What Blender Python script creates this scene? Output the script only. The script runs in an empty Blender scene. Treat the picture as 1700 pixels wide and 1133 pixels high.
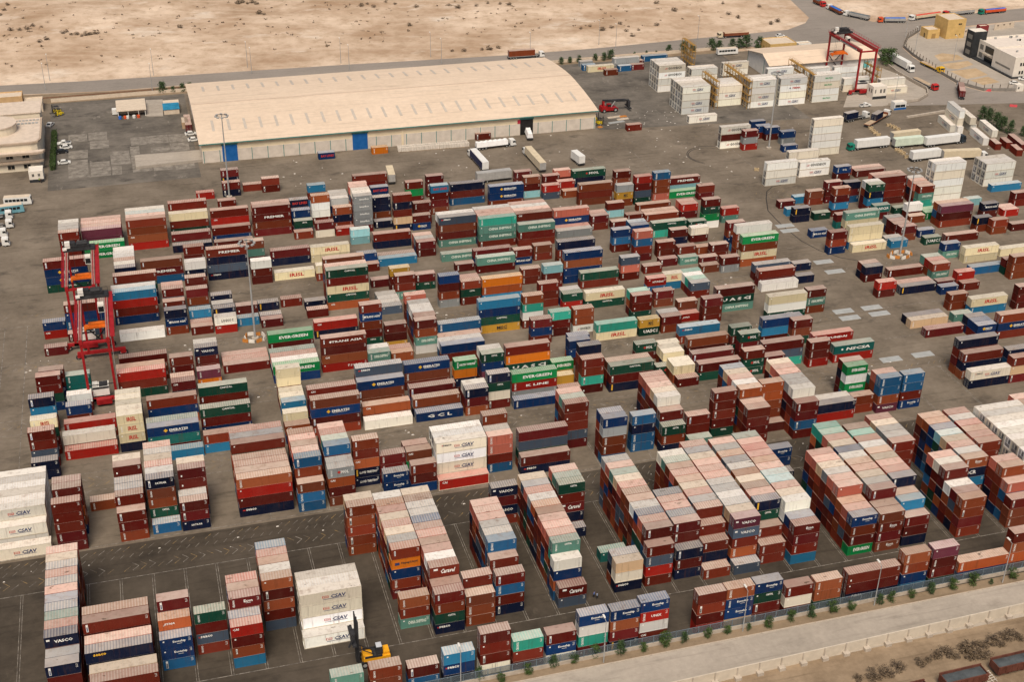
import bpy, bmesh, math, random
from math import radians, sin, cos, pi, sqrt, atan2
from mathutils import Vector, Matrix
rng = random.Random(11)
scene = bpy.context.scene
C = scene.collection
# ---------------------------------------------------------------- camera
cd = bpy.data.cameras.new('camera'); cam = bpy.data.objects.new('camera', cd); C.objects.link(cam)
cd.sensor_fit = 'HORIZONTAL'; cd.sensor_width = 36.0; cd.lens = 2182.99*36/1700
cd.clip_start = 1; cd.clip_end = 20000
PT, YW, RL = 0.513582819, 0.291809399, 0.0172302102
_f = Vector((sin(YW)*cos(PT), cos(YW)*cos(PT), -sin(PT))); _r = Vector((cos(YW), -sin(YW), 0)); _u = _r.cross(_f)
_r2 = _r*cos(RL)+_u*sin(RL); _u2 = -_r*sin(RL)+_u*cos(RL)
M = Matrix.Identity(4)
for i in range(3): M[i][0], M[i][1], M[i][2] = _r2[i], _u2[i], -_f[i]
M.translation = Vector((0, 0, 181.896941)); cam.matrix_world = M
scene.camera = cam
# ---------------------------------------------------------------- light
SUN_EL, SUN_AZ = radians(57), radians(199)      # azimuth clockwise from +Y
wd = bpy.data.worlds.new('World'); scene.world = wd; wd.use_nodes = True
wn = wd.node_tree.nodes; wl = wd.node_tree.links
sky = wn.new('ShaderNodeTexSky'); sky.sky_type = 'NISHITA'; sky.sun_disc = False
sky.sun_elevation = SUN_EL; sky.sun_rotation = SUN_AZ; sky.dust_density = 6.0; sky.air_density = 0.8; sky.ozone_density = 0.4; sky.altitude = 100
wl.new(sky.outputs[0], wn['Background'].inputs[0]); wn['Background'].inputs[1].default_value = 0.068
sl = bpy.data.lights.new('sun', 'SUN'); sl.energy = 2.1; sl.angle = radians(26); sl.color = (1.0, 0.90, 0.76)
so = bpy.data.objects.new('sun', sl); C.objects.link(so)
sd = Vector((sin(SUN_AZ)*cos(SUN_EL), cos(SUN_AZ)*cos(SUN_EL), sin(SUN_EL)))
so.rotation_euler = sd.to_track_quat('Z', 'Y').to_euler()
scene.view_settings.view_transform = 'Standard'; scene.view_settings.look = 'None'
scene.view_settings.exposure = 0.44; scene.view_settings.gamma = 1.0
# ---------------------------------------------------------------- materials
def nodes(name):
    m = bpy.data.materials.new(name); m.use_nodes = True
    t = m.node_tree; return m, t.nodes, t.links, t.nodes['Principled BSDF']
def noise(n, l, vec, scale, detail=4, rough=.6):
    x = n.new('ShaderNodeTexNoise'); x.inputs['Scale'].default_value = scale; x.inputs['Detail'].default_value = detail; x.inputs['Roughness'].default_value = rough
    if vec is not None: l.new(vec, x.inputs['Vector'])
    return x.outputs['Fac']
def ramp(n, l, fac, a, b, c0=(0,0,0,1), c1=(1,1,1,1)):
    x = n.new('ShaderNodeValToRGB'); e = x.color_ramp.elements
    e[0].position, e[1].position = a, b; e[0].color, e[1].color = c0, c1
    l.new(fac, x.inputs[0]); return x.outputs[0]
def mix(n, l, fac, a, b, mode='MIX'):
    x = n.new('ShaderNodeMix'); x.data_type = 'RGBA'; x.blend_type = mode
    for s, v in ((0, fac), (6, a), (7, b)):
        if hasattr(v, 'is_linked'): l.new(v, x.inputs[s])
        elif s == 0: x.inputs[0].default_value = v
        else: x.inputs[s].default_value = (*v, 1) if len(v) == 3 else v
    return x.outputs[2]
def math_(n, l, op, a, b=None):
    x = n.new('ShaderNodeMath'); x.operation = op
    for k, v in enumerate((a, b)):
        if v is None: continue
        if hasattr(v, 'is_linked'): l.new(v, x.inputs[k])
        else: x.inputs[k].default_value = v
    return x.outputs[0]
def pos(n):
    return n.new('ShaderNodeNewGeometry').outputs['Position']
def scaled(n, l, vec, s):
    x = n.new('ShaderNodeMapping'); x.inputs['Scale'].default_value = s; l.new(vec, x.inputs[0]); return x.outputs[0]
_mats = {}
def paint(name, rgb, rough=.6, var=.25, scale=.6, metal=0):
    """a worn painted or cast surface: the plain colour, mottled and slightly dusty"""
    if name in _mats: return _mats[name]
    m, n, l, p = nodes(name); P = pos(n)
    f = noise(n, l, P, scale, 5)
    d = tuple(c*(1-var) for c in rgb); b = tuple(min(1, c*(1+var*.8)+.01) for c in rgb)
    l.new(ramp(n, l, f, .3, .7, (*d, 1), (*b, 1)), p.inputs['Base Color'])
    p.inputs['Roughness'].default_value = rough; p.inputs['Metallic'].default_value = metal; p.inputs['Specular IOR Level'].default_value = .2
    _mats[name] = m; return m
def glass(name='dark_glass'):
    if name in _mats: return _mats[name]
    m, n, l, p = nodes(name); p.inputs['Base Color'].default_value = (.015, .018, .02, 1); p.inputs['Roughness'].default_value = .12
    _mats[name] = m; return m
def container_paint(name, stuff):
    m, n, l, p = nodes(name); P = pos(n)
    if stuff:
        a = n.new('ShaderNodeAttribute'); a.attribute_name = 'Col'; col = a.outputs['Color']; rnd = a.outputs['Alpha']
    else:
        o = n.new('ShaderNodeObjectInfo'); col = o.outputs['Color']; rnd = o.outputs['Random']
    big = noise(n, l, P, .35, 5, .65)
    fade = mix(n, l, ramp(n, l, big, .45, .8), col, mix(n, l, .05, col, (.38, .29, .22)))
    st = noise(n, l, scaled(n, l, P, (1.6, 1.6, .12)), 1.2, 4, .7)
    rust = mix(n, l, math_(n, l, 'MULTIPLY', ramp(n, l, st, .55, .74), .50), fade, (.085, .032, .015))
    scuff = ramp(n, l, noise(n, l, scaled(n, l, P, (.8, .8, 2.2)), 1.1, 3, .8), .66, .76)
    rust = mix(n, l, math_(n, l, 'MULTIPLY', scuff, .20), rust, (.40, .34, .29))
    hs = n.new('ShaderNodeHueSaturation'); l.new(rust, hs.inputs['Color'])
    l.new(math_(n, l, 'ADD', .78, math_(n, l, 'MULTIPLY', rnd, .44)), hs.inputs['Value'])
    l.new(hs.outputs[0], p.inputs['Base Color']); p.inputs['Roughness'].default_value = .55; p.inputs['Specular IOR Level'].default_value = .05
    return m
def container_roof(name, stuff):
    m, n, l, p = nodes(name); P = pos(n)
    if stuff:
        a = n.new('ShaderNodeAttribute'); a.attribute_name = 'Col'; col = a.outputs['Color']; rnd = a.outputs['Alpha']
    else:
        o = n.new('ShaderNodeObjectInfo'); col = o.outputs['Color']; rnd = o.outputs['Random']
    g = n.new('ShaderNodeGamma'); g.inputs[1].default_value = .55; l.new(col, g.inputs[0])
    big = noise(n, l, P, .22, 4, .6)
    # wind-blown dust lies on every roof, thicker on some than on others, and in the troughs of the ribs
    wv = n.new('ShaderNodeTexWave'); wv.bands_direction = 'X'; wv.inputs['Scale'].default_value = .58; wv.inputs['Distortion'].default_value = .4
    l.new(P, wv.inputs['Vector'])
    rib = math_(n, l, 'MULTIPLY', math_(n, l, 'GREATER_THAN', rnd, .40), math_(n, l, 'MULTIPLY', wv.outputs['Fac'], .34))
    amt = math_(n, l, 'ADD', math_(n, l, 'ADD', .42, math_(n, l, 'MULTIPLY', rnd, .36)), math_(n, l, 'MULTIPLY', math_(n, l, 'SUBTRACT', big, .5), .5))
    amt = math_(n, l, 'SUBTRACT', amt, rib)
    base = mix(n, l, amt, g.outputs[0], (.73, .635, .53))
    base = mix(n, l, math_(n, l, 'MULTIPLY', ramp(n, l, noise(n, l, P, 1.1, 6, .78), .50, .72), .62), base, (.30, .235, .175))
    base = mix(n, l, math_(n, l, 'MULTIPLY', ramp(n, l, noise(n, l, P, .45, 5, .7), .56, .70), .40), base, (.26, .13, .075))
    base = mix(n, l, math_(n, l, 'MULTIPLY', ramp(n, l, noise(n, l, scaled(n, l, P, (.5, 1.2, 1)), .9, 3, .5), .70, .73), .75), base, (.10, .07, .045))
    hs = n.new('ShaderNodeHueSaturation'); l.new(base, hs.inputs['Color'])
    l.new(math_(n, l, 'ADD', .66, math_(n, l, 'MULTIPLY', math_(n, l, 'FRACT', math_(n, l, 'MULTIPLY', rnd, 7.3)), .34)), hs.inputs['Value'])
    l.new(hs.outputs[0], p.inputs['Base Color']); p.inputs['Roughness'].default_value = .8; p.inputs['Specular IOR Level'].default_value = .12
    return m
def ground_mat(name, dark, light, scale=.05, fine=.9, stain=.5, stain_col=(.02, .019, .018), pale=.25, pale_col=(.30, .27, .23)):
    m, n, l, p = nodes(name); P = pos(n)
    a = noise(n, l, P, scale, 6, .62)
    base = ramp(n, l, a, .33, .68, (*dark, 1), (*light, 1))
    b = noise(n, l, P, fine, 4, .7)
    base = mix(n, l, .35, base, mix(n, l, b, tuple(c*.55 for c in dark), tuple(min(1, c*1.35) for c in light)))
    s = ramp(n, l, noise(n, l, scaled(n, l, P, (.55, 1, 1)), scale*2.2, 5, .7), .56, .74)
    base = mix(n, l, math_(n, l, 'MULTIPLY', s, stain), base, stain_col)
    q = ramp(n, l, noise(n, l, scaled(n, l, P, (1, .45, 1)), scale*3.1, 6, .75), .60, .80)
    base = mix(n, l, math_(n, l, 'MULTIPLY', q, pale), base, pale_col)
    t = ramp(n, l, noise(n, l, scaled(n, l, P, (.06, 1.0, 1)), .8, 3, .6), .55, .75)
    base = mix(n, l, math_(n, l, 'MULTIPLY', t, .42), base, tuple(c*.5 for c in dark))
    l.new(base, p.inputs['Base Color']); p.inputs['Roughness'].default_value = .9; p.inputs['Specular IOR Level'].default_value = .1
    bp = n.new('ShaderNodeBump'); bp.inputs['Strength'].default_value = .25; bp.inputs['Distance'].default_value = .05
    l.new(b, bp.inputs['Height']); l.new(bp.outputs[0], p.inputs['Normal'])
    return m
def sand_mat(name='sand'):
    m, n, l, p = nodes(name); P = pos(n)
    a = noise(n, l, scaled(n, l, P, (1, 1.15, 1)), .014, 8, .66)
    base = ramp(n, l, a, .38, .62, (.37, .25, .16, 1), (.68, .54, .41, 1))
    b = noise(n, l, P, .16, 6, .72)
    base = mix(n, l, math_(n, l, 'MULTIPLY', ramp(n, l, b, .47, .66), .55), base, (.31, .21, .125))
    s = ramp(n, l, noise(n, l, scaled(n, l, P, (.7, 1.2, 1)), .032, 7, .7), .56, .70)
    base = mix(n, l, math_(n, l, 'MULTIPLY', s, .75), base, (.74, .66, .56))
    d = ramp(n, l, noise(n, l, scaled(n, l, P, (.8, 1.5, 1)), .42, 4, .8), .66, .74)
    base = mix(n, l, math_(n, l, 'MULTIPLY', d, .6), base, (.15, .10, .06))
    wv = n.new('ShaderNodeTexWave'); wv.bands_direction = 'DIAGONAL'; wv.inputs['Scale'].default_value = .05; wv.inputs['Distortion'].default_value = 14; wv.inputs['Detail'].default_value = 4; wv.inputs['Detail Scale'].default_value = .6
    l.new(scaled(n, l, P, (.35, 1, 1)), wv.inputs['Vector'])
    base = mix(n, l, math_(n, l, 'MULTIPLY', ramp(n, l, wv.outputs['Fac'], .62, .95), .10), base, (.72, .60, .46))
    l.new(base, p.inputs['Base Color']); p.inputs['Roughness'].default_value = .95; p.inputs['Specular IOR Level'].default_value = .1
    bp = n.new('ShaderNodeBump'); bp.inputs['Strength'].default_value = .6; bp.inputs['Distance'].default_value = .6
    l.new(noise(n, l, P, .25, 6, .65), bp.inputs['Height']); l.new(bp.outputs[0], p.inputs['Normal'])
    return m
def worn_line(name, rgb, keep=.45):
    m, n, l, p = nodes(name); P = pos(n)
    f = ramp(n, l, noise(n, l, P, .7, 4, .75), keep-.08, keep+.10)
    l.new(mix(n, l, f, (.085, .075, .063), rgb), p.inputs['Base Color']); p.inputs['Roughness'].default_value = .8
    return m
def leaf_mat(name, a, b):
    m, n, l, p = nodes(name)
    f = noise(n, l, pos(n), 1.2, 2)
    l.new(ramp(n, l, f, .35, .65, (*a, 1), (*b, 1)), p.inputs['Base Color']); p.inputs['Roughness'].default_value = .7
    return m
STEEL = paint('galvanised_steel', (.34, .34, .33), .45, .2)
RUBBER = paint('black_rubber', (.018, .018, .018), .8, .2)
DARK = paint('dark_metal', (.03, .03, .032), .6, .3)
WHITE = paint('white_paint', (.74, .72, .66), .5, .08)
CREAM = paint('cream_render', (.60, .50, .385), .8, .1)
CONC = paint('concrete', (.44, .38, .31), .9, .18)
RED = paint('crane_red', (.31, .010, .012), .42, .22)
YEL = paint('gantry_yellow', (.38, .22, .06), .6, .3)
ORG = paint('spreader_orange', (.75, .16, .015), .5, .15)
GLS = glass()
# ---------------------------------------------------------------- mesh helpers
class MB:
    def __init__(s): s.v = []; s.f = []; s.m = []
    def face(s, pts, m=0):
        k = len(s.v); s.v += [tuple(p) for p in pts]; s.f.append(tuple(range(k, k+len(pts)))); s.m.append(m)
    def hull8(s, a, b, m=0):
        k = len(s.v); s.v += [tuple(p) for p in a]+[tuple(p) for p in b]
        for q in ((3, 2, 1, 0), (4, 5, 6, 7), (0, 1, 5, 4), (1, 2, 6, 5), (2, 3, 7, 6), (3, 0, 4, 7)):
            s.f.append(tuple(k+i for i in q)); s.m.append(m)
    def box(s, x0, x1, y0, y1, z0, z1, m=0):
        s.hull8([(x0, y0, z0), (x1, y0, z0), (x1, y1, z0), (x0, y1, z0)], [(x0, y0, z1), (x1, y0, z1), (x1, y1, z1), (x0, y1, z1)], m)
    def bar(s, p, q, w, h=None, m=0):
        p, q = Vector(p), Vector(q); d = (q-p).normalized(); h = h or w
        side = d.cross(Vector((0, 0, 1)))
        if side.length < 1e-3: side = Vector((1, 0, 0))
        side.normalize(); up = side.cross(d)
        a, b = side*w/2, up*h/2
        s.hull8([p-a-b, p+a-b, p+a+b, p-a+b], [q-a-b, q+a-b, q+a+b, q-a+b], m)
    def cyl(s, p, q, r0, r1=None, n=10, m=0):
        p, q = Vector(p), Vector(q); r1 = r0 if r1 is None else r1
        d = (q-p).normalized(); a = d.orthogonal().normalized(); b = d.cross(a); k = len(s.v)
        for c, r in ((p, r0), (q, r1)):
            for i in range(n): t = 2*pi*i/n; s.v.append(tuple(c+a*cos(t)*r+b*sin(t)*r))
        for i in range(n): j = (i+1) % n; s.f.append((k+i, k+j, k+n+j, k+n+i)); s.m.append(m)
        s.f.append(tuple(k+i for i in range(n-1, -1, -1))); s.m.append(m); s.f.append(tuple(k+n+i for i in range(n))); s.m.append(m)
    def prism(s, poly, z0, z1, m=0):
        k = len(s.v); n = len(poly); s.v += [(x, y, z0) for x, y in poly]+[(x, y, z1) for x, y in poly]
        s.f.append(tuple(k+i for i in range(n-1, -1, -1))); s.m.append(m); s.f.append(tuple(k+n+i for i in range(n))); s.m.append(m)
        for i in range(n): j = (i+1) % n; s.f.append((k+i, k+j, k+n+j, k+n+i)); s.m.append(m)
    def profile(s, pts, y0, y1, m=0):
        """side profile in x,z extruded across y"""
        k = len(s.v); n = len(pts); s.v += [(x, y0, z) for x, z in pts]+[(x, y1, z) for x, z in pts]
        s.f.append(tuple(k+i for i in range(n))); s.m.append(m); s.f.append(tuple(k+n+i for i in range(n-1, -1, -1))); s.m.append(m)
        for i in range(n): j = (i+1) % n; s.f.append((k+j, k+i, k+n+i, k+n+j)); s.m.append(m)
    def mesh(s, name, mats):
        me = bpy.data.meshes.new(name); me.from_pydata(s.v, [], s.f)
        for m in mats: me.materials.append(m)
        me.polygons.foreach_set('material_index', s.m); me.update(); return me
    def build(s, name, mats, parent=None, loc=None, rz=0):
        o = bpy.data.objects.new(name, s.mesh(name, mats if isinstance(mats, (list, tuple)) else [mats]))
        C.objects.link(o); o.parent = parent
        if loc: o.location = loc
        if rz: o.rotation_euler.z = rz
        return o
def tag(o, label=None, cat=None, group=None, kind=None):
    if label: o['label'] = label
    if cat: o['category'] = cat
    if group: o['group'] = group
    if kind: o['kind'] = kind
    return o
def thing(name, loc, label, cat, rz=0, group=None):
    o = bpy.data.objects.new(name, None); C.objects.link(o); o.location = loc if len(loc) == 3 else (*loc, 0)
    o.rotation_euler.z = rz; o.empty_display_size = .5
    return tag(o, label, cat, group)
_kids = {}
def dup(root, loc, rz=0, label=None, scale=None):
    r = root.copy(); C.objects.link(r); r.location = loc if len(loc) == 3 else (*loc, 0); r.rotation_euler.z = rz
    if label: r['label'] = label
    if scale: r.scale = scale
    for ch in list(root.children):
        c = ch.copy(); C.objects.link(c); c.parent = r
        for g in list(ch.children):
            d = g.copy(); C.objects.link(d); d.parent = c
    return r
def flat(name, poly, z, mat, kind='structure'):
    b = MB(); b.face([(x, y, z) for x, y in poly]); o = b.build(name, mat)
    # a sheet always faces up
    if o.data.polygons[0].normal.z < 0: o.data.flip_normals()
    return tag(o, kind=kind)
# ---------------------------------------------------------------- ground, roads, water
def height(x, y):
    """low dunes on the open desert behind the far road, flat everywhere else"""
    t = max(0, min(1, (y-(596 if x < 330 else 690))/60)); 
    return t*(1.2*sin(x*.021+y*.013)+.8*sin(x*.05-y*.043)+.5*sin(x*.11+y*.09)+1.3)*1.0
b = MB(); NX, NY = 90, 70
xs = [-1500+i*5000/NX for i in range(NX+1)]; ys = [-300+(j/NY)**1.0*3300 for j in range(NY+1)]
xs = sorted(set(xs+[-200+i*14 for i in range(50)])); ys = sorted(set(ys+[580+i*9 for i in range(40)]))
for y in ys:
    for x in xs: b.v.append((x, y, height(x, y)-.02))
nx = len(xs)
for j in range(len(ys)-1):
    for i in range(nx-1): k = j*nx+i; b.f.append((k, k+1, k+nx+1, k+nx)); b.m.append(0)
g = b.build('ground', sand_mat()); tag(g, kind='structure'); g.data.shade_smooth()
ASPH = ground_mat('asphalt_yard', (.095, .076, .056), (.240, .198, .152), .06, .7, stain=.75, stain_col=(.035, .031, .027), pale=.3, pale_col=(.34, .29, .235))
OILY = ground_mat('oily_apron', (.06, .054, .047), (.21, .185, .155), .07, .5, stain=.75, stain_col=(.022, .021, .020), pale=.75, pale_col=(.46, .41, .35))
ASPH_D = ground_mat('asphalt_front_yard', (.034, .028, .0215), (.105, .086, .066), .06, .55, stain=.55, stain_col=(.018, .016, .014), pale=.35, pale_col=(.20, .165, .125))  # darker front asphalt; tone lowered further to put the stack gaps' shade into it
ROADM = ground_mat('road_asphalt', (.21, .185, .158), (.31, .272, .235), .02, stain=.18, pale=.2)
PALE = ground_mat('pale_concrete', (.30, .265, .222), (.45, .395, .33), .06, stain=.42, stain_col=(.13, .11, .09), pale=.3, pale_col=(.55, .5, .43))
DIRT = ground_mat('dirt', (.17, .125, .08), (.30, .225, .15), .12, 1.2, stain=.3, stain_col=(.08, .06, .04), pale=.3, pale_col=(.42, .34, .25))
flat('yard_pavement', [(-260, 182.6), (420, 182.6), (420, 440), (345, 470), (330, 500), (330, 546), (-260, 546)], .004, ASPH)
WORN = ground_mat('worn_concrete', (.085, .076, .064), (.33, .295, .25), .45, 1.1, stain=.85, stain_col=(.085, .077, .066), pale=.35, pale_col=(.46, .42, .36))
for k in range(26):
    x, y = -27+7.4*(k % 6)+rng.uniform(-.4, .4), 462+9.2*(k//6)+rng.uniform(-.5, .5)
    w_, h_ = rng.choice(((6.9, 8.6), (6.9, 5), (3.4, 8.6), (6.9, 8.6)))
    if rng.random() < .8: flat('worn_slab', [(x, y), (x+w_, y), (x+w_, y+h_), (x, y+h_)], .0115, WORN)
flat('west_apron', [(-34, 452), (18.5, 452), (19, 546), (-34, 546)], .008, OILY); flat('east_apron', [(173.5, 463), (262, 455), (262, 546), (173.5, 546)], .008, OILY)
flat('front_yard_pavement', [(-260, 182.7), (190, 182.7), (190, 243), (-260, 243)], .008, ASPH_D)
flat('road', [(-260, 559), (-54.36, 561.71), (-11.19, 556.71), (25.99, 557.39), (85.04, 554.84), (163.75, 552.60), (195.71, 554.10), (237.61, 555.45), (280.48, 552.06), (306.25, 538.11), (327.46, 525.38), (330.61, 516.19), (328.45, 500.40), (328.67, 476.40), (324.37, 468.48), (316.77, 463.18), (300.81, 460.85), (420, 440), (480, 440), (384.78, 461.09), (364.89, 465.11), (351.02, 467.66), (345.57, 478.13), (345.95, 497.96), (347.45, 518.70), (350.53, 533.41), (360.42, 546.15), (373.71, 556.60), (408.46, 559.24), (436.94, 561.45), (483.30, 565.56), (499.01, 586.07), (450.89, 581.37), (404.00, 577.10), (378.77, 575.07), (359.32, 576.29), (349.51, 602.56), (349.28, 620.64), (450, 790), (425, 790), (337.65, 623.33), (331.30, 590.68), (324.88, 582.15), (310.95, 573.52), (298.05, 572.33), (259.03, 570.17), (211.80, 566.45), (167.51, 565.53), (87.47, 569.13), (27.03, 570.57), (-23.23, 572.63), (-54.92, 574.58), (-260, 590)], .012, ROADM)
flat('verge', [(-260, 546), (262, 546), (280.06, 551.17), (237.26, 554.57), (195.42, 553.24), (163.50, 551.75), (84.90, 554.02), (25.92, 556.58), (-11.21, 555.92), (-54.33, 560.92), (-260, 558.5)], .010, DIRT)
flat('compound_pavement', [(365.38, 465.81), (351.96, 469.08), (346.98, 480.32), (347.40, 500.29), (348.95, 521.19), (351.09, 533.27), (360.45, 545.12), (372.58, 554.75), (407.21, 557.34), (435.58, 559.53), (520, 545), (520, 450), (440, 452)], .016, PALE)
flat('concrete_apron', [(324.62, 508.48), (327.00, 498.98), (327.71, 475.81), (324.29, 469.30), (317.10, 464.67), (298.33, 461.46), (281.52, 464.05), (309.83, 504.89)], .016, PALE)
PATCH = ground_mat('sand_patch', (.36, .25, .14), (.56, .42, .27), .15, 1.0, stain=.3, stain_col=(.2, .13, .07))
for k, q in enumerate(([(358.65, 518.87), (364.36, 521.34), (370.02, 517.10), (369.36, 510.63), (356.06, 509.15)], [(355.37, 506.55), (369.43, 507.80), (368.76, 502.41), (357.63, 497.82), (353.77, 500.55)], [(352.65, 496.34), (366.74, 497.43), (366.50, 487.68), (353.75, 484.67)], [(354.10, 482.86), (364.99, 485.42), (365.77, 477.46), (355.99, 475.60)])):
    flat('sand_bed', q, .020, PATCH)
flat('perimeter_road', [(-260, 169.3), (900, 172), (900, 181.5), (-260, 179.6)], .006, PALE)
flat('planting_strip', [(-260, 179.7), (900, 181.6), (900, 182.9), (-260, 182.9)], .006, DIRT)
b = MB()
for x0 in range(-240, 420, 12): b.box(x0, x0+11.9, 179.72+x0*.0015, 179.95+x0*.0015, 0, .14)
tag(b.build('kerb', CONC), kind='structure')
# ---------------------------------------------------------------- painted markings
LW = worn_line('worn_white_line', (.30, .27, .23), .50); LY = worn_line('worn_yellow_line', (.30, .19, .06), .51)
b = MB()
def strip(p, q, w, m=0, z=.013):
    p, q = Vector(p), Vector(q); d = (q-p).normalized(); s = Vector((-d.y, d.x))*w/2
    b.face([(*(p-s), z), (*(q-s), z), (*(q+s), z), (*(p+s), z)], m)
for y in (196.2, 231.3): strip((-75, y), (212, y), .16)
GX = [-75.4+6.62*i for i in range(44)]
for x in GX:
    for o in (0, .45): strip((x+o-.42, 196.3), (x+o-.42, 231.2), .10)
for y in (243.9, 265.5): strip((-80, y), (215, y), .13)
for x in GX[::2]:
    for o in (0, .45): strip((x+o-.42, 244), (x+o-.42, 265.4), .11)
for y, x0, x1 in ((273, -78, 190), (294.5, -78, 190), (301.2, -78, 190), (330, -80, 190), (352, -80, 190)): strip((x0, y), (x1, y), .12)
for x in (-47, -44, -38): strip((x, 274), (x, 352), .14)
for y0, s, x0, x1 in ((233.6, 1, -80, 210), (236.2, -1, -80, 210), (240.6, 1, -80, 210), (267.2, 1, -80, 210), (271.2, -1, -80, 210), (297.0, 1, -80, 190), (299.9, -1, -80, 190), (326.6, 1, -80, 190), (329.0, -1, -80, 190), (357.5, 1, -80, 190), (385, -1, 190, 270), (388, 1, 200, 280), (326, 1, 200, 290), (413, 1, 60, 190), (448, -1, 150, 240), (452, 1, 225, 300), (338, -1, 205, 300)):
    x = x0; k = 0
    while x < x1:
        if rng.random() < .82: strip((x, y0), (x+1.35, y0+s*1.35), .13, 1 if k % 2 else 0)
        x += 1.75; k += 1
for x in range(-80, 200, 2): strip((x, 238.2), (x+.9, 239.4), .10, 0)
for x0, y0, x1, y1 in ((196, 283, 255, 283), (196, 300, 255, 300), (196, 345, 300, 345), (216, 405, 216, 445), (228, 395, 228, 440), (240, 395, 240, 430), (150, 418, 200, 418), (160, 418, 160, 440), (178, 418, 178, 440)): strip((x0, y0), (x1, y1), .13)
tag(b.build('painted_markings', [LW, LY]), kind='structure')
b = MB(); TY = paint('tyre_black', (.035, .031, .028), .9, .3)
q = [(207.57, 383.89), (210.66, 389.78), (214.51, 393.34), (219.33, 394.42), (203.54, 374.14), (202.94, 365.98), (202.80, 358.95), (203.30, 349.04), (205.58, 340.88), (209.61, 334.31), (214.87, 330.23)]
for lst in ((q[0], q[1], q[2], q[3]), (q[0], *q[4:])):
    for p0, p1 in zip(lst, lst[1:]): strip(p0, p1, .35, 0, .017)
for x, y, r in ((205, 427, 8), (206, 427, 9.5), (300, 300, 7)):
    for i in range(18):
        a0, a1 = .6+i*.19, .6+(i+1)*.19; strip((x+r*cos(a0), y+r*sin(a0)), (x+r*cos(a1), y+r*sin(a1)), .3, 0, .017)
tag(b.build('tyre_marks', TY), kind='structure')
# ---------------------------------------------------------------- shipping containers
PAL = dict(m=(0.091, 0.010, 0.007), r=(0.150, 0.028, 0.011), o=(0.296, 0.066, 0.020), O=(0.595, 0.162, 0.013), R=(0.280, 0.015, 0.010), s=(0.459, 0.127, 0.086), b=(0.006, 0.029, 0.101), n=(0.006, 0.010, 0.029), B=(0.015, 0.087, 0.196), c=(0.024, 0.172, 0.320), a=(0.243, 0.477, 0.504), t=(0.010, 0.098, 0.087), j=(0.094, 0.217, 0.172), J=(0.032, 0.320, 0.232), g=(0.008, 0.046, 0.029), G=(0.006, 0.187, 0.051), w=(0.640, 0.620, 0.550), i=(0.703, 0.608, 0.389), y=(0.391, 0.212, 0.030), k=(0.238, 0.251, 0.251), K=(0.059, 0.081, 0.115), p=(0.133, 0.032, 0.052), d=(0.470, 0.440, 0.370), e=(0.522, 0.360, 0.216))
LEN = {'2': 6.058, '4': 12.192}; TH = {'': 2.591, 'h': 2.896}; WID = 2.438
CP, CR = container_paint('container_paint', False), container_roof('dusty_roof', False)
CPS, CRS = container_paint('container_paint_far', True), container_roof('dusty_roof_far', True)
INK = {k: paint('lettering_'+k, c, .6, .12) for k, c in dict(white=(.80,.79,.74), red=(.50,.03,.02), navy=(.03,.045,.13), black=(.03,.03,.03), yellow=(.75,.42,.03), green=(.05,.30,.12), pale=(.68,.76,.66), blue=(.10,.17,.42)).items()}
INKS = list(INK.values()); IK = {k: i for i, k in enumerate(INK)}; INKC = [(.80,.79,.74), (.50,.03,.02), (.03,.045,.13), (.03,.03,.03), (.75,.42,.03), (.05,.30,.12), (.68,.76,.66), (.10,.17,.42)]
_tx = {}
def text2d(s, shear=0, space=1.0):
    """outline of a word as flat faces, scaled to height 1; returns verts, faces, width"""
    key = (s, shear, space)
    if key in _tx: return _tx[key]
    cu = bpy.data.curves.new('word', 'FONT'); cu.body = s; cu.offset = .030; cu.resolution_u = 1; cu.shear = shear; cu.space_character = space
    o = bpy.data.objects.new('word', cu); C.objects.link(o)
    dg = bpy.context.evaluated_depsgraph_get(); me = bpy.data.meshes.new_from_object(o.evaluated_get(dg))
    v = [(p.co.x, p.co.y) for p in me.vertices]; f = [tuple(p.vertices) for p in me.polygons]
    bpy.data.objects.remove(o); bpy.data.meshes.remove(me)
    x0, x1 = min(p[0] for p in v), max(p[0] for p in v); y0, y1 = min(p[1] for p in v), max(p[1] for p in v)
    h = y1-y0; v = [((x-x0)/h, (y-y0)/h) for x, y in v]
    _tx[key] = (v, f, (x1-x0)/h); return _tx[key]
WORDS = {'EVERGREEN': ('white', .34, .56, .64, 0), 'IRISL': ('red', .46, .55, .36, .05), 'PREMIER': ('white', .30, .56, .52, 0), 'CHINA SHIPPING': ('pale', .34, .56, .62, 0), 'GOODRICH': ('black', .36, .60, .50, 0), 'EMIRATES': ('white', .26, .60, .36, 0), 'CAPITAL': ('white', .19, .56, .26, 0), 'MOL': ('white', .34, .64, .30, 0), 'VASCO': ('white', .27, .56, .55, 0), 'G C L': ('white', .36, .50, .52, 0), 'U A S C': ('white', .36, .52, .72, 0), 'UASC': ('white', .4, .52, .6, 0), 'CSAV': ('navy', .32, .62, .25, .12), 'Caravel': ('white', .42, .62, .50, .35), 'T S LINES': ('white', .24, .72, .32, .2), 'BAY LINES': ('red', .34, .54, .78, 0), 'PERMA': ('red', .26, .62, .30, 0), 'MSC': ('black', .40, .56, .24, 0), 'MALTRAN': ('green', .24, .55, .28, 0), 'Hapag-Lloyd': ('black', .28, .62, .56, 0), 'interflon': ('white', .24, .56, .50, 0), 'LOGOS C': ('black', .34, .58, .55, 0), 'NSCSA': ('white', .36, .60, .60, .1), 'GCR': ('white', .40, .35, .50, 0), 'SATKAR': ('white', .20, .52, .40, 0), 'JITNA': ('white', .24, .32, .36, .3)}
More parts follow.
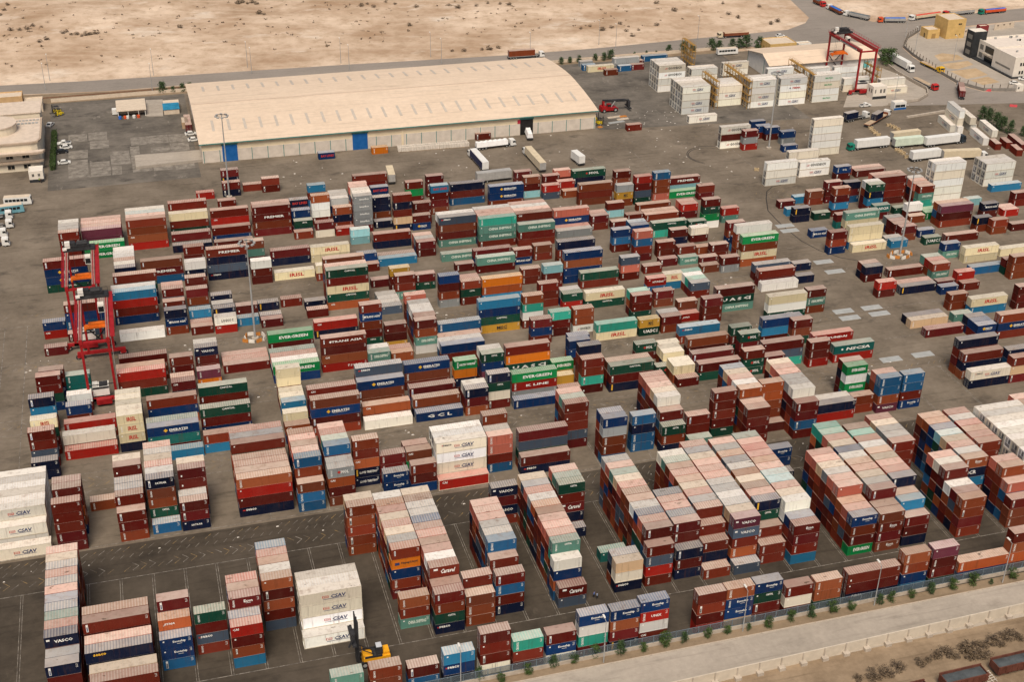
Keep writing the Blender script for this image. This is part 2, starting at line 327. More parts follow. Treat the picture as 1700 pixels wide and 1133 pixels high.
def lettering(s, L, H):
    """[(x, z, scale, verts, faces, ink)] for the writing s on a container side of length L and height H"""
    out = []
    def put(txt, ink, h, cx, w, shear=0, cz=.52, space=1.0, left=None):
        v, f, a = text2d(txt, shear, space); hh = h*H; ww = w*L if w else hh*a
        x = (left*L if left is not None else cx*L-ww/2); out.append((x, cz*H-hh/2, ww/a, hh, v, f, ink))
    def quad(x0, x1, z0, z1, ink): out.append((0, 0, 1, 1, [(x0, z0), (x1, z0), (x1, z1), (x0, z1)], [(0, 1, 2, 3)], ink))
    def dia(cx, cz, r, ink): out.append((0, 0, 1, 1, [(cx-r, cz), (cx, cz-r), (cx+r, cz), (cx, cz+r)], [(0, 1, 2, 3)], ink))
    if s == 'seaco CSAV':
        put('seaco', 'black', .17, 0, None, cz=.70, left=.14); quad(.115*L, .132*L, .64*H, .76*H, 'red'); s = 'CSAV'
    if s.lower() == 'seaco':
        put('seaco', 'yellow' if s.isupper() else 'white', .22, 0, None, cz=.70, left=.12)
        if not s.isupper(): quad(.06*L, .11*L, .62*H, .74*H, 'red')
        return out
    if s == 'CAI': put('CAI', 'white', .21, 0, None, cz=.72, left=.07); return out
    if s in ('Econship', 'Econ'):
        put(s, 'white', .26, .60, None, cz=.62); quad(.52*L, .68*L, .40*H, .43*H, 'white'); return out
    if s in WORDS:
        ink, h, cx, w, sh = WORDS[s]; put(s, ink, h, cx, w, sh, cz=.74 if s == 'CAPITAL' else .53)
    else: put(s, 'white', .25, .56, min(.68, .07*len(s)+.08))
    if s == 'CSAV':
        for q in ((.36, .46, .44, .47), (.36, .46, .60, .63), (.36, .37, .47, .60), (.45, .46, .47, .60)): quad(q[0]*L, q[1]*L, q[2]*H, q[3]*H, 'red')
        quad(.385*L, .44*L, .51*H, .54*H, 'red'); quad(.37*L, .74*L, .31*H, .345*H, 'navy')
    if s == 'GOODRICH': quad(.22*L, .31*L, .42*H, .47*H, 'red'); quad(.25*L, .33*L, .55*H, .60*H, 'red')
    if s == 'EMIRATES': dia(.35*L, .53*H, .20*H, 'yellow'); quad(.43*L, .72*L, .33*H, .36*H, 'white')
    if s == 'MOL': dia(.42*L, .53*H, .16*H, 'red')
    if s in ('VASCO', 'TRANS ASIA', 'NSCSA'): quad(.06*L, .16*L, .62*H, .78*H, 'white') if s == 'VASCO' else dia(.20*L, .53*H, .15*H, 'white')
    if s == 'Hapag-Lloyd': quad(.12*L, .28*L, .38*H, .64*H, 'navy')
    if s == 'Caravel': quad(.13*L, .27*L, .66*H, .84*H, 'white')
    if s == 'PERMA': dia(.38*L, .53*H, .13*H, 'navy')
    if s == 'MSC': quad(.44*L, .68*L, .27*H, .30*H, 'black')
    if s == 'UASC' or s == 'U A S C': quad(.88*L, .91*L, .30*H, .74*H, 'white')
    return out
PLATES = ['CRONOS', 'TEXTAINER', 'FLORENS', 'CAI', 'GESEACO', None]
def plate(kind, L, H):
    """owner's marks at the two ends of a side: an upright word or plate on the left, number lines on the right"""
    out = []
    def quad(x0, x1, z0, z1, ink): out.append((0, 0, 1, 1, [(x0, z0), (x1, z0), (x1, z1), (x0, z1)], [(0, 1, 2, 3)], ink))
    def up(txt, ink, x, z0, z1, w):
        v, f, a = text2d(txt); out.append((x, z0, 1, 1, [((1-q[1])*w, q[0]/a*(z1-z0)) for q in v], [tuple(reversed(t)) for t in f], ink))
    if kind == 0: up('CRONOS', 'white', .62, .42, H-.42, .42)
    elif kind == 1: quad(.55, .95, .45, H-.35, 'white'); quad(.62, .88, .55, H-.95, 'blue')
    elif kind == 2: quad(.6, .92, .95, H-.4, 'white'); up('TEX', 'blue', .62, 1.0, H-.5, .28)
    elif kind == 3: quad(.55, .85, H-.75, H-.45, 'white')
    elif kind == 4: quad(.55, .92, .5, H-.3, 'yellow')
    elif kind == 5: 
        quad(.6, .9, .7, 1.15, 'white')
    elif kind == 6: up('CRONOS', 'white', .55, .30, H-.30, .55)
    e0, e1 = L-.75, L-.35
    out.append((0, 0, 1, 1, [(e1-.04, H-1.10), (e1, H-1.10), (e1, H-.38), (e0, H-.38), (e0, H-.45), (e1-.04, H-.45), (e1-.04, H-.70), (e0+.06, H-.70), (e0+.06, H-.77), (e1-.04, H-.77), (e1-.04, H-1.02), (e0, H-1.02), (e0, H-1.10)], [tuple(range(13))], 'white'))
    return out
def letter_mesh(parts, y=-.004):
    b = MB()
    for x, z, sx, sz, v, f, ink in parts:
        k = len(b.v); b.v += [(x+p[0]*sx, y, z+p[1]*sz) for p in v]
        for t in f: b.f.append(tuple(k+i for i in t)); b.m.append(IK[ink])
    return b
def corrugated(b, x0, x1, y, dy, z0, z1, period=.276):
    n = max(1, round((x1-x0)/period)); w = (x1-x0)/n; pts = []
    for i in range(n):
        for t, d in ((0, 0), (.32, 0), (.5, 1), (.82, 1)): pts.append((x0+(i+t)*w, y+dy*d))
    pts.append((x1, y))
    k = len(b.v)
    for x, yy in pts: b.v += [(x, yy, z0), (x, yy, z1)]
    for i in range(len(pts)-1):
        q = (k+2*i, k+2*i+2, k+2*i+3, k+2*i+1); b.f.append(q if dy > 0 else q[::-1]); b.m.append(0)
_cm = {}
RFR = paint('reefer_frame', (.60, .54, .43), .6, .25, 1.5)
def container_meshes(Lk):
    if Lk in _cm: return _cm[Lk]
    L, H = LEN[Lk[0]], TH[Lk[1:]]; b = MB()
    fm = 1 if 'h' in Lk else 0
    for x in (0, L-.16):
        for y in (0, WID-.16): b.box(x, x+.16, y, y+.16, 0, H-.04, fm)
    for y in (0, WID-.1): b.box(.16, L-.16, y, y+.1, .0, .16, fm); b.box(.16, L-.16, y, y+.08, H-.12, H-.04, fm)
    for x in (0, L-.1): b.box(x, x+.1, .16, WID-.16, 0, .16); b.box(x, x+.1, .16, WID-.16, H-.16, H-.04)
    corrugated(b, .16, L-.16, .02, .036, .16, H-.12); corrugated(b, .16, L-.16, WID-.02, -.036, .16, H-.12)
    b.face([(L-.05, .16, .16), (L-.05, WID-.16, .16), (L-.05, WID-.16, H-.16), (L-.05, .16, H-.16)])
    b.face([(.08, .16, .16), (.08, .16, H-.16), (.08, WID-.16, H-.16), (.08, WID-.16, .16)])
    b.face([(.05, .05, .1), (.05, WID-.05, .1), (L-.05, WID-.05, .1), (L-.05, .05, .1)])
    body = b.mesh('container_body', [CP, RFR])
    b = MB(); b.box(.02, L-.02, .02, WID-.02, H-.04, H-.004); roof = b.mesh('container_roof', [CR])
    b = MB(); b.box(.0, .055, .17, WID/2-.015, .17, H-.17)
    for y in (.42, .86): b.cyl((-.015, y, .1), (-.015, y, H-.1), .022, n=6, m=1)
    for z in (.5, 1.2): b.box(-.02, .0, .36, .93, z, z+.05, 1)
    d1 = b.mesh('container_door', [CP, STEEL])
    b = MB(); b.box(.0, .055, WID/2+.015, WID-.17, .17, H-.17)
    for y in (WID-.42, WID-.86): b.cyl((-.015, y, .1), (-.015, y, H-.1), .022, n=6, m=1)
    for z in (.5, 1.2): b.box(-.02, .0, WID-.93, WID-.36, z, z+.05, 1)
    d2 = b.mesh('container_door', [CP, STEEL])
    _cm[Lk] = (body, roof, d1, d2); return _cm[Lk]
_lm = {}
def add_part(name, me, parent, col):
    o = bpy.data.objects.new(name, me); C.objects.link(o); o.parent = parent; o.color = (*col, 1); return o
def base_colour(c):
    if c == 'm': return rng.choice(((.091,.0095,.007), (.118,.014,.008), (.135,.021,.012), (.105,.012,.012), (.082,.012,.009)))
    if c == 'r': return rng.choice(((.155,.030,.012), (.19,.044,.017), (.205,.034,.016), (.15,.040,.020)))
    if c == 'o': return rng.choice(((.30,.066,.02), (.34,.085,.03), (.27,.075,.03)))
    return rng.choice(((.74,.71,.62), (.68,.69,.66), (.74,.67,.54), (.70,.70,.64), (.76,.74,.69))) if c == 'w' else PAL[c]
def container(x, y, z, Lk, c, word, pk, label, rz=0, doors=True):
    body, roof, d1, d2 = container_meshes(Lk); L, H = LEN[Lk[0]], TH[Lk[1:]]
    v = rng.uniform(.85, 1.18); col = tuple(min(.8, q*v) for q in base_colour(c))
    o = bpy.data.objects.new('shipping_container', body); C.objects.link(o); o.location = (x, y, z); o.color = (*col, 1); o.rotation_euler.z = rz
    tag(o, label, 'shipping container', 'stacked shipping containers')
    add_part('roof', roof, o, col)
    if doors: add_part('door', d1, o, col); add_part('door', d2, o, col)
    if word:
        k = (word, Lk)
        if k not in _lm: _lm[k] = letter_mesh(lettering(word, L, H)).mesh('lettering', INKS)
        add_part('lettering', _lm[k], o, col)
    if pk is not None:
        k = (pk, Lk)
        if k not in _lm:
            pl = plate(pk, L, H); _lm[k] = (letter_mesh(pl[:-1], -.006).mesh('lettering', INKS) if pl[:-1] else None, letter_mesh(pl[-1:], -.006).mesh('number_lines', INKS))
        if _lm[k][0]: add_part('lettering', _lm[k][0], o, col)
        add_part('number_lines', _lm[k][1], o, col)
    return o
# the far and the small ones: one mass
FV, FF, FM, FC = [], [], [], []
def far_quads(pts, faces, mats, col, rnd):
    k = len(FV); FV.extend(pts)
    for f, m in zip(faces, mats): FF.append(tuple(k+i for i in f)); FM.append(m); FC.append((col, rnd, len(f)))
def far_container(x, y, z, Lk, c, word, pk):
    L, H = LEN[Lk[0]], TH[Lk[1:]]; v = rng.uniform(.84, 1.16); col = tuple(min(.8, q*v) for q in base_colour(c)); rnd = rng.random()
    b = MB(); X0, X1, Y0, Y1, Z0, Z1 = x, x+L, y, y+WID, z, z+H-.05
    P = lambda i, j, k: ((X0, X1)[i], (Y0, Y1)[j], (Z0, Z1)[k])
    b.face([P(0,0,1), P(1,0,1), P(1,1,1), P(0,1,1)], 1); b.face([P(0,1,0), P(1,1,0), P(1,0,0), P(0,0,0)])
    for (a, c_), (e, f_), nrm in (((0,0), (1,0), (0,.05)), ((1,0), (1,1), (-.05,0)), ((1,1), (0,1), (0,-.05)), ((0,1), (0,0), (.05,0))):
        p0, p1, p2, p3 = P(a,c_,0), P(e,f_,0), P(e,f_,1), P(a,c_,1)
        def lerp(s, t):
            return tuple(p0[i]+(p1[i]-p0[i])*s+(p3[i]-p0[i])*t for i in range(3))
        w = sqrt((p1[0]-p0[0])**2+(p1[1]-p0[1])**2); s0 = .15/w; t0, t1 = .15/H, 1-.12/H
        q = [lerp(s0, t0), lerp(1-s0, t0), lerp(1-s0, t1), lerp(s0, t1)]; r = [(u[0]+nrm[0], u[1]+nrm[1], u[2]) for u in q]; o = [p0, p1, p2, p3]
        for i in range(4): j = (i+1) % 4; b.face([o[i], o[j], q[j], q[i]]); b.face([q[i], q[j], r[j], r[i]])
        b.face(r)
    if 'h' in Lk:
        rim = [i for i in range(2, len(b.f)) if (i-2) % 9 % 2 == 0 and (i-2) % 9 < 8]
        far_quads([b.v[k] for i in rim for k in b.f[i]], [(4*i, 4*i+1, 4*i+2, 4*i+3) for i in range(len(rim))], [0]*len(rim), (.58, .52, .42), rnd)
        keep = [i for i in range(len(b.f)) if i not in rim]; b.f = [b.f[i] for i in keep]; b.m = [b.m[i] for i in keep]
        e = x-.004
        for (ya, yb, za, zb, cc) in ((.35, 1.05, 1.3, 2.5, (.12, .12, .12)), (1.35, 2.05, 1.3, 2.5, (.30, .29, .27)), (.35, 2.05, .35, 1.15, (.22, .21, .20))):
            far_quads([(e, y+ya, z+za), (e, y+ya, z+zb), (e, y+yb, z+zb), (e, y+yb, z+za)], [(0, 1, 2, 3)], [0], cc, rnd)
    far_quads(b.v, b.f, b.m, col, rnd)
    for prt in ((lettering(word, L, H) if word else []), (plate(pk, L, H) if pk is not None else [])):
        for xx, zz, sx, sz, v, f, ink in prt: far_quads([(x+xx+p[0]*sx, y-.006, z+zz+p[1]*sz) for p in v], f, [2]*len(f), INKC[IK[ink]], .5)
# every stack: x, y, size code, colours from the top down, the tiers built one by one, then its place: column, columns, row, rows, block; last the writing
STACKS = [
(-42.06,244.04,3,[16],(0,),0,28,0,8,6,{0: 'CSAV'}),
(-42.66,247.93,3,[16,16],(0,),0,28,1,8,6,{0: 'CSAV'}),
(-42.59,250.44,3,[16,16,16],(0,),0,28,2,8,6,{0: 'CSAV'}),
(-42.59,253.00,3,[16,16,16],(),0,28,3,8,6),
(-42.59,255.56,3,[16,16,16],(),0,28,4,8,6),
(-42.59,258.12,3,[16,16,16],(),0,28,5,8,6),
(-42.59,260.68,3,[16,16,16],(),0,28,6,8,6),
(-42.59,263.24,3,[16,16,16],(),0,28,7,8,6),
(-28.46,243.68,0,[0,0,0,0,0],(0,),1,28,0,3,6),
(-28.31,249.06,0,[0,0,2,2,6],(0,),1,28,1,3,6),
(-28.31,251.62,0,[0,0,1,0,1],(),1,28,2,3,6),
(-21.70,257.25,0,[1],(0,),2,28,0,1,6),
(-15.49,244.12,0,[0,0,1],(0,),3,28,0,6,6),
(-15.58,246.68,0,[0,0,7,0],(0,),3,28,1,6,6),
(-15.58,249.24,0,[20,2,0,2],(),3,28,2,6,6),
(-15.58,251.80,0,[20,0,1,6],(),3,28,3,6,6),
(-15.46,254.36,0,[0,0,1,1,20],(0,),3,28,4,6,6),
(-15.46,256.92,0,[23,1,1,2,8],(),3,28,5,6,6),
(-8.55,244.99,0,[8],(0,),4,28,0,7,6),
(-8.73,247.55,0,[7,1,1,14,1],(0,),4,28,1,7,6,{0: 'SATKAR', 3: 'CAPITAL'}),
(-8.73,250.11,0,[16,1,0,0,20],(),4,28,2,7,6),
(-8.73,252.67,0,[4,0,7,20,0],(),4,28,3,7,6),
(-8.73,255.23,0,[23,0,2,0,1],(),4,28,4,7,6),
(-8.73,257.79,0,[19,1,8,1,7],(),4,28,5,7,6),
(-8.73,260.35,0,[5,1,0,2,0],(),4,28,6,7,6),
(-2.20,244.46,0,[0,0,7],(0,),5,28,0,4,6,{2: 'SATKAR'}),
(-2.20,247.02,0,[19,0,1],(),5,28,1,4,6),
(-1.79,249.58,0,[0,0,1,0,20],(0,),5,28,2,4,6),
(-1.79,252.14,0,[23,1,0,8,1],(),5,28,3,4,6),
(-7.32,273.46,1,[9],(0,),3,26,0,4,7),
(10.55,246.27,1,[2,4,0,7],(0,1,2,3,),6,28,0,7,6,{3: 'seaco'}),
(10.55,248.83,1,[1,1,0,6],(0,),6,28,1,7,6),
(10.55,251.39,1,[1,0,20,1],(0,),6,28,2,7,6),
(10.55,253.95,1,[1,2,20,8],(0,),6,28,3,7,6),
(10.66,256.65,1,[0,14,1,1,7],(0,),6,28,4,7,6),
(10.66,259.21,1,[20,1,2,1,2],(),6,28,5,7,6),
(10.66,261.77,1,[5,20,1,0,14],(),6,28,6,7,6),
(5.19,274.22,1,[1,9],(0,),4,26,0,3,7),
(23.73,244.71,0,[1,8,8],(0,),7,28,0,6,6),
(23.70,247.27,0,[8,1,0,0,1],(0,),7,28,1,6,6),
(23.70,249.83,0,[5,7,6,0,0],(),7,28,2,6,6),
(23.70,252.39,0,[1,7,7,0,6],(),7,28,3,6,6),
(23.70,254.95,0,[5,2,6,14,1],(),7,28,4,6,6),
(23.70,257.51,0,[1,0,7,1,8],(),7,28,5,6,6),
(24.71,273.13,0,[2,6],(),5,26,0,6,7,{0: 'CAI'}),
(30.78,245.08,0,[19,2,0,1],(0,),8,28,0,6,6,{0: 'MOL', 1: 'CAI'}),
(30.78,247.64,0,[19,1,0,1],(),8,28,1,6,6),
(30.85,250.42,0,[8,0,1,0,2],(0,),8,28,2,6,6),
(30.85,252.98,0,[12,0,1,0,0],(),8,28,3,6,6),
(30.85,255.54,0,[5,20,0,0,7],(),8,28,4,6,6),
(30.85,258.10,0,[5,0,1,1,8],(),8,28,5,6,6),
(37.56,250.95,0,[1,0,2,7,7],(0,),9,28,0,1,6,{2: 'CAI', 3: 'LLOYD TRIESTINO', 4: 'LLOYD TRIESTINO'}),
(43.78,251.02,0,[0,0,0],(0,),10,28,1,2,6),
(50.10,250.95,0,[1,15,0],(0,),11,28,1,3,6,{0: 'CAI'}),
(50.69,257.43,0,[0,14],(),11,28,2,3,6),
(43.83,247.30,0,[6,6],(0,),10,28,0,2,6,{0: 'Econship', 1: 'Econship'}),
(49.91,245.23,0,[0,0,6],(0,),11,28,0,3,6),
(56.23,244.55,3,[4],(0,),12,28,0,4,6,{0: 'CAI'}),
(56.33,247.10,3,[16,16,16,16],(0,1,2,),12,28,1,4,6,{0: 'seaco CSAV', 1: 'CSAV', 2: 'CSAV'}),
(56.33,249.66,3,[16,16,16,16],(),12,28,2,4,6),
(56.33,252.22,3,[16,16,16,16],(),12,28,3,4,6),
(-2.03,203.58,0,[14,0,20,0],(0,),3,7,0,1,3,{2: 'seaco'}),
(4.39,197.93,0,[4,0,1,9],(0,),4,7,0,5,3,{0: 'CAI'}),
(4.39,200.49,0,[6,8,0,14],(),4,7,1,5,3),
(4.81,203.05,0,[0,1,14,1,0],(0,),4,7,2,5,3,{0: 'Econ'}),
(4.81,205.61,0,[1,7,1,1,6],(),4,7,3,5,3),
(4.81,208.17,0,[4,8,1,0,0],(),4,7,4,5,3),
(11.63,206.92,0,[2,0,1,0,20],(0,),5,7,0,5,3),
(11.63,209.48,0,[16,0,0,0,0],(),5,7,1,5,3),
(11.63,212.04,0,[1,6,0,0,1],(),5,7,2,5,3),
(11.63,214.60,0,[5,14,2,0,0],(),5,7,3,5,3),
(11.63,217.16,0,[8,0,0,0,1],(),5,7,4,5,3),
(18.18,199.69,3,[16],(0,),6,7,0,4,3,{0: 'CSAV'}),
(18.33,202.15,3,[16,16,16,16],(0,1,2,),6,7,1,4,3,{0: 'CSAV', 1: 'CSAV', 2: 'CSAV'}),
(18.33,204.58,3,[16,16,16,16],(0,),6,7,2,4,3),
(18.33,207.10,3,[16,16,16,16],(0,),6,7,3,4,3),
(-29.26,195.99,0,[7,0,1,1],(0,),0,7,0,13,3),
(-29.26,198.55,0,[20,1,0,1],(),0,7,1,13,3),
(-29.14,201.11,0,[7,0,0,0,0],(0,),0,7,2,13,3,{0: 'VASCO'}),
(-29.14,203.67,0,[5,6,1,0,0],(),0,7,3,13,3),
(-29.14,206.23,0,[12,0,0,1,0],(),0,7,4,13,3),
(-29.14,208.79,0,[20,0,1,2,0],(),0,7,5,13,3),
(-29.14,211.35,0,[6,0,0,2,0],(),0,7,6,13,3),
(-29.14,213.91,0,[5,1,0,1,2],(),0,7,7,13,3),
(-29.14,216.47,0,[20,0,0,14,0],(),0,7,8,13,3),
(-29.14,219.03,0,[5,2,1,0,6],(),0,7,9,13,3),
(-29.14,221.59,0,[20,0,1,2,1],(),0,7,10,13,3),
(-29.14,224.15,0,[23,1,0,0,14],(),0,7,11,13,3),
(-29.14,226.71,0,[5,1,1,1,1],(),0,7,12,13,3),
(-21.74,192.50,1,[0,0,0],(0,),1,7,0,6,3),
(-21.74,195.06,1,[23,0,0],(0,),1,7,1,6,3),
(-22.25,197.83,1,[7,7,0,7],(0,),1,7,2,6,3,{0: 'SEACO'}),
(-22.25,200.39,1,[5,1,7,0],(0,),1,7,3,6,3),
(-22.33,203.25,1,[0,0,1,14,7],(0,),1,7,4,6,3),
(-22.33,205.81,1,[1,0,1,0,0],(0,),1,7,5,6,3),
(-8.86,200.89,0,[6,6,8],(0,1,),2,7,0,3,3,{0: 'Econship', 1: 'Econship'}),
(-8.72,203.45,0,[2,1,1,0],(0,),2,7,1,3,3,{0: 'JITNA'}),
(-8.60,206.01,0,[0,7,1,8,0],(0,),2,7,2,3,3),
(31.89,226.26,0,[1,1,1,1,1],(0,),0,8,0,2,4),
(31.89,228.82,0,[23,20,1,0,6],(),0,8,1,2,4),
(38.07,209.73,0,[1,3,6,1,0],(0,),1,8,1,9,4,{1: 'Hapag-Lloyd', 4: 'CAI'}),
(38.07,212.29,0,[19,14,0,7,14],(),1,8,2,9,4),
(38.07,214.85,0,[23,0,1,1,8],(),1,8,3,9,4),
(38.07,217.41,0,[5,0,1,20,0],(),1,8,4,9,4),
(38.07,219.97,0,[23,1,1,20,1],(),1,8,5,9,4),
(38.07,222.53,0,[5,1,6,0,2],(),1,8,6,9,4),
(38.07,225.09,0,[2,20,20,20,14],(),1,8,7,9,4),
(38.07,227.65,0,[16,0,20,0,14],(),1,8,8,9,4),
(37.77,200.36,0,[2,1,12],(0,),1,8,0,9,4,{2: 'CHINA SHIPPING'}),
(44.18,196.96,0,[0,1,14,7],(0,),2,8,0,13,4,{2: 'CAPITAL', 3: 'seaco'}),
(44.18,199.52,0,[1,1,7,20],(),2,8,1,13,4),
(44.34,202.08,0,[0,0,0,0,1],(0,),2,8,2,13,4,{0: 'Caravel'}),
(44.34,204.64,0,[16,1,1,7,0],(),2,8,3,13,4),
(44.34,207.20,0,[5,0,20,0,1],(),2,8,4,13,4),
(44.34,209.76,0,[1,0,0,7,2],(),2,8,5,13,4),
(44.34,212.32,0,[5,1,1,20,8],(),2,8,6,13,4),
(44.34,214.88,0,[5,7,1,1,0],(),2,8,7,13,4),
(44.34,217.44,0,[6,0,0,0,1],(),2,8,8,13,4),
(44.34,220.00,0,[19,0,1,0,1],(),2,8,9,13,4),
(44.34,222.56,0,[19,2,8,2,14],(),2,8,10,13,4),
(44.34,225.12,0,[1,0,1,8,6],(),2,8,11,13,4),
(44.34,227.68,0,[23,1,20,6,0],(),2,8,12,13,4),
(50.75,197.66,0,[1,1,1],(0,),3,8,0,2,4),
(50.75,200.22,0,[0,14,6,0],(0,),3,8,1,2,4),
(57.35,199.26,0,[0,8,0,7],(0,),4,8,0,8,4),
(57.51,204.38,0,[0,0,8,1],(0,),4,8,1,8,4),
(57.82,206.94,0,[8,8,20,7,20],(0,),4,8,2,8,4),
(57.82,209.50,0,[19,0,1,8,0],(),4,8,3,8,4),
(57.82,212.06,0,[19,1,20,6,1],(),4,8,4,8,4),
(57.82,214.62,0,[5,0,20,7,1],(),4,8,5,8,4),
(57.82,217.18,0,[5,1,1,7,0],(),4,8,6,8,4),
(57.82,219.74,0,[5,7,0,0,0],(),4,8,7,8,4),
(56.24,182.65,0,[13,0,0],(0,),5,20,0,1,0),
(62.98,182.70,0,[0,6,16],(0,),6,20,0,1,0,{1: 'Econship'}),
(69.71,183.28,0,[6,16,13,0],(0,),7,20,0,1,0,{0: 'Econship'}),
(76.15,183.07,0,[6,2,0,7],(0,),8,20,0,1,0,{0: 'Econship'}),
(82.72,183.90,0,[6,4,16,0],(0,),9,20,0,1,0,{0: 'Econship', 1: 'UNIX', 3: 'CAI'}),
(94.60,183.04,0,[0,1,0,4],(0,),10,20,0,1,0),
(100.79,183.06,0,[2,6,6,23],(0,),11,20,0,1,0,{1: 'Econship', 2: 'Econship'}),
(107.05,183.18,0,[6,14,0,0],(0,),12,20,0,1,0,{0: 'Econship', 1: 'CAPITAL'}),
(114.19,183.20,0,[0,16,0],(0,),13,20,0,1,0),
(120.93,183.31,0,[2,2,14],(0,),14,20,0,1,0),
(128.52,183.64,1,[0,0,7],(0,1,2,),15,20,0,1,0,{2: 'seaco'}),
(141.22,183.47,0,[2,1,6,9],(0,),16,20,0,1,0),
(148.08,183.58,0,[21,0,0,14],(0,),17,20,0,1,0),
(155.20,183.70,1,[2,6],(0,1,),18,20,0,1,0,{1: 'seaco'}),
(167.60,183.74,0,[0,2,2,1],(),19,20,0,1,0),
(21.06,182.29,0,[12,0,0],(0,),0,20,0,1,0),
(28.23,182.41,0,[1,1,0],(0,),1,20,0,1,0),
(35.74,183.54,0,[0,8],(0,),2,20,0,1,0),
(42.44,182.58,0,[9,6,7],(0,1,),3,20,0,1,0,{1: 'seaco'}),
(49.83,183.50,0,[0,0,0,16],(0,1,),4,20,0,1,0),
(64.49,228.40,0,[7,0,7,0],(0,),5,8,0,1,4,{0: 'VASCO', 2: 'VASCO'}),
(70.49,198.08,0,[0,20],(0,),6,8,0,12,4,{0: 'Caravel'}),
(70.11,200.64,0,[16,6,2,8],(0,),6,8,1,12,4),
(70.46,203.20,0,[12,13,1,20,6],(0,),6,8,2,12,4,{0: 'CAPITAL'}),
(70.46,205.76,0,[5,0,2,14,2],(),6,8,3,12,4),
(70.46,208.32,0,[5,1,6,8,1],(),6,8,4,12,4),
(70.46,210.88,0,[5,0,1,1,0],(),6,8,5,12,4),
(70.46,213.44,0,[1,0,0,20,7],(),6,8,6,12,4),
(70.46,216.00,0,[2,6,0,1,7],(),6,8,7,12,4),
(70.46,218.56,0,[19,8,0,1,14],(),6,8,8,12,4),
(70.46,221.12,0,[5,0,14,14,0],(),6,8,9,12,4),
(70.46,223.68,0,[20,0,0,0,0],(),6,8,10,12,4),
(70.58,226.24,0,[23,1,0,20,2],(),6,8,11,12,4),
(78.12,222.28,0,[14,0,0,7,0],(0,),7,8,1,4,4,{0: 'CAPITAL', 2: 'Caravel'}),
(78.12,224.84,0,[12,1,0,1,1],(),7,8,2,4,4),
(78.12,227.40,0,[5,14,0,0,8],(),7,8,3,4,4),
(77.90,219.60,0,[7],(),7,8,0,4,4),
(83.40,199.60,0,[23,16,7],(0,),0,16,0,3,5,{2: 'seaco'}),
(83.40,202.16,0,[20,7,1],(),0,16,1,3,5),
(83.90,209.84,0,[11],(),0,16,2,3,5),
(90.27,199.81,0,[0,20,4,0],(0,),1,16,0,12,5),
(90.87,202.37,0,[0,0,8,1,6],(0,),1,16,1,12,5),
(90.87,204.93,0,[5,2,14,8,1],(),1,16,2,12,5),
(90.87,207.49,0,[6,1,14,8,8],(),1,16,3,12,5),
(90.87,210.05,0,[16,1,0,1,0],(),1,16,4,12,5),
(90.87,212.61,0,[1,1,1,0,14],(),1,16,5,12,5),
(90.87,215.17,0,[1,1,20,0,2],(),1,16,6,12,5),
(90.87,217.73,0,[5,0,20,20,0],(),1,16,7,12,5),
(90.87,220.29,0,[23,0,0,1,2],(),1,16,8,12,5),
(90.87,222.85,0,[12,7,0,1,0],(),1,16,9,12,5),
(90.87,225.41,0,[5,1,6,1,1],(),1,16,10,12,5),
(90.87,227.97,0,[19,1,1,20,20],(),1,16,11,12,5),
(97.20,200.22,0,[7,0,7],(0,),2,16,0,6,5),
(97.26,202.78,0,[0,0,0,8,1],(0,),2,16,1,6,5),
(97.26,205.34,0,[20,0,0,0,0],(),2,16,2,6,5),
(97.26,207.90,0,[5,0,20,0,1],(),2,16,3,6,5),
(97.26,210.46,0,[5,1,1,0,20],(),2,16,4,6,5),
(97.26,213.02,0,[20,8,8,0,1],(),2,16,5,6,5),
(103.27,198.56,0,[1],(0,),3,16,0,12,5),
(103.57,201.12,0,[0,7,1],(0,),3,16,1,12,5),
(103.76,203.68,0,[0,2,1,2],(0,),3,16,2,12,5),
(103.86,206.20,0,[0,0,1,0,7],(0,),3,16,3,12,5),
(103.86,208.76,0,[20,0,1,1,1],(),3,16,4,12,5),
(103.86,211.32,0,[5,20,1,1,0],(),3,16,5,12,5),
(103.86,213.88,0,[23,7,1,8,8],(),3,16,6,12,5),
(103.86,216.44,0,[1,8,0,8,1],(),3,16,7,12,5),
(103.86,219.00,0,[5,8,0,14,1],(),3,16,8,12,5),
(103.86,221.56,0,[1,0,1,0,1],(),3,16,9,12,5),
(103.86,224.12,0,[12,1,1,0,6],(),3,16,10,12,5),
(103.86,226.68,0,[16,0,1,0,0],(),3,16,11,12,5),
(110.17,198.29,0,[20],(0,),4,16,0,13,5),
(110.26,200.85,0,[21,20,0,2,6],(0,),4,16,1,13,5,{0: 'VASCO', 1: 'VASCO'}),
(110.26,203.41,0,[23,0,20,0,8],(),4,16,2,13,5),
(110.26,205.97,0,[19,20,0,7,6],(),4,16,3,13,5),
(110.26,208.53,0,[16,6,1,0,0],(),4,16,4,13,5),
(110.26,211.09,0,[19,8,0,1,0],(),4,16,5,13,5),
(110.26,213.65,0,[19,7,0,1,8],(),4,16,6,13,5),
(110.26,216.21,0,[5,1,0,6,14],(),4,16,7,13,5),
(110.26,218.77,0,[5,0,0,7,1],(),4,16,8,13,5),
(110.26,221.33,0,[5,1,1,1,1],(),4,16,9,13,5),
(110.26,223.89,0,[23,0,1,1,0],(),4,16,10,13,5),
(110.26,226.45,0,[20,7,1,0,1],(),4,16,11,13,5),
(110.26,229.01,0,[5,1,1,1,7],(),4,16,12,13,5),
(116.79,200.11,0,[0,0],(0,),5,16,0,12,5),
(117.00,202.73,0,[0,0,1],(0,),5,16,1,12,5),
(117.10,205.29,0,[7,14,1,1,2],(0,),5,16,2,12,5,{1: 'CAPITAL'}),
(117.10,207.85,0,[5,0,1,0,0],(),5,16,3,12,5),
(117.10,210.41,0,[1,8,20,0,8],(),5,16,4,12,5),
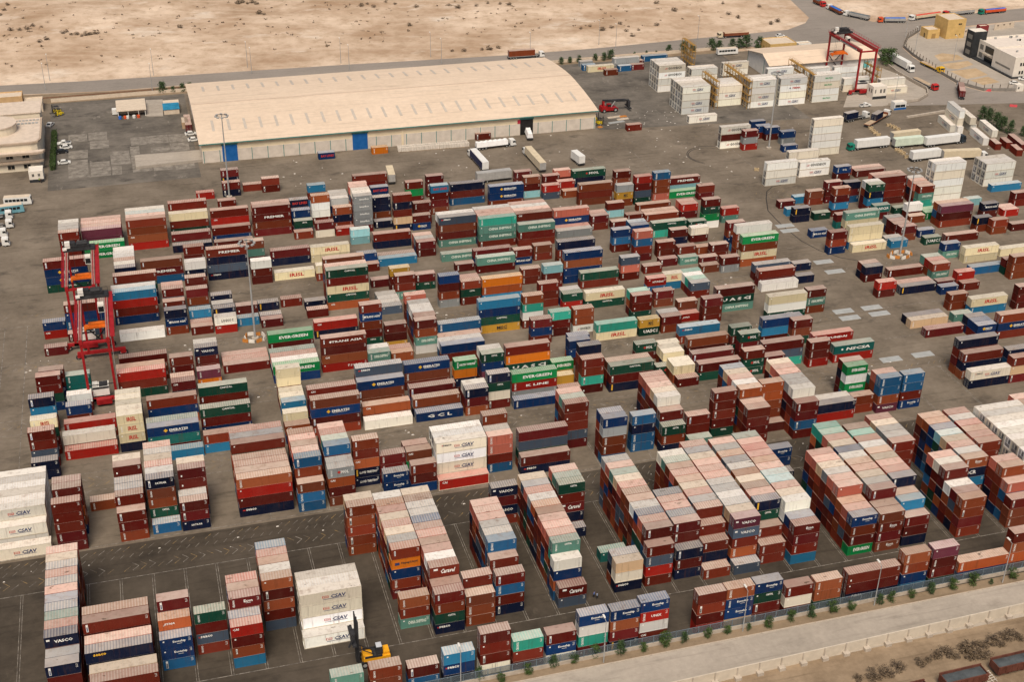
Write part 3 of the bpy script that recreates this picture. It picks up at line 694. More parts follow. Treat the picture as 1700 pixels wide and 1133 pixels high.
(117.10,212.97,0,[23,0,0,0,0],(),5,16,5,12,5),
(117.10,215.53,0,[2,0,8,20,0],(),5,16,6,12,5),
(117.10,218.09,0,[19,0,20,0,14],(),5,16,7,12,5),
(117.10,220.65,0,[20,1,14,8,6],(),5,16,8,12,5),
(117.10,223.21,0,[2,14,0,1,0],(),5,16,9,12,5),
(117.10,225.77,0,[19,1,8,1,2],(),5,16,10,12,5),
(117.10,228.33,0,[5,1,7,1,0],(),5,16,11,12,5),
(123.43,198.37,0,[0,0,0,9],(0,),6,16,0,13,5,{0: 'Econ'}),
(123.43,200.93,0,[6,0,0,20],(),6,16,1,13,5),
(123.47,203.57,0,[16,16,7,0,1],(0,),6,16,2,13,5),
(123.47,206.13,0,[23,8,0,0,0],(),6,16,3,13,5),
(123.47,208.69,0,[5,6,0,20,0],(),6,16,4,13,5),
(123.47,211.25,0,[10,0,2,14,0],(),6,16,5,13,5),
(123.47,213.81,0,[10,0,0,14,0],(),6,16,6,13,5),
(123.47,216.37,0,[5,1,0,1,1],(),6,16,7,13,5),
(123.47,218.93,0,[2,1,8,8,0],(),6,16,8,13,5),
(123.47,221.49,0,[4,2,0,0,1],(),6,16,9,13,5),
(123.47,224.05,0,[4,7,0,0,0],(),6,16,10,13,5),
(123.47,226.61,0,[5,0,0,0,0],(),6,16,11,13,5),
(123.47,229.17,0,[12,8,0,6,0],(),6,16,12,13,5),
(134.91,233.12,0,[6,6],(),7,16,1,2,5,{0: 'Econship'}),
(132.72,227.16,0,[7],(),7,16,0,2,5),
(136.94,197.82,0,[6,1,0,15],(0,),8,16,0,9,5,{0: 'Econship', 3: 'EVERGREEN'}),
(136.94,200.38,0,[5,1,20,0],(),8,16,1,9,5),
(136.94,202.94,0,[2,0,1,1],(),8,16,2,9,5),
(137.20,205.50,0,[5,1,6,0,0],(0,),8,16,3,9,5),
(137.20,208.06,0,[5,1,20,0,0],(),8,16,4,9,5),
(137.20,210.62,0,[19,0,0,0,7],(),8,16,5,9,5),
(137.20,213.18,0,[23,1,1,0,1],(),8,16,6,9,5),
(137.20,215.74,0,[5,1,0,8,1],(),8,16,7,9,5),
(137.20,218.30,0,[5,0,6,14,6],(),8,16,8,9,5),
(143.42,197.37,0,[1,0,0,1],(0,),9,16,0,13,5,{1: 'Econ', 3: 'Econ'}),
(143.42,199.93,0,[1,1,6,1],(),9,16,1,13,5),
(143.87,202.49,0,[0,0,1,14,8],(0,),9,16,2,13,5),
(143.87,205.05,0,[19,1,1,0,7],(),9,16,3,13,5),
(143.87,207.61,0,[23,0,0,1,0],(),9,16,4,13,5),
(143.87,210.17,0,[1,14,8,7,7],(),9,16,5,13,5),
(143.87,212.73,0,[2,6,0,1,1],(),9,16,6,13,5),
(143.87,215.29,0,[16,0,14,0,0],(),9,16,7,13,5),
(143.87,217.85,0,[6,0,6,7,8],(),9,16,8,13,5),
(143.87,220.41,0,[23,0,1,0,0],(),9,16,9,13,5),
(143.87,222.97,0,[5,0,6,14,1],(),9,16,10,13,5),
(143.87,225.53,0,[13,14,1,6,0],(),9,16,11,13,5),
(143.87,228.09,0,[13,2,0,7,0],(),9,16,12,13,5),
(150.22,197.71,0,[0,0,7],(0,),10,16,0,12,5),
(150.14,200.27,0,[9,0,1,0],(0,),10,16,1,12,5),
(150.14,202.83,0,[1,0,0,1],(),10,16,2,12,5),
(150.55,205.39,0,[7,0,0,0,1],(0,),10,16,3,12,5),
(150.55,207.95,0,[5,1,1,1,0],(),10,16,4,12,5),
(150.55,210.51,0,[5,0,8,0,0],(),10,16,5,12,5),
(150.55,213.07,0,[23,1,0,0,1],(),10,16,6,12,5),
(150.55,215.63,0,[2,1,0,1,0],(),10,16,7,12,5),
(150.55,218.19,0,[16,1,6,0,0],(),10,16,8,12,5),
(150.55,220.75,0,[1,1,20,0,0],(),10,16,9,12,5),
(150.55,223.31,0,[13,0,14,0,0],(),10,16,10,12,5),
(150.55,225.87,0,[1,1,2,0,1],(),10,16,11,12,5),
(157.92,217.98,0,[0,0,0,0,0],(0,),11,16,0,5,5),
(157.92,220.54,0,[19,0,6,0,0],(),11,16,1,5,5),
(157.92,223.10,0,[19,2,1,14,20],(),11,16,2,5,5),
(157.92,225.66,0,[23,0,6,8,7],(),11,16,3,5,5),
(157.92,228.22,0,[5,20,8,2,1],(),11,16,4,5,5),
(163.78,197.28,0,[1,1,0,1],(0,),12,16,0,6,5),
(163.78,199.84,0,[0,20,1,7],(),12,16,1,6,5),
(163.78,202.40,0,[16,1,0,0],(),12,16,2,6,5),
(163.83,205.05,0,[0,0,7,2,6],(0,),12,16,3,6,5),
(163.83,207.61,0,[16,0,0,14,14],(),12,16,4,6,5),
(163.83,210.17,0,[5,7,8,1,6],(),12,16,5,6,5),
(170.53,207.68,0,[2,7,9,1,1],(0,),13,16,0,8,5,{0: 'Econ', 1: 'GCR'}),
(170.53,210.24,0,[19,1,7,7,20],(),13,16,1,8,5),
(170.53,212.80,0,[5,1,0,8,1],(),13,16,2,8,5),
(170.53,215.36,0,[23,20,1,2,14],(),13,16,3,8,5),
(170.53,217.92,0,[10,14,20,0,14],(),13,16,4,8,5),
(170.53,220.48,0,[6,6,2,20,8],(),13,16,5,8,5),
(170.53,223.04,0,[2,7,6,7,6],(),13,16,6,8,5),
(170.53,225.60,0,[2,0,0,0,0],(),13,16,7,8,5),
(177.37,212.78,0,[1,0,0,0,6],(0,),14,16,4,10,5),
(177.37,215.34,0,[5,1,0,1,14],(),14,16,5,10,5),
(177.37,217.90,0,[1,1,1,0,6],(),14,16,6,10,5),
(177.37,220.46,0,[4,0,6,1,6],(),14,16,7,10,5),
(177.37,223.02,0,[19,0,1,0,0],(),14,16,8,10,5),
(177.37,225.58,0,[5,1,20,0,7],(),14,16,9,10,5),
(176.81,197.42,0,[0,1,1],(),14,16,0,10,5),
(177.06,199.98,0,[5,8,1,8],(0,),14,16,1,10,5),
(176.94,202.56,0,[1,1,1,0,6],(0,),14,16,2,10,5),
(176.94,205.12,0,[5,1,0,7,7],(),14,16,3,10,5),
(184.00,204.99,3,[16,16,16,16,16],(),15,16,0,8,5),
(184.00,207.55,3,[16,16,16,16,16],(),15,16,1,8,5),
(184.00,210.11,3,[16,16,16,16,16],(),15,16,2,8,5),
(184.00,212.67,3,[16,16,16,16,16],(),15,16,3,8,5),
(184.00,215.23,3,[16,16,16,16,16],(),15,16,4,8,5),
(184.00,217.79,3,[16,16,16,16,16],(),15,16,5,8,5),
(184.00,220.35,3,[16,16,16,16,16],(),15,16,6,8,5),
(184.00,222.91,3,[16,16,16,16,16],(0,),15,16,7,8,5),
(200.17,228.42,0,[2,1,1,1],(),0,8,0,2,2),
(200.17,230.98,0,[5,1,20,0],(),0,8,1,2,2),
(96.60,244.92,0,[6,19,1,1,8],(0,),16,28,0,2,6),
(96.60,247.48,0,[6,1,0,0,0],(),16,28,1,2,6),
(105.32,247.97,0,[8,7,8,8],(0,),17,28,0,1,6),
(112.20,245.39,0,[14,1,7],(0,),18,28,0,7,6,{0: 'CAPITAL'}),
(112.41,247.95,0,[0,8,1,0],(0,),18,28,1,7,6),
(112.55,250.51,0,[16,0,0,0,1],(0,),18,28,2,7,6),
(112.55,253.07,0,[23,0,14,1,1],(),18,28,3,7,6),
(112.55,255.63,0,[5,0,1,0,8],(),18,28,4,7,6),
(112.55,258.19,0,[5,8,0,0,2],(),18,28,5,7,6),
(112.55,260.75,0,[5,0,0,7,1],(),18,28,6,7,6),
(119.92,248.19,0,[0,0,0],(0,),19,28,1,2,6),
(119.86,245.73,0,[12],(),19,28,0,2,6),
(126.97,248.99,0,[0,0,0,0,14],(0,),20,28,0,1,6,{4: 'CAPITAL'}),
(133.72,243.63,0,[0,0,0,0],(0,),21,28,0,7,6),
(133.72,246.19,0,[0,1,0,2],(),21,28,1,7,6),
(133.79,248.87,0,[2,0,14,6,1],(0,),21,28,2,7,6),
(133.79,251.43,0,[16,0,8,0,7],(),21,28,3,7,6),
(133.79,253.99,0,[5,1,0,1,8],(),21,28,4,7,6),
(133.79,256.55,0,[23,8,1,1,0],(),21,28,5,7,6),
(133.79,259.11,0,[8,0,0,1,6],(),21,28,6,7,6),
(146.62,243.01,0,[0,0,8,0],(0,),23,28,0,7,6),
(146.52,245.57,0,[16,0,0,1,1],(0,),23,28,1,7,6),
(146.52,248.13,0,[19,0,7,0,1],(),23,28,2,7,6),
(146.48,250.69,0,[19,1,1,1,0],(),23,28,3,7,6),
(146.48,253.25,0,[5,14,1,0,1],(),23,28,4,7,6),
(146.48,255.81,0,[5,20,1,14,1],(),23,28,5,7,6),
(146.48,258.37,0,[23,0,8,0,7],(),23,28,6,7,6),
(140.19,250.05,0,[2,2,1,1,1],(),22,28,1,2,6),
(140.38,247.53,0,[0],(),22,28,0,2,6),
(154.25,248.15,1,[7,4],(0,),24,28,0,2,6),
(154.25,250.71,1,[19,0],(),24,28,1,2,6),
(166.57,249.65,0,[1,1],(),25,28,0,3,6),
(167.56,255.96,0,[15,16,15,8],(),25,28,1,3,6,{0: 'EVERGREEN', 2: 'EVERGREEN'}),
(167.73,258.52,0,[0,7,0,0],(),25,28,2,3,6),
(172.94,248.32,0,[8,8,1,21],(0,),26,28,0,3,6,{3: 'VASCO'}),
(172.94,250.88,0,[5,1,0,1],(),26,28,1,3,6),
(179.72,248.54,0,[8,8,0,6],(),27,28,0,1,6,{3: 'Econship'}),
(173.65,253.54,0,[11,1,14],(),26,28,2,3,6),
(203.26,252.69,1,[16,7],(0,1,),1,8,0,3,2,{0: 'seaco CSAV'}),
(203.87,257.81,1,[0,7,2],(0,),1,8,1,3,2),
(203.78,260.67,1,[7,0,0,1],(0,),1,8,2,3,2),
(215.49,252.54,0,[0,23,0],(),3,8,0,2,2),
(216.65,256.61,1,[7,8,1],(),3,8,1,2,2),
(-32.84,332.70,0,[0],(),0,73,0,3,9),
(-34.35,272.80,0,[7,7],(0,),0,26,0,4,7),
(-34.49,277.92,0,[0,0,20,0],(0,),0,26,1,4,7),
(-34.11,283.04,0,[17,14,0,0],(),0,26,2,4,7,{0: 'IRISL'}),
(-34.73,293.28,0,[7,9,0,0],(0,),0,26,3,4,7),
(-33.36,303.52,0,[0,0,14,6],(0,),0,38,0,2,8),
(-32.64,306.38,0,[0,0,6,8],(),0,38,1,2,8),
(-26.72,296.06,0,[6,0],(0,),1,26,3,4,7),
(-26.48,301.48,0,[16,0],(),1,38,0,2,8),
(-26.54,306.78,0,[11,11,0],(0,),1,38,1,2,8),
(-27.21,279.76,1,[4],(0,),1,26,0,4,7),
(-27.38,282.55,1,[22,1],(0,),1,26,1,4,7),
(-27.05,287.97,1,[4,1],(0,),1,26,2,4,7),
(-14.38,279.90,0,[17,17,17,7],(0,),2,26,0,5,7,{0: 'IRISL', 1: 'IRISL', 2: 'IRISL'}),
(-14.38,282.46,0,[17,1,0,20],(),2,26,1,5,7),
(-14.38,285.02,0,[17,1,20,1],(),2,26,2,5,7),
(-14.38,287.58,0,[17,8,0,20],(),2,26,3,5,7),
(-14.38,290.14,0,[17,20,6,1],(),2,26,4,5,7),
(-13.92,304.81,1,[4,0,14],(0,1,),2,38,0,3,8),
(-13.92,307.37,1,[2,8,8],(),2,38,1,3,8),
(-13.14,312.49,1,[0,1,1],(0,),2,38,2,3,8),
(-0.48,309.54,0,[0,0,0],(),3,38,2,3,8),
(-0.77,301.19,0,[0,7],(),3,38,0,3,8,{0: 'CAI'}),
(-0.77,303.75,0,[1,0],(),3,38,1,3,8),
(6.09,305.47,0,[21,3],(),4,38,0,3,8),
(6.22,313.15,0,[7,0,0],(),4,38,1,3,8,{0: 'VASCO'}),
(6.22,315.71,0,[16,8,7],(),4,38,2,3,8),
(13.20,311.00,1,[0],(0,),5,38,0,3,8),
(13.20,313.56,1,[5],(),5,38,1,3,8),
(13.20,316.12,1,[5],(),5,38,2,3,8),
(-7.68,276.65,1,[6,11,0],(0,1,),3,26,1,4,7,{0: 'EMIRATES'}),
(-7.68,279.21,1,[11,1,1],(),3,26,2,4,7),
(-7.16,289.52,1,[1,6,2],(0,1,),3,26,3,4,7),
(5.23,282.10,1,[14,0,6],(0,1,),4,26,1,3,7,{0: 'CAPITAL'}),
(5.58,292.34,1,[14,0,20],(0,1,),4,26,2,3,7,{0: 'CAPITAL'}),
(25.50,302.55,1,[15,6],(0,),6,38,0,5,8,{0: 'EVERGREEN'}),
(25.50,305.11,1,[16,0],(),6,38,1,5,8),
(25.50,307.67,1,[5,6],(),6,38,2,5,8),
(25.50,310.23,1,[12,14],(),6,38,3,5,8),
(25.93,315.35,1,[15,0,1],(0,),6,38,4,5,8,{0: 'EVERGREEN'}),
(25.01,279.00,0,[17,0],(),5,26,1,6,7),
(25.25,284.31,0,[9,8],(),5,26,2,6,7),
(25.25,286.87,0,[17,8],(),5,26,3,6,7),
(25.25,289.43,0,[17,1],(),5,26,4,6,7),
(25.27,292.09,0,[17,17,0,0],(),5,26,5,6,7),
(38.70,304.94,1,[0,0,2,4],(0,1,2,),7,38,0,2,8,{0: 'TRANS ASIA', 2: 'CAI', 3: 'T S LINES'}),
(44.40,274.35,1,[16],(0,),7,26,0,4,7),
(44.54,277.21,1,[2,1],(0,),7,26,1,4,7,{0: 'CAI'}),
(44.65,284.89,1,[6,1,1],(0,1,),7,26,2,4,7,{0: 'EMIRATES'}),
(44.73,287.45,1,[20,0,1,0],(0,),7,26,3,4,7,{0: 'seaco'}),
(31.38,275.07,1,[1,6,0,1],(0,1,2,),6,26,0,2,7,{1: 'EMIRATES'}),
(31.41,280.19,1,[0,0,0,7],(0,),6,26,1,2,7,{0: 'CAI'}),
(57.61,274.52,1,[6],(0,),8,26,0,4,7,{0: 'G C L'}),
(57.45,277.28,1,[1,7],(0,),8,26,1,4,7),
(57.68,282.70,1,[0,6],(0,),8,26,2,4,7),
(58.08,290.38,1,[6,1,0],(0,1,),8,26,3,4,7,{0: 'EMIRATES'}),
(70.07,284.55,0,[15,3,7,0],(),9,26,2,3,7,{0: 'HATSU MARINE'}),
(77.84,286.20,0,[14,6,21,0],(),10,26,1,3,7,{0: 'CAPITAL'}),
(77.84,288.76,0,[16,1,6,0],(),10,26,2,3,7),
(76.59,275.87,0,[7,14,16,0],(0,),10,26,0,3,7,{1: 'CAPITAL'}),
(70.41,274.30,0,[7,0,2],(0,),9,26,0,3,7),
(70.41,276.86,0,[16,0,1],(),9,26,1,3,7),
(50.90,303.16,0,[12,0],(),8,38,0,3,8,{0: 'CHINA SHIPPING'}),
(50.90,305.72,0,[16,1],(),8,38,1,3,8),
(57.79,305.99,0,[2],(),9,38,0,3,8),
(57.79,308.55,0,[5],(),9,38,1,3,8),
(65.02,308.38,0,[0,1,12,16],(),10,38,0,6,8,{2: 'CHINA SHIPPING'}),
(65.36,310.94,0,[0,6,1,0],(),10,38,1,6,8),
(65.36,313.50,0,[16,0,6,0],(),10,38,2,6,8),
(65.36,316.06,0,[16,0,0,1],(),10,38,3,6,8),
(65.36,318.62,0,[19,8,20,1],(),10,38,4,6,8),
(65.52,323.74,0,[5,1,0,1],(),10,38,5,6,8,{0: 'CAI'}),
(70.78,302.15,1,[6,0],(0,),11,38,0,4,8),
(70.78,304.60,1,[16,8],(),11,38,1,4,8),
(71.11,307.05,1,[1,1],(),11,38,2,4,8),
(69.17,248.47,0,[5,5,0,8],(0,),13,28,0,3,6),
(69.17,251.03,0,[19,20,1,1],(),13,28,1,3,6),
(69.24,253.59,0,[1,0,1,0,0],(0,),13,28,2,3,6),
(83.25,274.15,1,[6],(0,),11,26,0,3,7),
(83.91,278.54,1,[15,4,19],(0,1,),11,26,1,3,7,{0: 'EVERGREEN', 1: 'K LINE'}),
(84.94,287.99,1,[0,3,14,14],(0,1,),11,26,2,3,7,{2: 'U A S C'}),
(97.18,285.96,0,[15,18],(),12,26,2,3,7,{0: 'EVERGREEN'}),
(96.38,283.04,0,[18],(),12,26,1,3,7),
(96.14,276.63,0,[0],(),12,26,0,3,7),
(102.36,276.86,0,[0,1,13,0],(),13,26,0,4,7),
(102.24,279.42,0,[7,0,0,1,1],(),13,26,1,4,7),
(103.71,291.42,0,[6,6,0],(),13,26,2,4,7),
(109.84,275.77,1,[14,0,7],(0,),14,26,0,2,7,{0: 'CAPITAL'}),
(109.84,278.33,1,[1,1,0],(),14,26,1,2,7),
(89.80,253.48,0,[0,0,0,20,0],(0,),15,28,0,3,6),
(89.80,256.04,0,[12,1,0,20,2],(),15,28,1,3,6),
(89.80,258.60,0,[5,0,8,0,7],(),15,28,2,3,6),
(76.50,245.41,1,[0,7],(0,),14,28,0,2,6,{1: 'seaco'}),
(76.68,248.27,1,[0,20,14,1],(0,1,),14,28,1,2,6),
(128.23,273.33,0,[0],(),17,26,0,6,7),
(127.83,275.77,0,[17,1],(),17,26,1,6,7),
(127.83,278.21,0,[17,1],(),17,26,2,6,7),
(127.83,283.11,0,[17,7],(),17,26,3,6,7),
(127.83,285.55,0,[17,1],(),17,26,4,6,7),
(128.43,287.99,0,[17,0],(),17,26,5,6,7),
(122.33,289.25,0,[14,0],(),15,26,0,1,7,{0: 'MOL'}),
(125.12,280.65,0,[14],(),16,26,0,1,7,{0: 'MOL'}),
(134.76,274.98,1,[0,14],(0,),18,26,0,3,7),
(135.20,280.40,1,[0,1],(0,),18,26,1,3,7),
(137.22,288.38,1,[1,0],(0,),18,26,2,3,7),
(147.35,274.24,0,[0,14,14],(),20,26,0,2,7,{1: 'MOL', 2: 'MOL'}),
(150.32,283.07,0,[14,0,0],(),21,26,0,1,7,{0: 'MOL'}),
(153.54,274.15,0,[0,0],(),22,26,0,2,7),
(154.03,276.61,1,[0,20,13],(0,),22,26,1,2,7),
(166.81,274.04,0,[0,0,4],(),24,26,0,3,7),
(174.65,274.50,1,[11,4],(0,),25,26,0,1,7,{0: 'NSCSA'}),
(169.36,277.23,1,[4,1,20],(0,),24,26,1,3,7,{0: 'HYUNDAI'}),
(-28.57,391.31,0,[0,0,0,0],(),1,73,2,6,9),
(-28.57,393.87,0,[19,0,1,0],(),1,73,3,6,9),
(-28.57,396.43,0,[19,2,1,0],(),1,73,4,6,9),
(-28.57,398.99,0,[16,6,1,1],(),1,73,5,6,9),
(-21.70,392.34,1,[15,15],(0,),2,73,0,5,9,{0: 'EVERGREEN', 1: 'EVERGREEN'}),
(-22.09,397.23,1,[21,21,6],(0,),2,73,1,5,9),
(-22.09,399.79,1,[5,20,14],(),2,73,2,5,9),
(-22.09,402.35,1,[5,14,0],(),2,73,3,5,9),
(-22.09,404.91,1,[5,0,0],(),2,73,4,5,9),
(-8.28,395.61,1,[1,1,2,4],(0,),4,73,0,4,9,{2: 'CAI'}),
(-8.28,398.17,1,[5,8,0,1],(),4,73,1,4,9),
(-8.28,400.73,1,[10,1,6,1],(),4,73,2,4,9),
(-8.28,403.29,1,[16,1,0,14],(),4,73,3,4,9),
(4.92,390.33,1,[7],(),7,73,6,10,9,{0: 'EMIRATES'}),
(5.01,393.12,1,[0,14],(0,),7,73,7,10,9),
(5.08,403.36,1,[17,0,14],(0,),7,73,8,10,9),
(5.16,405.92,1,[0,0,0,0],(0,),7,73,9,10,9),
(17.78,389.62,1,[0],(),10,73,2,5,9),
(17.75,394.74,1,[0,6],(0,),10,73,3,5,9),
(18.14,402.72,1,[0,4,1],(0,),10,73,4,5,9,{1: 'CAI'}),
(21.85,422.52,0,[0],(),11,73,0,2,9),
(15.35,431.29,0,[4],(),9,73,5,6,9),
(24.40,431.76,0,[0,7],(),11,73,1,2,9),
(24.61,436.88,0,[0,7,20],(),12,73,5,6,9),
(31.61,434.65,1,[0],(),13,73,5,6,9),
(14.07,367.88,1,[0,7,20,7],(0,),9,73,4,6,9,{0: 'PREMIER', 3: 'seaco'}),
(26.06,376.28,0,[1,12,0],(),12,73,4,6,9),
(6.50,334.69,0,[0],(),7,73,0,10,9),
(6.50,337.25,0,[5],(),7,73,1,10,9),
(6.53,339.96,0,[9,8],(),7,73,2,10,9),
(6.57,347.94,0,[0,1,20],(),7,73,3,10,9),
(6.74,355.62,0,[0,1,2],(),7,73,4,10,9),
(7.35,360.93,0,[16,7,1,0],(),7,73,5,10,9),
(7.67,371.35,0,[0,0,1,8],(),8,73,0,1,9),
(-5.23,369.97,1,[1,0,8],(0,),5,73,0,1,9,{1: 'PREMIER'}),
(-12.86,367.33,0,[7,8,14],(),3,73,4,10,9),
(-12.86,369.89,0,[16,1,14],(),3,73,5,10,9),
(-12.86,372.45,0,[1,1,1],(),3,73,6,10,9),
(-12.86,375.01,0,[16,0,20],(),3,73,7,10,9),
(-12.86,377.57,0,[16,0,0],(),3,73,8,10,9),
(-12.86,380.13,0,[16,0,0],(),3,73,9,10,9),
(-12.90,335.83,1,[16],(0,),3,73,0,10,9),
(-13.86,346.07,1,[9,4,0,6],(0,1,2,3,),3,73,1,10,9),
(-13.86,348.63,1,[16,1,6,0],(),3,73,2,10,9),
(-13.30,356.61,1,[0,14,7,7],(0,),3,73,3,10,9),
(-0.19,336.56,0,[7,6,1],(),6,73,0,4,9,{1: 'TRANS ASIA'}),
(-0.30,341.85,0,[0,6,14],(),6,73,1,4,9),
(-0.17,349.83,0,[0,20,8],(),6,73,2,4,9),
(-0.17,352.39,0,[5,1,0],(),6,73,3,4,9),
(13.05,333.85,0,[16,4],(),9,73,0,6,9,{0: 'LOGOS C', 1: 'CAI'}),
(13.35,339.27,0,[7,1],(),9,73,1,6,9),
(13.08,342.13,0,[19,20],(),9,73,2,6,9),
(13.23,347.55,0,[7,0],(),9,73,3,6,9),
(19.52,336.63,0,[9],(),10,73,0,5,9),
(19.59,339.19,0,[0,0],(),10,73,1,5,9),
(-32.64,371.45,1,[0,6,6,14],(0,1,2,3,),0,73,2,3,9,{1: 'EMIRATES', 2: 'EMIRATES', 3: 'CAPITAL'}),
(-26.74,341.82,1,[0,6,8,20],(0,1,2,),1,73,1,6,9),
(-33.02,342.65,0,[6,4],(),0,73,1,3,9,{1: 'CAI'}),
(-26.63,339.36,0,[0],(),1,73,0,6,9),
(31.08,396.20,1,[0,0,1,0],(0,),13,73,3,6,9,{1: 'PREMIER'}),
(31.08,398.76,1,[5,0,0,2],(),13,73,4,6,9),
(26.57,362.05,0,[16,0,0],(),12,73,3,6,9),
(37.95,432.20,0,[0,0],(),14,73,2,3,9),
(51.64,416.10,0,[9,0,8],(),17,73,2,3,9),
(50.27,390.68,0,[0,16],(),17,73,0,3,9),
(50.69,400.92,0,[2,16,16,0],(),17,73,1,3,9),
(43.40,390.89,0,[1],(),15,73,3,7,9),
(43.79,393.75,0,[14,6],(),15,73,4,7,9,{0: 'CAPITAL'}),
(43.54,396.39,0,[6,7,0],(),15,73,5,7,9),
(43.43,399.04,0,[7,0,6,0],(),15,73,6,7,9,{0: 'BAY LINES'}),
(56.84,390.28,0,[4],(),18,73,1,6,9,{0: 'CAI'}),
(57.04,395.40,0,[1,7,1],(),18,73,2,6,9),
(57.30,403.08,0,[16,6,1],(),18,73,3,6,9),
(57.55,405.64,0,[19,7,20],(),18,73,4,6,9),
(57.55,408.20,0,[19,0,0],(),18,73,5,6,9),
(63.14,391.16,0,[19,19,19,19,0],(),20,73,0,5,9,{0: 'interflon', 1: 'interflon', 2: 'interflon', 3: 'interflon'}),
(63.38,393.72,0,[16,0,0,1,2],(),20,73,1,5,9),
(63.38,396.28,0,[16,0,1,0,0],(),20,73,2,5,9),
(63.14,398.84,0,[5,20,2,0,0],(),20,73,3,5,9),
(63.39,401.40,0,[5,1,0,1,0],(),20,73,4,5,9),
(70.05,392.81,0,[7],(),22,73,0,4,9),
(71.04,400.49,0,[7,7,1],(),22,73,1,4,9),
(70.96,403.05,0,[6,6,14,8],(),22,73,2,4,9,{0: 'BAY LINES'}),
(69.04,426.96,1,[0,0],(),22,73,3,4,9),
(75.79,388.79,0,[0,7,0,23,7],(),23,73,1,2,9),
(84.50,410.59,0,[0,15,0],(),26,73,1,2,9),
(83.18,392.48,0,[0,0,0],(),25,73,3,4,9),
(81.89,388.36,0,[0,6],(),25,73,2,4,9,{1: 'EMIRATES'}),
(92.52,414.25,0,[0,0,0],(),28,73,2,3,9),
(90.73,399.42,0,[9,0,0,1],(),28,73,1,3,9,{0: 'BAY LINES'}),
(98.77,405.16,1,[7,0,8],(0,),30,73,4,5,9),
(111.23,399.93,1,[6,6,1],(0,),32,73,6,7,9,{0: 'EMIRATES', 1: 'EMIRATES'}),
(85.53,362.86,1,[12],(0,),26,73,0,2,9,{0: 'CHINA SHIPPING'}),
(87.26,373.40,1,[20,1,0,12],(0,),27,73,1,3,9,{0: 'seaco', 3: 'CHINA SHIPPING'}),
(87.26,375.96,1,[16,0,1,0],(),27,73,2,3,9),
(99.49,369.32,1,[13,12,12,0],(0,),30,73,0,5,9,{1: 'CHINA SHIPPING', 2: 'CHINA SHIPPING'}),
(99.62,371.88,1,[5,1,7,6],(),30,73,1,5,9),
(99.62,374.44,1,[5,0,0,0],(),30,73,2,5,9),
(99.62,377.00,1,[16,0,1,8],(),30,73,3,5,9),
(94.20,352.25,1,[12,0],(0,),29,73,0,2,9,{0: 'CHINA SHIPPING'}),
(94.59,357.67,1,[0,6],(),29,73,1,2,9),
(65.75,364.54,1,[9],(0,),21,73,2,5,9),
(65.75,367.10,1,[0],(),21,73,3,5,9),
(66.71,377.34,1,[0,7],(0,),21,73,4,5,9),
(78.88,368.23,0,[0,0],(),24,73,1,4,9),
(78.88,370.79,0,[19,6],(),24,73,2,4,9),
(78.88,373.35,0,[5,1],(),24,73,3,4,9),
(46.02,372.61,1,[17,17],(0,),16,73,1,2,9,{0: 'IRISL'}),
(33.38,362.94,1,[17],(0,),13,73,1,6,9,{0: 'IRISL'}),
(33.59,373.18,1,[0,7],(0,),13,73,2,6,9),
(60.39,382.55,0,[10,10],(),19,73,6,7,9),
(59.24,364.39,0,[6,0],(),18,73,0,6,9),
(59.46,361.94,0,[0],(),19,73,5,7,9),
(45.93,339.75,1,[14,0,17,14,2],(0,1,2,3,),15,73,0,7,9,{0: 'CAPITAL', 2: 'IRISL', 3: 'CAPITAL', 4: 'CAI'}),
(45.93,342.31,1,[5,0,0,0,6],(),15,73,1,7,9),
(46.25,347.43,1,[1,1,8,1,0],(),16,73,0,2,9),
(45.67,359.57,0,[17,1],(),15,73,2,7,9),
(39.59,323.84,1,[4,7],(0,),7,38,1,2,8,{0: 'CAI'}),
(51.32,316.34,0,[0,6,1,0,14],(),8,38,2,3,8,{1: 'TRANS ASIA', 4: 'CAPITAL'}),
(25.97,334.00,0,[0],(),12,73,0,6,9),
(25.96,336.71,0,[7],(),12,73,1,6,9),
(26.17,344.39,0,[7],(),12,73,2,6,9),
(32.97,345.13,0,[0],(),13,73,0,6,9),
(39.50,342.03,0,[7],(),14,73,1,3,9),
(39.40,336.54,0,[0],(),14,73,0,3,9),
(60.82,350.79,0,[0],(),19,73,4,7,9),
(65.82,346.78,0,[18,0,0],(),21,73,1,5,9),
(66.40,341.60,0,[0,0,12],(),21,73,0,5,9,{2: 'CHINA SHIPPING'}),
(73.41,345.93,0,[0,14],(),23,73,0,2,9,{1: 'CAPITAL'}),
(60.46,333.20,0,[20],(),19,73,0,7,9),
(60.46,335.76,0,[19],(),19,73,1,7,9),
(60.46,338.32,0,[19],(),19,73,2,7,9),
(60.30,340.88,0,[19],(),19,73,3,7,9),
(77.65,333.10,0,[6,0,1,19],(),24,73,0,4,9),
(84.20,333.11,0,[1,14,0],(),25,73,0,4,9,{1: 'CAPITAL'}),
(84.20,335.67,0,[5,7,1],(),25,73,1,4,9),
(90.70,332.97,1,[3,2,9],(0,),28,73,0,3,9),
(84.68,314.89,1,[9,6,14,18],(0,1,),12,38,0,1,8,{2: 'CAPITAL', 3: 'MSC'}),
(88.00,354.86,0,[0],(),27,73,0,3,9),
(57.53,312.69,0,[0,0,18],(),9,38,2,3,8),
(71.71,309.50,1,[8,0,7],(0,),11,38,3,4,8),
(123.34,410.40,0,[0,0,1],(),35,73,1,2,9),
(124.99,405.21,0,[1,0,10],(),36,73,3,4,9),
(133.92,410.62,0,[0,0],(),38,73,1,2,9),
(139.25,414.45,0,[5,0],(),39,73,4,5,9),
(131.20,402.25,0,[4,20],(),37,73,0,1,9),
(137.30,404.38,0,[4,1],(),39,73,3,5,9),
(138.43,401.81,0,[1],(),39,73,2,5,9),
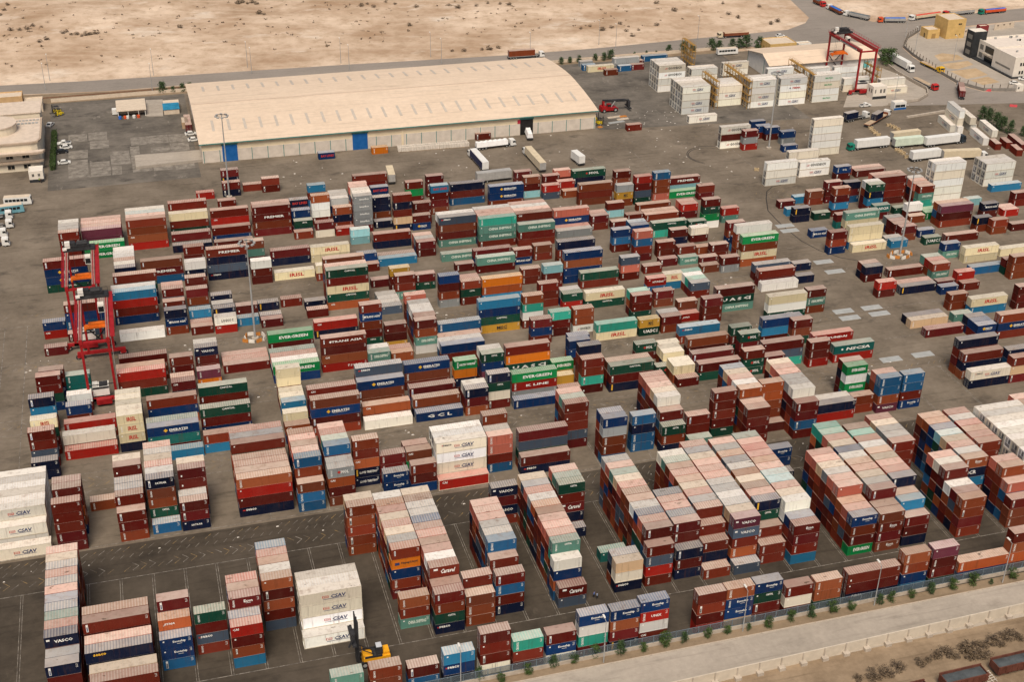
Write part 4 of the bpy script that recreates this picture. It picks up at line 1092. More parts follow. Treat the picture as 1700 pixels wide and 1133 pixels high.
(143.36,406.41,1,[14,7,6],(),41,73,3,4,9,{0: 'MOL'}),
(141.43,393.97,1,[1,0,1],(0,),40,73,1,2,9),
(157.43,402.26,0,[0,1,1],(),45,73,5,6,9),
(153.82,390.28,0,[19,18,1],(),44,73,1,2,9,{1: 'MSC'}),
(160.43,390.20,0,[4,0,20,14],(),46,73,2,3,9),
(167.99,391.88,0,[8,1,1,5],(),48,73,4,5,9),
(174.17,392.20,1,[15],(),50,73,3,5,9,{0: 'EVERGREEN'}),
(175.81,397.60,1,[0,10],(),50,73,4,5,9,{0: 'PREMIER'}),
(183.61,388.71,0,[0,0],(),52,73,1,2,9),
(175.25,365.94,0,[0,14,15,16],(),50,73,2,5,9,{1: 'CAPITAL'}),
(183.60,368.60,0,[4,12],(),52,73,0,2,9),
(171.52,375.25,0,[4,0],(),49,73,0,2,9),
(171.52,377.81,0,[5,0],(),49,73,1,2,9),
(159.28,384.10,1,[1],(),45,73,4,6,9),
(147.59,382.27,0,[0,10],(),42,73,3,4,9),
(138.85,373.75,0,[0,0],(),39,73,0,5,9),
(138.85,376.31,0,[5,0],(),39,73,1,5,9),
(145.92,373.05,0,[0],(),41,73,2,4,9),
(152.72,377.22,0,[0],(),43,73,3,4,9),
(158.90,375.71,1,[1],(),45,73,2,6,9),
(158.90,378.27,1,[1],(),45,73,3,6,9),
(112.01,367.39,1,[12,0,0],(0,),32,73,1,7,9,{0: 'CHINA SHIPPING'}),
(111.85,370.23,1,[0,20,0,7],(0,),32,73,2,7,9,{0: 'CAI'}),
(111.92,372.79,1,[5,14,1,0],(),32,73,3,7,9),
(111.92,375.35,1,[16,0,1,0],(),32,73,4,7,9),
(111.85,377.91,1,[5,0,20,14],(),32,73,5,7,9),
(126.41,375.39,1,[5,6,0],(0,),36,73,2,4,9,{1: 'EMIRATES'}),
(126.02,370.50,1,[19],(0,),36,73,0,4,9),
(126.02,372.96,1,[4],(),36,73,1,4,9),
(117.93,338.93,1,[6,2,6,6],(0,),34,73,0,2,9),
(118.29,346.61,1,[7,0,1,0],(0,),34,73,1,2,9),
(106.74,355.03,0,[0,6],(),31,73,1,2,9,{1: 'TRANS ASIA'}),
(113.80,356.57,0,[1,0],(),33,73,0,1,9),
(110.81,336.98,0,[10,0,0],(),32,73,0,7,9),
(105.25,341.46,0,[0,0],(),31,73,0,2,9),
(139.93,356.11,0,[6,8,0],(),40,73,0,2,9),
(144.14,348.01,0,[5,8,0,0],(),41,73,1,4,9),
(146.81,358.00,0,[6,0,20],(),42,73,1,4,9),
(146.81,360.56,0,[8,8,0],(),42,73,2,4,9),
(156.38,363.29,1,[14,13],(0,),44,73,0,2,9,{0: 'CAPITAL'}),
(168.61,361.48,0,[14,0],(),48,73,3,5,9,{0: 'MOL'}),
(160.15,356.76,0,[0,7],(),46,73,1,3,9),
(167.27,356.67,0,[16,0],(),48,73,2,5,9),
(152.55,349.08,0,[0,0],(),43,73,2,4,9),
(157.55,344.38,0,[0,0],(),45,73,1,6,9),
(165.60,347.84,0,[1],(),47,73,1,2,9),
(168.25,343.16,0,[0,0],(),48,73,1,5,9),
(150.74,342.39,0,[0],(),43,73,1,4,9),
(157.45,341.92,0,[12],(),45,73,0,6,9,{0: 'CHINA SHIPPING'}),
(163.58,340.45,0,[0],(),47,73,0,2,9),
(135.47,336.41,0,[20,5,0],(),38,73,0,2,9),
(144.12,339.03,0,[0],(),41,73,0,4,9),
(167.73,333.65,0,[0,19],(),48,73,0,5,9),
(161.63,334.93,0,[1],(),46,73,0,3,9),
(177.99,352.13,0,[0,1,6],(),51,73,2,3,9),
(175.40,336.11,1,[15,1,17,2],(0,),50,73,1,5,9,{0: 'EVERGREEN', 2: 'IRISL'}),
(176.88,343.78,1,[16,1,2,1],(0,),51,73,0,3,9),
(177.32,346.24,0,[6,9],(),51,73,1,3,9),
(118.98,321.64,1,[17,14],(0,),17,38,0,1,8,{0: 'IRISL', 1: 'CAPITAL'}),
(121.82,334.44,1,[14,0],(0,),35,73,0,2,9),
(129.86,312.05,0,[0,0,14],(),18,38,1,3,8),
(129.86,314.61,0,[13,2,0],(),18,38,2,3,8),
(138.96,317.47,0,[0,1],(),20,38,0,2,8),
(139.96,325.93,0,[4,8],(),20,38,1,2,8,{0: 'HYUNDAI'}),
(146.06,327.43,0,[17,9],(),42,73,0,4,9,{0: 'IRISL'}),
(151.62,319.86,0,[20,0],(),23,38,0,3,8),
(151.62,322.42,0,[13,0],(),23,38,1,3,8),
(151.62,324.98,0,[16,1],(),23,38,2,3,8),
(152.13,327.54,0,[13,1],(),43,73,0,4,9),
(155.03,309.62,1,[0,14,12],(0,),24,38,0,1,8,{1: 'U A S C', 2: 'CHINA SHIPPING'}),
(143.21,309.73,0,[1,0],(),21,38,1,2,8),
(148.86,304.92,0,[0,0,0],(),22,38,0,1,8),
(142.76,306.94,0,[4],(),21,38,0,2,8,{0: 'JITNA'}),
(135.16,302.23,0,[0,1],(),19,38,0,2,8),
(135.16,304.79,0,[19,8],(),19,38,1,2,8),
(112.40,322.85,0,[14,4],(),15,38,1,3,8,{0: 'CAPITAL'}),
(112.40,325.41,0,[19,6],(),15,38,2,3,8),
(105.93,325.93,0,[0,0,0],(),14,38,1,2,8),
(97.68,314.89,0,[1,13,16,0],(),13,38,1,2,8),
(97.28,305.32,0,[0,6,0],(),13,38,0,2,8),
(103.75,308.30,0,[13,0,0],(),14,38,0,2,8),
(110.71,308.38,0,[1,1,16],(),15,38,0,3,8,{2: 'GOODRICH'}),
(115.62,302.64,1,[13,17],(0,1,),16,38,0,1,8,{1: 'IRISL'}),
(128.34,302.12,0,[18,14],(),18,38,0,3,8,{0: 'MSC', 1: 'UASC'}),
(137.58,295.04,1,[9,1],(0,),19,26,0,1,7,{0: 'seaco'}),
(149.46,287.09,0,[14,0,14],(),20,26,1,2,7,{0: 'MOL'}),
(104.31,293.88,0,[6,6,2],(),13,26,3,4,7),
(207.85,374.61,0,[0],(),54,73,4,5,9),
(214.87,377.19,0,[9],(),55,73,4,5,9),
(218.57,374.73,0,[1,1],(),56,73,1,2,9),
(225.46,375.01,0,[0,0,0],(),58,73,0,1,9),
(222.15,363.87,0,[1,0,9,0],(),57,73,0,1,9),
(231.68,373.44,0,[7,0,8],(),60,73,4,5,9),
(235.34,363.99,0,[14,7,9,0],(),61,73,1,3,9,{0: 'CAPITAL'}),
(235.34,366.55,0,[16,1,0,0],(),61,73,2,3,9),
(207.56,368.19,0,[9],(),54,73,3,5,9),
(207.11,362.61,0,[7,7],(),54,73,2,5,9),
(214.98,362.71,0,[14],(),55,73,3,5,9,{0: 'CAPITAL'}),
(240.70,369.07,1,[0,0,0,0],(),62,73,2,4,9),
(240.70,371.63,1,[5,0,2,0],(),62,73,3,4,9),
(255.05,363.92,0,[0,12,13],(),66,73,0,3,9,{1: 'CHINA SHIPPING'}),
(254.72,366.48,0,[5,1,0],(),65,73,4,5,9),
(255.05,369.04,0,[5,7,0],(),66,73,1,3,9),
(255.38,371.60,0,[19,0,1],(),66,73,2,3,9),
(261.48,366.02,3,[16,16,16,16,16],(0,),67,73,1,3,9),
(261.48,368.58,3,[16,16,16,16,16],(),67,73,2,3,9),
(215.05,336.56,1,[17],(0,),55,73,0,5,9,{0: 'IRISL'}),
(214.75,339.26,1,[17,17,8],(0,),55,73,1,5,9),
(215.82,344.38,1,[12,17,0,1],(0,),55,73,2,5,9,{0: 'CHINA SHIPPING'}),
(206.69,337.20,0,[0,1,6],(),54,73,0,5,9),
(207.18,349.93,0,[6],(),54,73,1,5,9,{0: 'TRANS ASIA'}),
(218.70,354.43,0,[0,11],(),56,73,0,2,9),
(228.90,336.37,0,[9],(),59,73,0,2,9),
(228.18,338.93,0,[19],(),59,73,1,2,9),
(234.73,358.11,0,[11,0],(),61,73,0,3,9,{0: 'NSCSA'}),
(244.00,359.99,0,[14],(),63,73,2,3,9,{0: 'CAPITAL'}),
(246.04,356.04,0,[16,0],(),63,73,1,3,9),
(252.20,353.89,1,[15],(),65,73,2,5,9),
(252.20,356.45,1,[15],(),65,73,3,5,9),
(234.28,340.46,0,[0,1],(),60,73,0,5,9),
(233.56,343.02,0,[0,0],(),60,73,1,5,9),
(233.56,345.58,0,[0,0],(),60,73,2,5,9),
(233.56,348.14,0,[19,6],(),60,73,3,5,9),
(242.10,341.49,0,[6],(),62,73,1,4,9),
(245.19,352.37,0,[1],(),63,73,0,3,9),
(253.01,346.68,1,[21,0,1],(0,),65,73,0,5,9),
(253.01,349.24,1,[2,8,1],(),65,73,1,5,9),
(248.67,335.58,1,[0],(0,),64,73,0,1,9),
(240.87,335.74,0,[14],(),62,73,0,4,9,{0: 'UASC'}),
(271.84,350.16,0,[7,0],(),69,73,0,2,9,{0: 'TRANS ASIA'}),
(267.00,337.60,0,[1,1],(),68,73,0,1,9),
(262.82,340.59,0,[7,1],(),67,73,0,3,9),
(275.38,338.18,0,[0],(),70,73,0,1,9),
(279.62,349.18,0,[4],(),71,73,0,2,9),
(279.62,351.74,0,[5],(),71,73,1,2,9),
(240.76,325.23,0,[6,12],(),34,38,1,2,8,{1: 'CHINA SHIPPING'}),
(245.76,320.65,1,[17,17],(0,),35,38,0,1,8,{0: 'IRISL'}),
(259.95,322.04,1,[17],(),37,38,0,1,8),
(243.10,312.72,1,[8],(),34,38,0,2,8),
(207.93,316.55,0,[7,0],(),29,38,1,3,8),
(207.93,319.11,0,[0,7],(),29,38,2,3,8),
(216.89,317.44,1,[0],(0,),30,38,2,3,8),
(206.46,306.16,0,[4,0],(),29,38,0,3,8),
(214.49,306.16,1,[7],(0,),30,38,0,3,8),
(214.49,308.72,1,[5],(),30,38,1,3,8),
(229.48,313.20,0,[1,12],(),32,38,0,3,8,{1: 'CHINA SHIPPING'}),
(229.48,315.76,0,[4,1],(),32,38,1,3,8),
(229.48,318.32,0,[12,0],(),32,38,2,3,8),
(233.51,306.16,0,[4,0],(),33,38,1,2,8,{0: 'CAI'}),
(227.42,306.71,0,[0],(),31,38,1,2,8),
(226.35,303.09,0,[6],(),31,38,0,2,8),
(234.12,303.70,0,[0],(),33,38,0,2,8),
(222.97,293.59,0,[1,1],(),5,8,0,1,2),
(227.50,289.37,1,[17,9],(0,),6,8,1,2,2,{0: 'IRISL'}),
(206.03,286.44,1,[23],(0,),2,8,1,3,2),
(206.03,289.00,1,[7],(),2,8,2,3,2),
(207.35,280.41,1,[0],(0,),2,8,0,3,2),
(220.31,286.58,0,[12],(),4,8,3,4,2),
(219.98,274.86,0,[6,0],(),4,8,0,4,2,{0: 'EMIRATES'}),
(219.98,277.42,0,[6,0],(),4,8,1,4,2),
(219.98,279.98,0,[7,6],(),4,8,2,4,2),
(226.46,274.55,1,[1,6,0],(0,),6,8,0,2,2,{1: 'EMIRATES'}),
(253.10,306.87,0,[1,1,1],(),36,38,0,2,8),
(253.28,310.27,0,[0,14],(),36,38,1,2,8),
(242.36,288.68,0,[0,0,0],(),7,8,0,1,2),
(272.54,360.54,0,[10],(),69,73,1,2,9),
(288.61,369.29,1,[9],(),72,73,1,2,9),
(287.98,355.96,0,[0,0],(),72,73,0,2,9),
(167.79,301.32,1,[17,16,14],(0,),25,38,0,1,8,{2: 'CAPITAL'}),
(180.67,302.45,0,[0,12,1],(),27,38,0,1,8,{1: 'CHINA SHIPPING'}),
(174.86,322.17,1,[0,0],(0,),26,38,1,2,8),
(174.40,318.73,1,[16],(0,),26,38,0,2,8),
(190.21,328.94,0,[7],(),53,73,0,1,9),
(187.05,320.84,0,[7],(),28,38,0,1,8),
(159.99,289.06,1,[6,9,0],(0,),23,26,0,1,7),
(167.97,286.60,0,[0,1,14],(),24,26,2,3,7),
(175.46,326.46,1,[20,0],(),50,73,0,5,9),
(212.99,500.27,3,[16,16,16,16],(),7,22,8,13,1,{0: 'GOODRICH', 1: 'GOODRICH'}),
(212.99,502.83,3,[16,16,16,16],(),7,22,9,13,1),
(212.99,505.39,3,[16,16,16,16],(),7,22,10,13,1),
(212.99,507.95,3,[16,16,16,16],(),7,22,11,13,1),
(211.86,471.61,3,[16,16,16,16],(),7,22,3,13,1,{0: 'CSAV', 2: 'CSAV', 3: 'CSAV'}),
(211.86,474.17,3,[16,16,16,16],(),7,22,4,13,1),
(211.86,476.73,3,[16,16,16,16],(),7,22,5,13,1),
(211.86,479.29,3,[16,16,16,16],(),7,22,6,13,1),
(211.86,481.85,3,[16,16,16,16],(),7,22,7,13,1),
(210.93,461.28,3,[16],(),7,22,2,13,1,{0: 'CSAV'}),
(229.18,477.30,3,[16,16,16],(),11,22,3,9,1,{1: 'CSAV'}),
(229.18,479.86,3,[16,16,16],(),11,22,4,9,1),
(229.18,482.42,3,[16,16,16],(),11,22,5,9,1),
(229.18,484.98,3,[16,16,16],(),11,22,6,9,1),
(241.96,472.32,3,[16,16,16,16],(),15,22,0,3,1,{0: 'CSAV', 2: 'CSAV', 3: 'CSAV'}),
(241.96,474.88,3,[16,16,16,16],(),15,22,1,3,1),
(241.96,477.44,3,[16,16,16,16],(),15,22,2,3,1),
(211.40,432.26,3,[16,0,16],(),7,22,1,13,1,{0: 'GOODRICH', 2: 'GOODRICH'}),
(219.18,428.60,0,[0,19,4],(),9,22,0,1,1),
(229.85,438.79,0,[6,0],(),11,22,1,9,1),
(229.85,444.08,0,[6,1],(),11,22,2,9,1),
(205.31,533.73,1,[19,19],(),6,22,1,2,1),
(212.81,531.08,0,[0],(),7,22,12,13,1),
(214.50,536.19,0,[0],(),8,22,0,1,1),
(206.67,530.68,0,[8],(),6,22,0,2,1),
(198.76,526.52,0,[1],(),5,22,0,1,1),
(193.08,533.01,1,[17],(),4,22,0,3,1,{0: 'IRISL'}),
(191.52,535.46,0,[8],(),4,22,1,3,1),
(191.92,540.64,0,[19],(),4,22,2,3,1),
(222.18,541.58,1,[8],(),10,22,1,2,1),
(183.75,458.84,0,[0],(),3,22,0,1,1),
(249.28,514.13,3,[16,16],(),16,22,2,3,1,{0: 'CSAV'}),
(228.28,500.95,3,[16,16,16],(),11,22,7,9,1),
(228.28,503.51,3,[16,16,16],(),11,22,8,9,1),
(255.59,472.08,3,[16,16,16,16],(),17,22,0,3,1,{0: 'CSAV', 1: 'PERMA', 3: 'CSAV'}),
(255.59,474.64,3,[16,16,16,16],(),17,22,1,3,1),
(271.25,472.43,3,[16,16,16,16],(),18,22,0,2,1,{0: 'MALTRAN', 1: 'MALTRAN', 3: 'MALTRAN'}),
(271.25,474.99,3,[16,16,16,16],(),18,22,1,2,1),
(256.12,485.37,3,[16,16,16,16],(),17,22,2,3,1,{0: 'CSAV'}),
(276.16,489.85,3,[16,16,16],(),19,22,0,1,1),
(289.88,489.39,3,[16,16,16],(),20,22,4,5,1),
(290.79,481.71,3,[16,16],(),20,22,3,5,1),
(305.50,474.55,3,[16],(),21,22,0,2,1,{0: 'CSAV'}),
(305.50,477.01,3,[16,16],(),21,22,1,2,1),
(241.60,416.88,3,[16,16,16,16,16],(),14,22,1,2,1),
(236.23,430.70,0,[6,19],(),13,22,0,1,1),
(233.47,423.18,0,[6],(),12,22,0,2,1),
(232.25,436.33,0,[6,0],(),12,22,1,2,1),
(211.97,394.25,3,[16,16,16],(0,),7,22,0,13,1,{2: 'CSAV'}),
(227.73,398.86,3,[16,16],(),11,22,0,9,1,{0: 'GOODRICH', 1: 'CSAV'}),
(224.65,402.20,3,[16,16,16],(),10,22,0,2,1),
(239.23,392.94,0,[6,0],(),14,22,0,2,1,{0: 'OCL'}),
(247.79,393.60,1,[0],(),16,22,0,3,1),
(247.79,396.16,1,[5],(),16,22,1,3,1),
(288.58,374.58,3,[16,16,16],(),20,22,0,5,1,{1: 'CSAV'}),
(288.58,377.14,3,[16,16,16],(),20,22,1,5,1),
(288.58,379.70,3,[16,16,16],(),20,22,2,5,1),
(61.73,458.20,0,[6],(),0,22,0,1,1,{0: 'BAY LINES'}),
(81.89,458.82,0,[3],(),1,22,0,1,1),
(123.26,463.63,0,[0],(),2,22,0,1,1),
]
SIZES = ['2', '4', '2h', '4h']; LETTERS = 'mroORsbnBcatjJgGwiykKpde'
BLOCKS = ['roadside fence row', 'far reefer yard', 'right-hand yard', 'front-left block', 'front-middle block', 'front-right block', 'second band', 'third band', 'fourth band', 'rear bands']
ORDS = 'first second third fourth fifth sixth seventh eighth ninth tenth eleventh twelfth thirteenth fourteenth fifteenth sixteenth seventeenth eighteenth nineteenth twentieth twenty-first twenty-second twenty-third twenty-fourth twenty-fifth twenty-sixth twenty-seventh twenty-eighth twenty-ninth thirtieth thirty-first thirty-second thirty-third thirty-fourth thirty-fifth thirty-sixth thirty-seventh thirty-eighth thirty-ninth fortieth'.split()
COLOURS = dict(m='maroon', r='rust-brown', o='orange-brown', O='bright orange', R='red', s='salmon', b='royal blue', n='navy', B='mid-blue', c='sky blue', a='pale aqua', t='dark teal', j='sea-green', J='turquoise', g='dark green', G='bright green', w='white', i='cream', y='mustard', k='grey', K='slate blue', p='plum', d='dirty white', e='tan')
TOPS = ['top tier', 'second-from-top', 'third-from-top', 'fourth-from-top', 'fifth-from-top']
def stack_label(c, Lk, t, n, ci, nc, k, nk, blk, word):
    size = 'long' if Lk[0] == '4' else 'short'
    tier = 'ground level' if n == 1 else TOPS[0] if t == 0 else 'bottom tier' if t == n-1 else TOPS[t]
    col = ORDS[ci]+' column from left' if ci <= nc//2 else 'rightmost column' if ci == nc-1 else ORDS[nc-1-ci]+' column from right'
    row = '' if nk == 1 else 'front of ' if k == 0 else 'rear of ' if k == nk-1 else ORDS[k]+' back in '
    return f"{'lettered ' if word else ''}{COLOURS[c]} {size} container, {tier}, {row}{col}, {BLOCKS[blk]}"
for S_ in STACKS:
    x, y, code, cols, ind, ci, nc, row_k, row_n, blk = S_[:10]; words = S_[10] if len(S_) > 10 else {}
    Lk = SIZES[code]; n = len(cols); H = TH[Lk[1:]]
    for t in range(n):
        c = LETTERS[cols[t]]; w = words.get(t); jx, jy = (rng.uniform(-.05, .05), rng.uniform(-.02, .02)) if t < n-1 else (0, 0)
        if 'h' in Lk: pk = 3 if rng.random() < .35 else None
        elif c in 'mr': pk = rng.choice([1, 1, 1, 0, 2, 3, 5, 0, None]) if c == 'm' else rng.choice([0, 0, 0, 6, 2, 1])
        elif c in 'osR': pk = rng.choice([0, 6, 6, 3])
        elif c in 'BJ': pk = rng.choice([6, 6, 1])
        elif c == 'n': pk = rng.choice([4, 3, 3, None, 1])
        else: pk = rng.choice([3, 3, 0, None])
        if w in ('CAI', 'seaco', 'SEACO', 'VASCO', 'Caravel', 'JITNA', 'Hapag-Lloyd', 'NSCSA', 'GCR', 'EVERGREEN', 'BAY LINES', 'EMIRATES'): pk = None
        z = (n-1-t)*H
        if t in ind: container(x+jx, y+jy, z, Lk, c, w, pk, stack_label(c, Lk, t, n, ci, nc, row_k, row_n, blk, w), doors=x > 40)
        else: far_container(x+jx, y+jy, z, Lk, c, w, pk)
me = bpy.data.meshes.new('far_shipping_containers'); me.from_pydata(FV, [], FF)
for m_ in (CPS, CRS): me.materials.append(m_)
m_, n_, l_, p_ = nodes('lettering_far'); a_ = n_.new('ShaderNodeAttribute'); a_.attribute_name = 'Col'; l_.new(a_.outputs['Color'], p_.inputs['Base Color']); p_.inputs['Roughness'].default_value = .6
me.materials.append(m_); me.polygons.foreach_set('material_index', FM)
ca = me.color_attributes.new('Col', 'FLOAT_COLOR', 'CORNER'); buf = []
for col, rnd, k in FC: buf += [*col, rnd]*k
ca.data.foreach_set('color', buf); me.update()
o = bpy.data.objects.new('far_shipping_containers', me); C.objects.link(o)
tag(o, 'mass of small stacked shipping containers across the middle and far yard', 'shipping containers', None, 'stuff')
def between(p, q): return Vector((q[0]-p[0], q[1]-p[1])), atan2(q[1]-p[1], q[0]-p[0])
# turned reefers and boxes by the gate: left end point on the ground line, yaw of the long side
ANG = between((301.92, 425.53), (298.82, 407.53))[1]
for p, z, Lk, c, w, lab in (
    ((310.36, 439.04), 0, '4h', 'w', 'CSAV', 'white long reefer on the ground in front of the turned gate stack'),
    ((312.06, 436.44), 0, '4h', 'w', None, 'dirty white long reefer at the bottom of the turned gate stack'),
    ((312.61, 438.23), 2.9, '4h', 'w', 'CSAV', 'white lettered long reefer in the middle of the turned gate stack'),
    ((313.07, 438.56), 5.8, '4h', 'w', None, 'cream long reefer on top of the turned gate stack'),
    ((318.72, 437.70), 0, '4h', 'w', None, 'grey white reefer at the bottom of the rear turned stack'),
    ((318.07, 437.62), 2.9, '4h', 'w', None, 'white reefer on top of the rear turned stack beside dark trees'),
    ((314.76, 423.04), 0, '4h', 'w', 'CSAV', 'white long reefer beside the maroon boxes along the gate road'),
    ((323.48, 430.03), 0, '4h', 'w', 'CSAV', 'grey long reefer in the row beside the gate trees'),
    ((315.42, 411.30), 0, '2', 'm', None, 'first short maroon container in the turned row by the gate road'),
    ((320.36, 411.41), 0, '2', 'm', None, 'second short maroon container in the turned row by the gate road'),
    ((319.63, 403.64), 0, '2', 'm', None, 'last short maroon container in the turned row by the gate road'),
    ((325.74, 414.12), 0, '4', 'm', None, 'long maroon container in the turned row beside the gate trees')):
    container(p[0], p[1], z, Lk, c, w, None, lab, rz=ANG)
# ---------------------------------------------------------------- vehicles
_wm = {}
def wheel(parent, x, y, r=.5, w=.3):
    k = (r, w)
    if k not in _wm:
        b = MB(); b.cyl((0, -w/2, 0), (0, w/2, 0), r, n=14); b.cyl((0, -w/2-.01, 0), (0, w/2+.01, 0), r*.52, n=10, m=1); _wm[k] = b.mesh('wheel', [RUBBER, STEEL])
    o = bpy.data.objects.new('wheel', _wm[k]); C.objects.link(o); o.parent = parent; o.location = (x, y, r); return o
def cab(parent, x, colm, z=.55, tall=False):
    """a flat-fronted lorry cab, its back wall at x, nose towards +x"""
    h = 2.6 if tall else 2.15
    b = MB(); b.profile([(x, z), (x+2.15, z), (x+2.2, z+1.0), (x+1.95, z+h*.93), (x+1.5, z+h), (x, z+h)], -1.2, 1.2)
    b.box(x+2.1, x+2.32, -1.2, 1.2, z-.1, z+.32); o = b.build('cab', colm, parent)
    g = MB(); g.face([(x+2.225, -1.05, z+1.08), (x+2.225, 1.05, z+1.08), (x+2.0, 1.0, z+h*.84), (x+2.0, -1.0, z+h*.84)]); g.build('windscreen', GLS, o)
    for s in (-1, 1):
        g = MB(); y = s*1.21; q = [(x+.95, y, z+1.05), (x+1.95, y, z+1.05), (x+1.8, y, z+h*.82), (x+.95, y, z+h*.82)]; g.face(q if s < 0 else q[::-1]); g.build('side_window', GLS, o)
        m = MB(); m.box(x+1.95, x+2.1, s*1.22-(.2 if s < 0 else 0), s*1.22+(.2 if s > 0 else 0), z+1.0, z+1.7); m.build('mirror', DARK, o)
    return o
PC = dict(white=paint('lorry_white', (.72, .71, .67), .4, .06), green=paint('lorry_green', (.01, .19, .13), .4, .1), red=paint('lorry_red', (.48, .025, .02), .4, .1), orange=paint('lorry_orange', (.62, .09, .025), .4, .1), yellow=paint('lorry_yellow', (.72, .42, .01), .4, .1), cream=paint('lorry_cream', (.62, .52, .36), .45, .1), dark=paint('lorry_dark', (.02, .03, .04), .35, .1), grey=paint('lorry_grey', (.36, .35, .33), .5, .15), rust=paint('lorry_rust', (.20, .06, .025), .7, .2), blue=paint('tarp_blue', (.03, .14, .50), .6, .12), redtarp=paint('tarp_red', (.55, .08, .05), .7, .12), whitetarp=paint('tarp_white', (.80, .79, .77), .7, .06), navy=paint('trailer_navy', (.012, .02, .075), .5, .1), mint=paint('reefer_mint', (.60, .68, .55), .5, .12), sandy=paint('load_sand', (.45, .34, .23), .9, .2), coal=paint('load_dark', (.10, .12, .13), .9, .25))
def lorry(name, rear, front, cabc, kind, label, length=None, body='white', tarp=None, group=None, has_cab=True, tall=False):
    d, yaw = between(rear, front); L = length or d.length
    t = thing(name, (*rear, .02), label, 'lorry' if has_cab else 'trailer', yaw, group)
    bl = L-2.9 if has_cab else L
    b = MB(); b.box(.2, L-.6 if has_cab else L, -.45, .45, .75, 1.05)
    for x in (1.0, bl*.5, bl-.6): b.box(x, x+.15, -1.15, 1.15, .8, 1.05)
    b.box(0, .12, -1.15, 1.15, .5, 1.0); b.build('chassis', DARK, t)
    ax = [1.0, 2.3] if L < 10 else [1.1, 2.4, 3.7]
    if has_cab: ax += [bl-.9, bl+.35, L-1.35] if L > 9 else [L-1.35]
    for x in ax:
        for s in (-1, 1): wheel(t, x, s*1.0)
    if has_cab: cab(t, L-2.25, PC[cabc], tall=tall)
    else:
        b = MB(); 
        for s in (-1, 1): b.box(bl-2.2, bl-2.05, s*.8-.08, s*.8+.08, 0, .9)
        b.build('landing_leg', DARK, t)
    if kind == 'box':
        b = MB(); b.box(0, bl-.15, -1.25, 1.25, 1.08, 3.95); o = b.build('trailer_box', PC[body], t)
        b = MB()
        for x in [k*1.2 for k in range(1, int(bl/1.2))]:
            for s in (-1, 1): b.box(x, x+.025, s*1.256-.007, s*1.256+.007, 1.1, 3.9)
        b.box(-.03, 0, -.03, .03, 1.1, 3.9); b.build('panel_seam', paint('seam_grey', (.55, .53, .49), .6, .1), o)
        if tarp:
            b = MB()
            for s in (-1, 1): b.box(.1, bl-.25, s*1.28-.012, s*1.28+.012, 1.2, 3.75)
            b.build('side_curtain', PC[tarp], o)
        b = MB()
        for s in (-.62, .62): b.box(-.05, -.035, s-.6, s+.6, 1.15, 3.85)
        b.build('rear_door', PC['grey' if body != 'white' else 'white'], o)
    elif kind == 'flat':
        b = MB(); b.box(0, bl-.1, -1.25, 1.25, 1.05, 1.25); b.box(bl-.25, bl-.1, -1.25, 1.25, 1.25, 2.2); b.build('flatbed', PC[body], t)
        if tarp:
            b = MB(); b.box(.1, bl-.4, -1.15, 1.15, 1.25, 1.4); b.build('deck_boards', PC[tarp], t)
    elif kind == 'tipper':
        b = MB(); b.box(0, bl-.2, -1.25, 1.25, 1.05, 1.2)
        for s in (-1, 1): b.box(0, bl-.2, s*1.2-.06, s*1.2+.06, 1.2, 2.35)
        b.box(0, .1, -1.2, 1.2, 1.2, 2.35); b.box(bl-.3, bl-.2, -1.2, 1.2, 1.2, 2.5)
        for k in range(1, 9):
            for s in (-1, 1): b.box(bl*k/9-.05, bl*k/9+.05, s*1.29-.03, s*1.29+.03, 1.2, 2.35)
        b.build('tipper_body', PC[body], t)
        b = MB(); pr = []
        n = 10
        for i in range(n+1):
            for j in range(5):
                x = .15+(bl-.6)*i/n; y = -1.12+2.24*j/4; b.v.append((x, y, 2.2+.35*sin(pi*j/4)+.08*rng.random()))
        for i in range(n):
            for j in range(4): k = i*5+j; b.f.append((k, k+5, k+6, k+1)); b.m.append(0)
        b.build('tarpaulin' if tarp not in ('sandy', 'coal') else 'load', PC[tarp or 'coal'], t)
    elif kind == 'bags':
        b = MB(); n = 22; rows = 7
        for i in range(n+1):
            for j in range(rows):
                a = j/(rows-1); x = .05+(bl-.4)*i/n; y = -1.25+2.5*a; e = min(a, 1-a)
                z = 1.15+(1.75 if e > .01 else 0)+.12*rng.random()*(e > .01)+.15*sin(i*1.9)*(e > .1); b.v.append((x, y*(1-.05*(e < .01)), z))
        for i in range(n):
            for j in range(rows-1): k = i*rows+j; b.f.append((k, k+rows, k+rows+1, k+1)); b.m.append(0)
        for k in (0, n*rows): b.f.append(tuple(k+j for j in range(rows))); b.m.append(0)
        b.build('white_load_cover', PC['whitetarp'], t)
    elif kind == 'skeletal':
        b = MB()
        for s in (-1, 1): b.box(0, bl-.2, s*.95-.1, s*.95+.1, 1.05, 1.3)
        b.build('skeletal_frame', PC[body], t)
    return t
Q = 'lorries queueing on the far road'
lorry('dump_lorry', (347.07, 615.06), (348.05, 607.63), 'red', 'tipper', 'red tipper lorry at the top edge, head of the curved queue', 8.5, 'rust', 'coal', Q)
lorry('dump_lorry', (349.45, 590.98), (348.84, 603.89), 'white', 'tipper', 'white cab tipper with blue tarpaulin, on the road bend by the sand', None, 'rust', 'blue', Q)
lorry('dump_lorry', (358.34, 578.74), (350.97, 590.62), 'white', 'tipper', 'white cab tipper with dark open load near the road bend', None, 'grey', 'coal', Q)
lorry('dump_lorry', (374.62, 571.59), (361.16, 574.75), 'orange', 'tipper', 'orange cab lorry with bright blue tarpaulin in the queue', None, 'grey', 'blue', Q)
lorry('dump_lorry', (398.18, 577.32), (378.78, 573.95), 'white', 'tipper', 'white cab lorry with long red tarpaulin in the queue', None, 'cream', 'redtarp', Q)
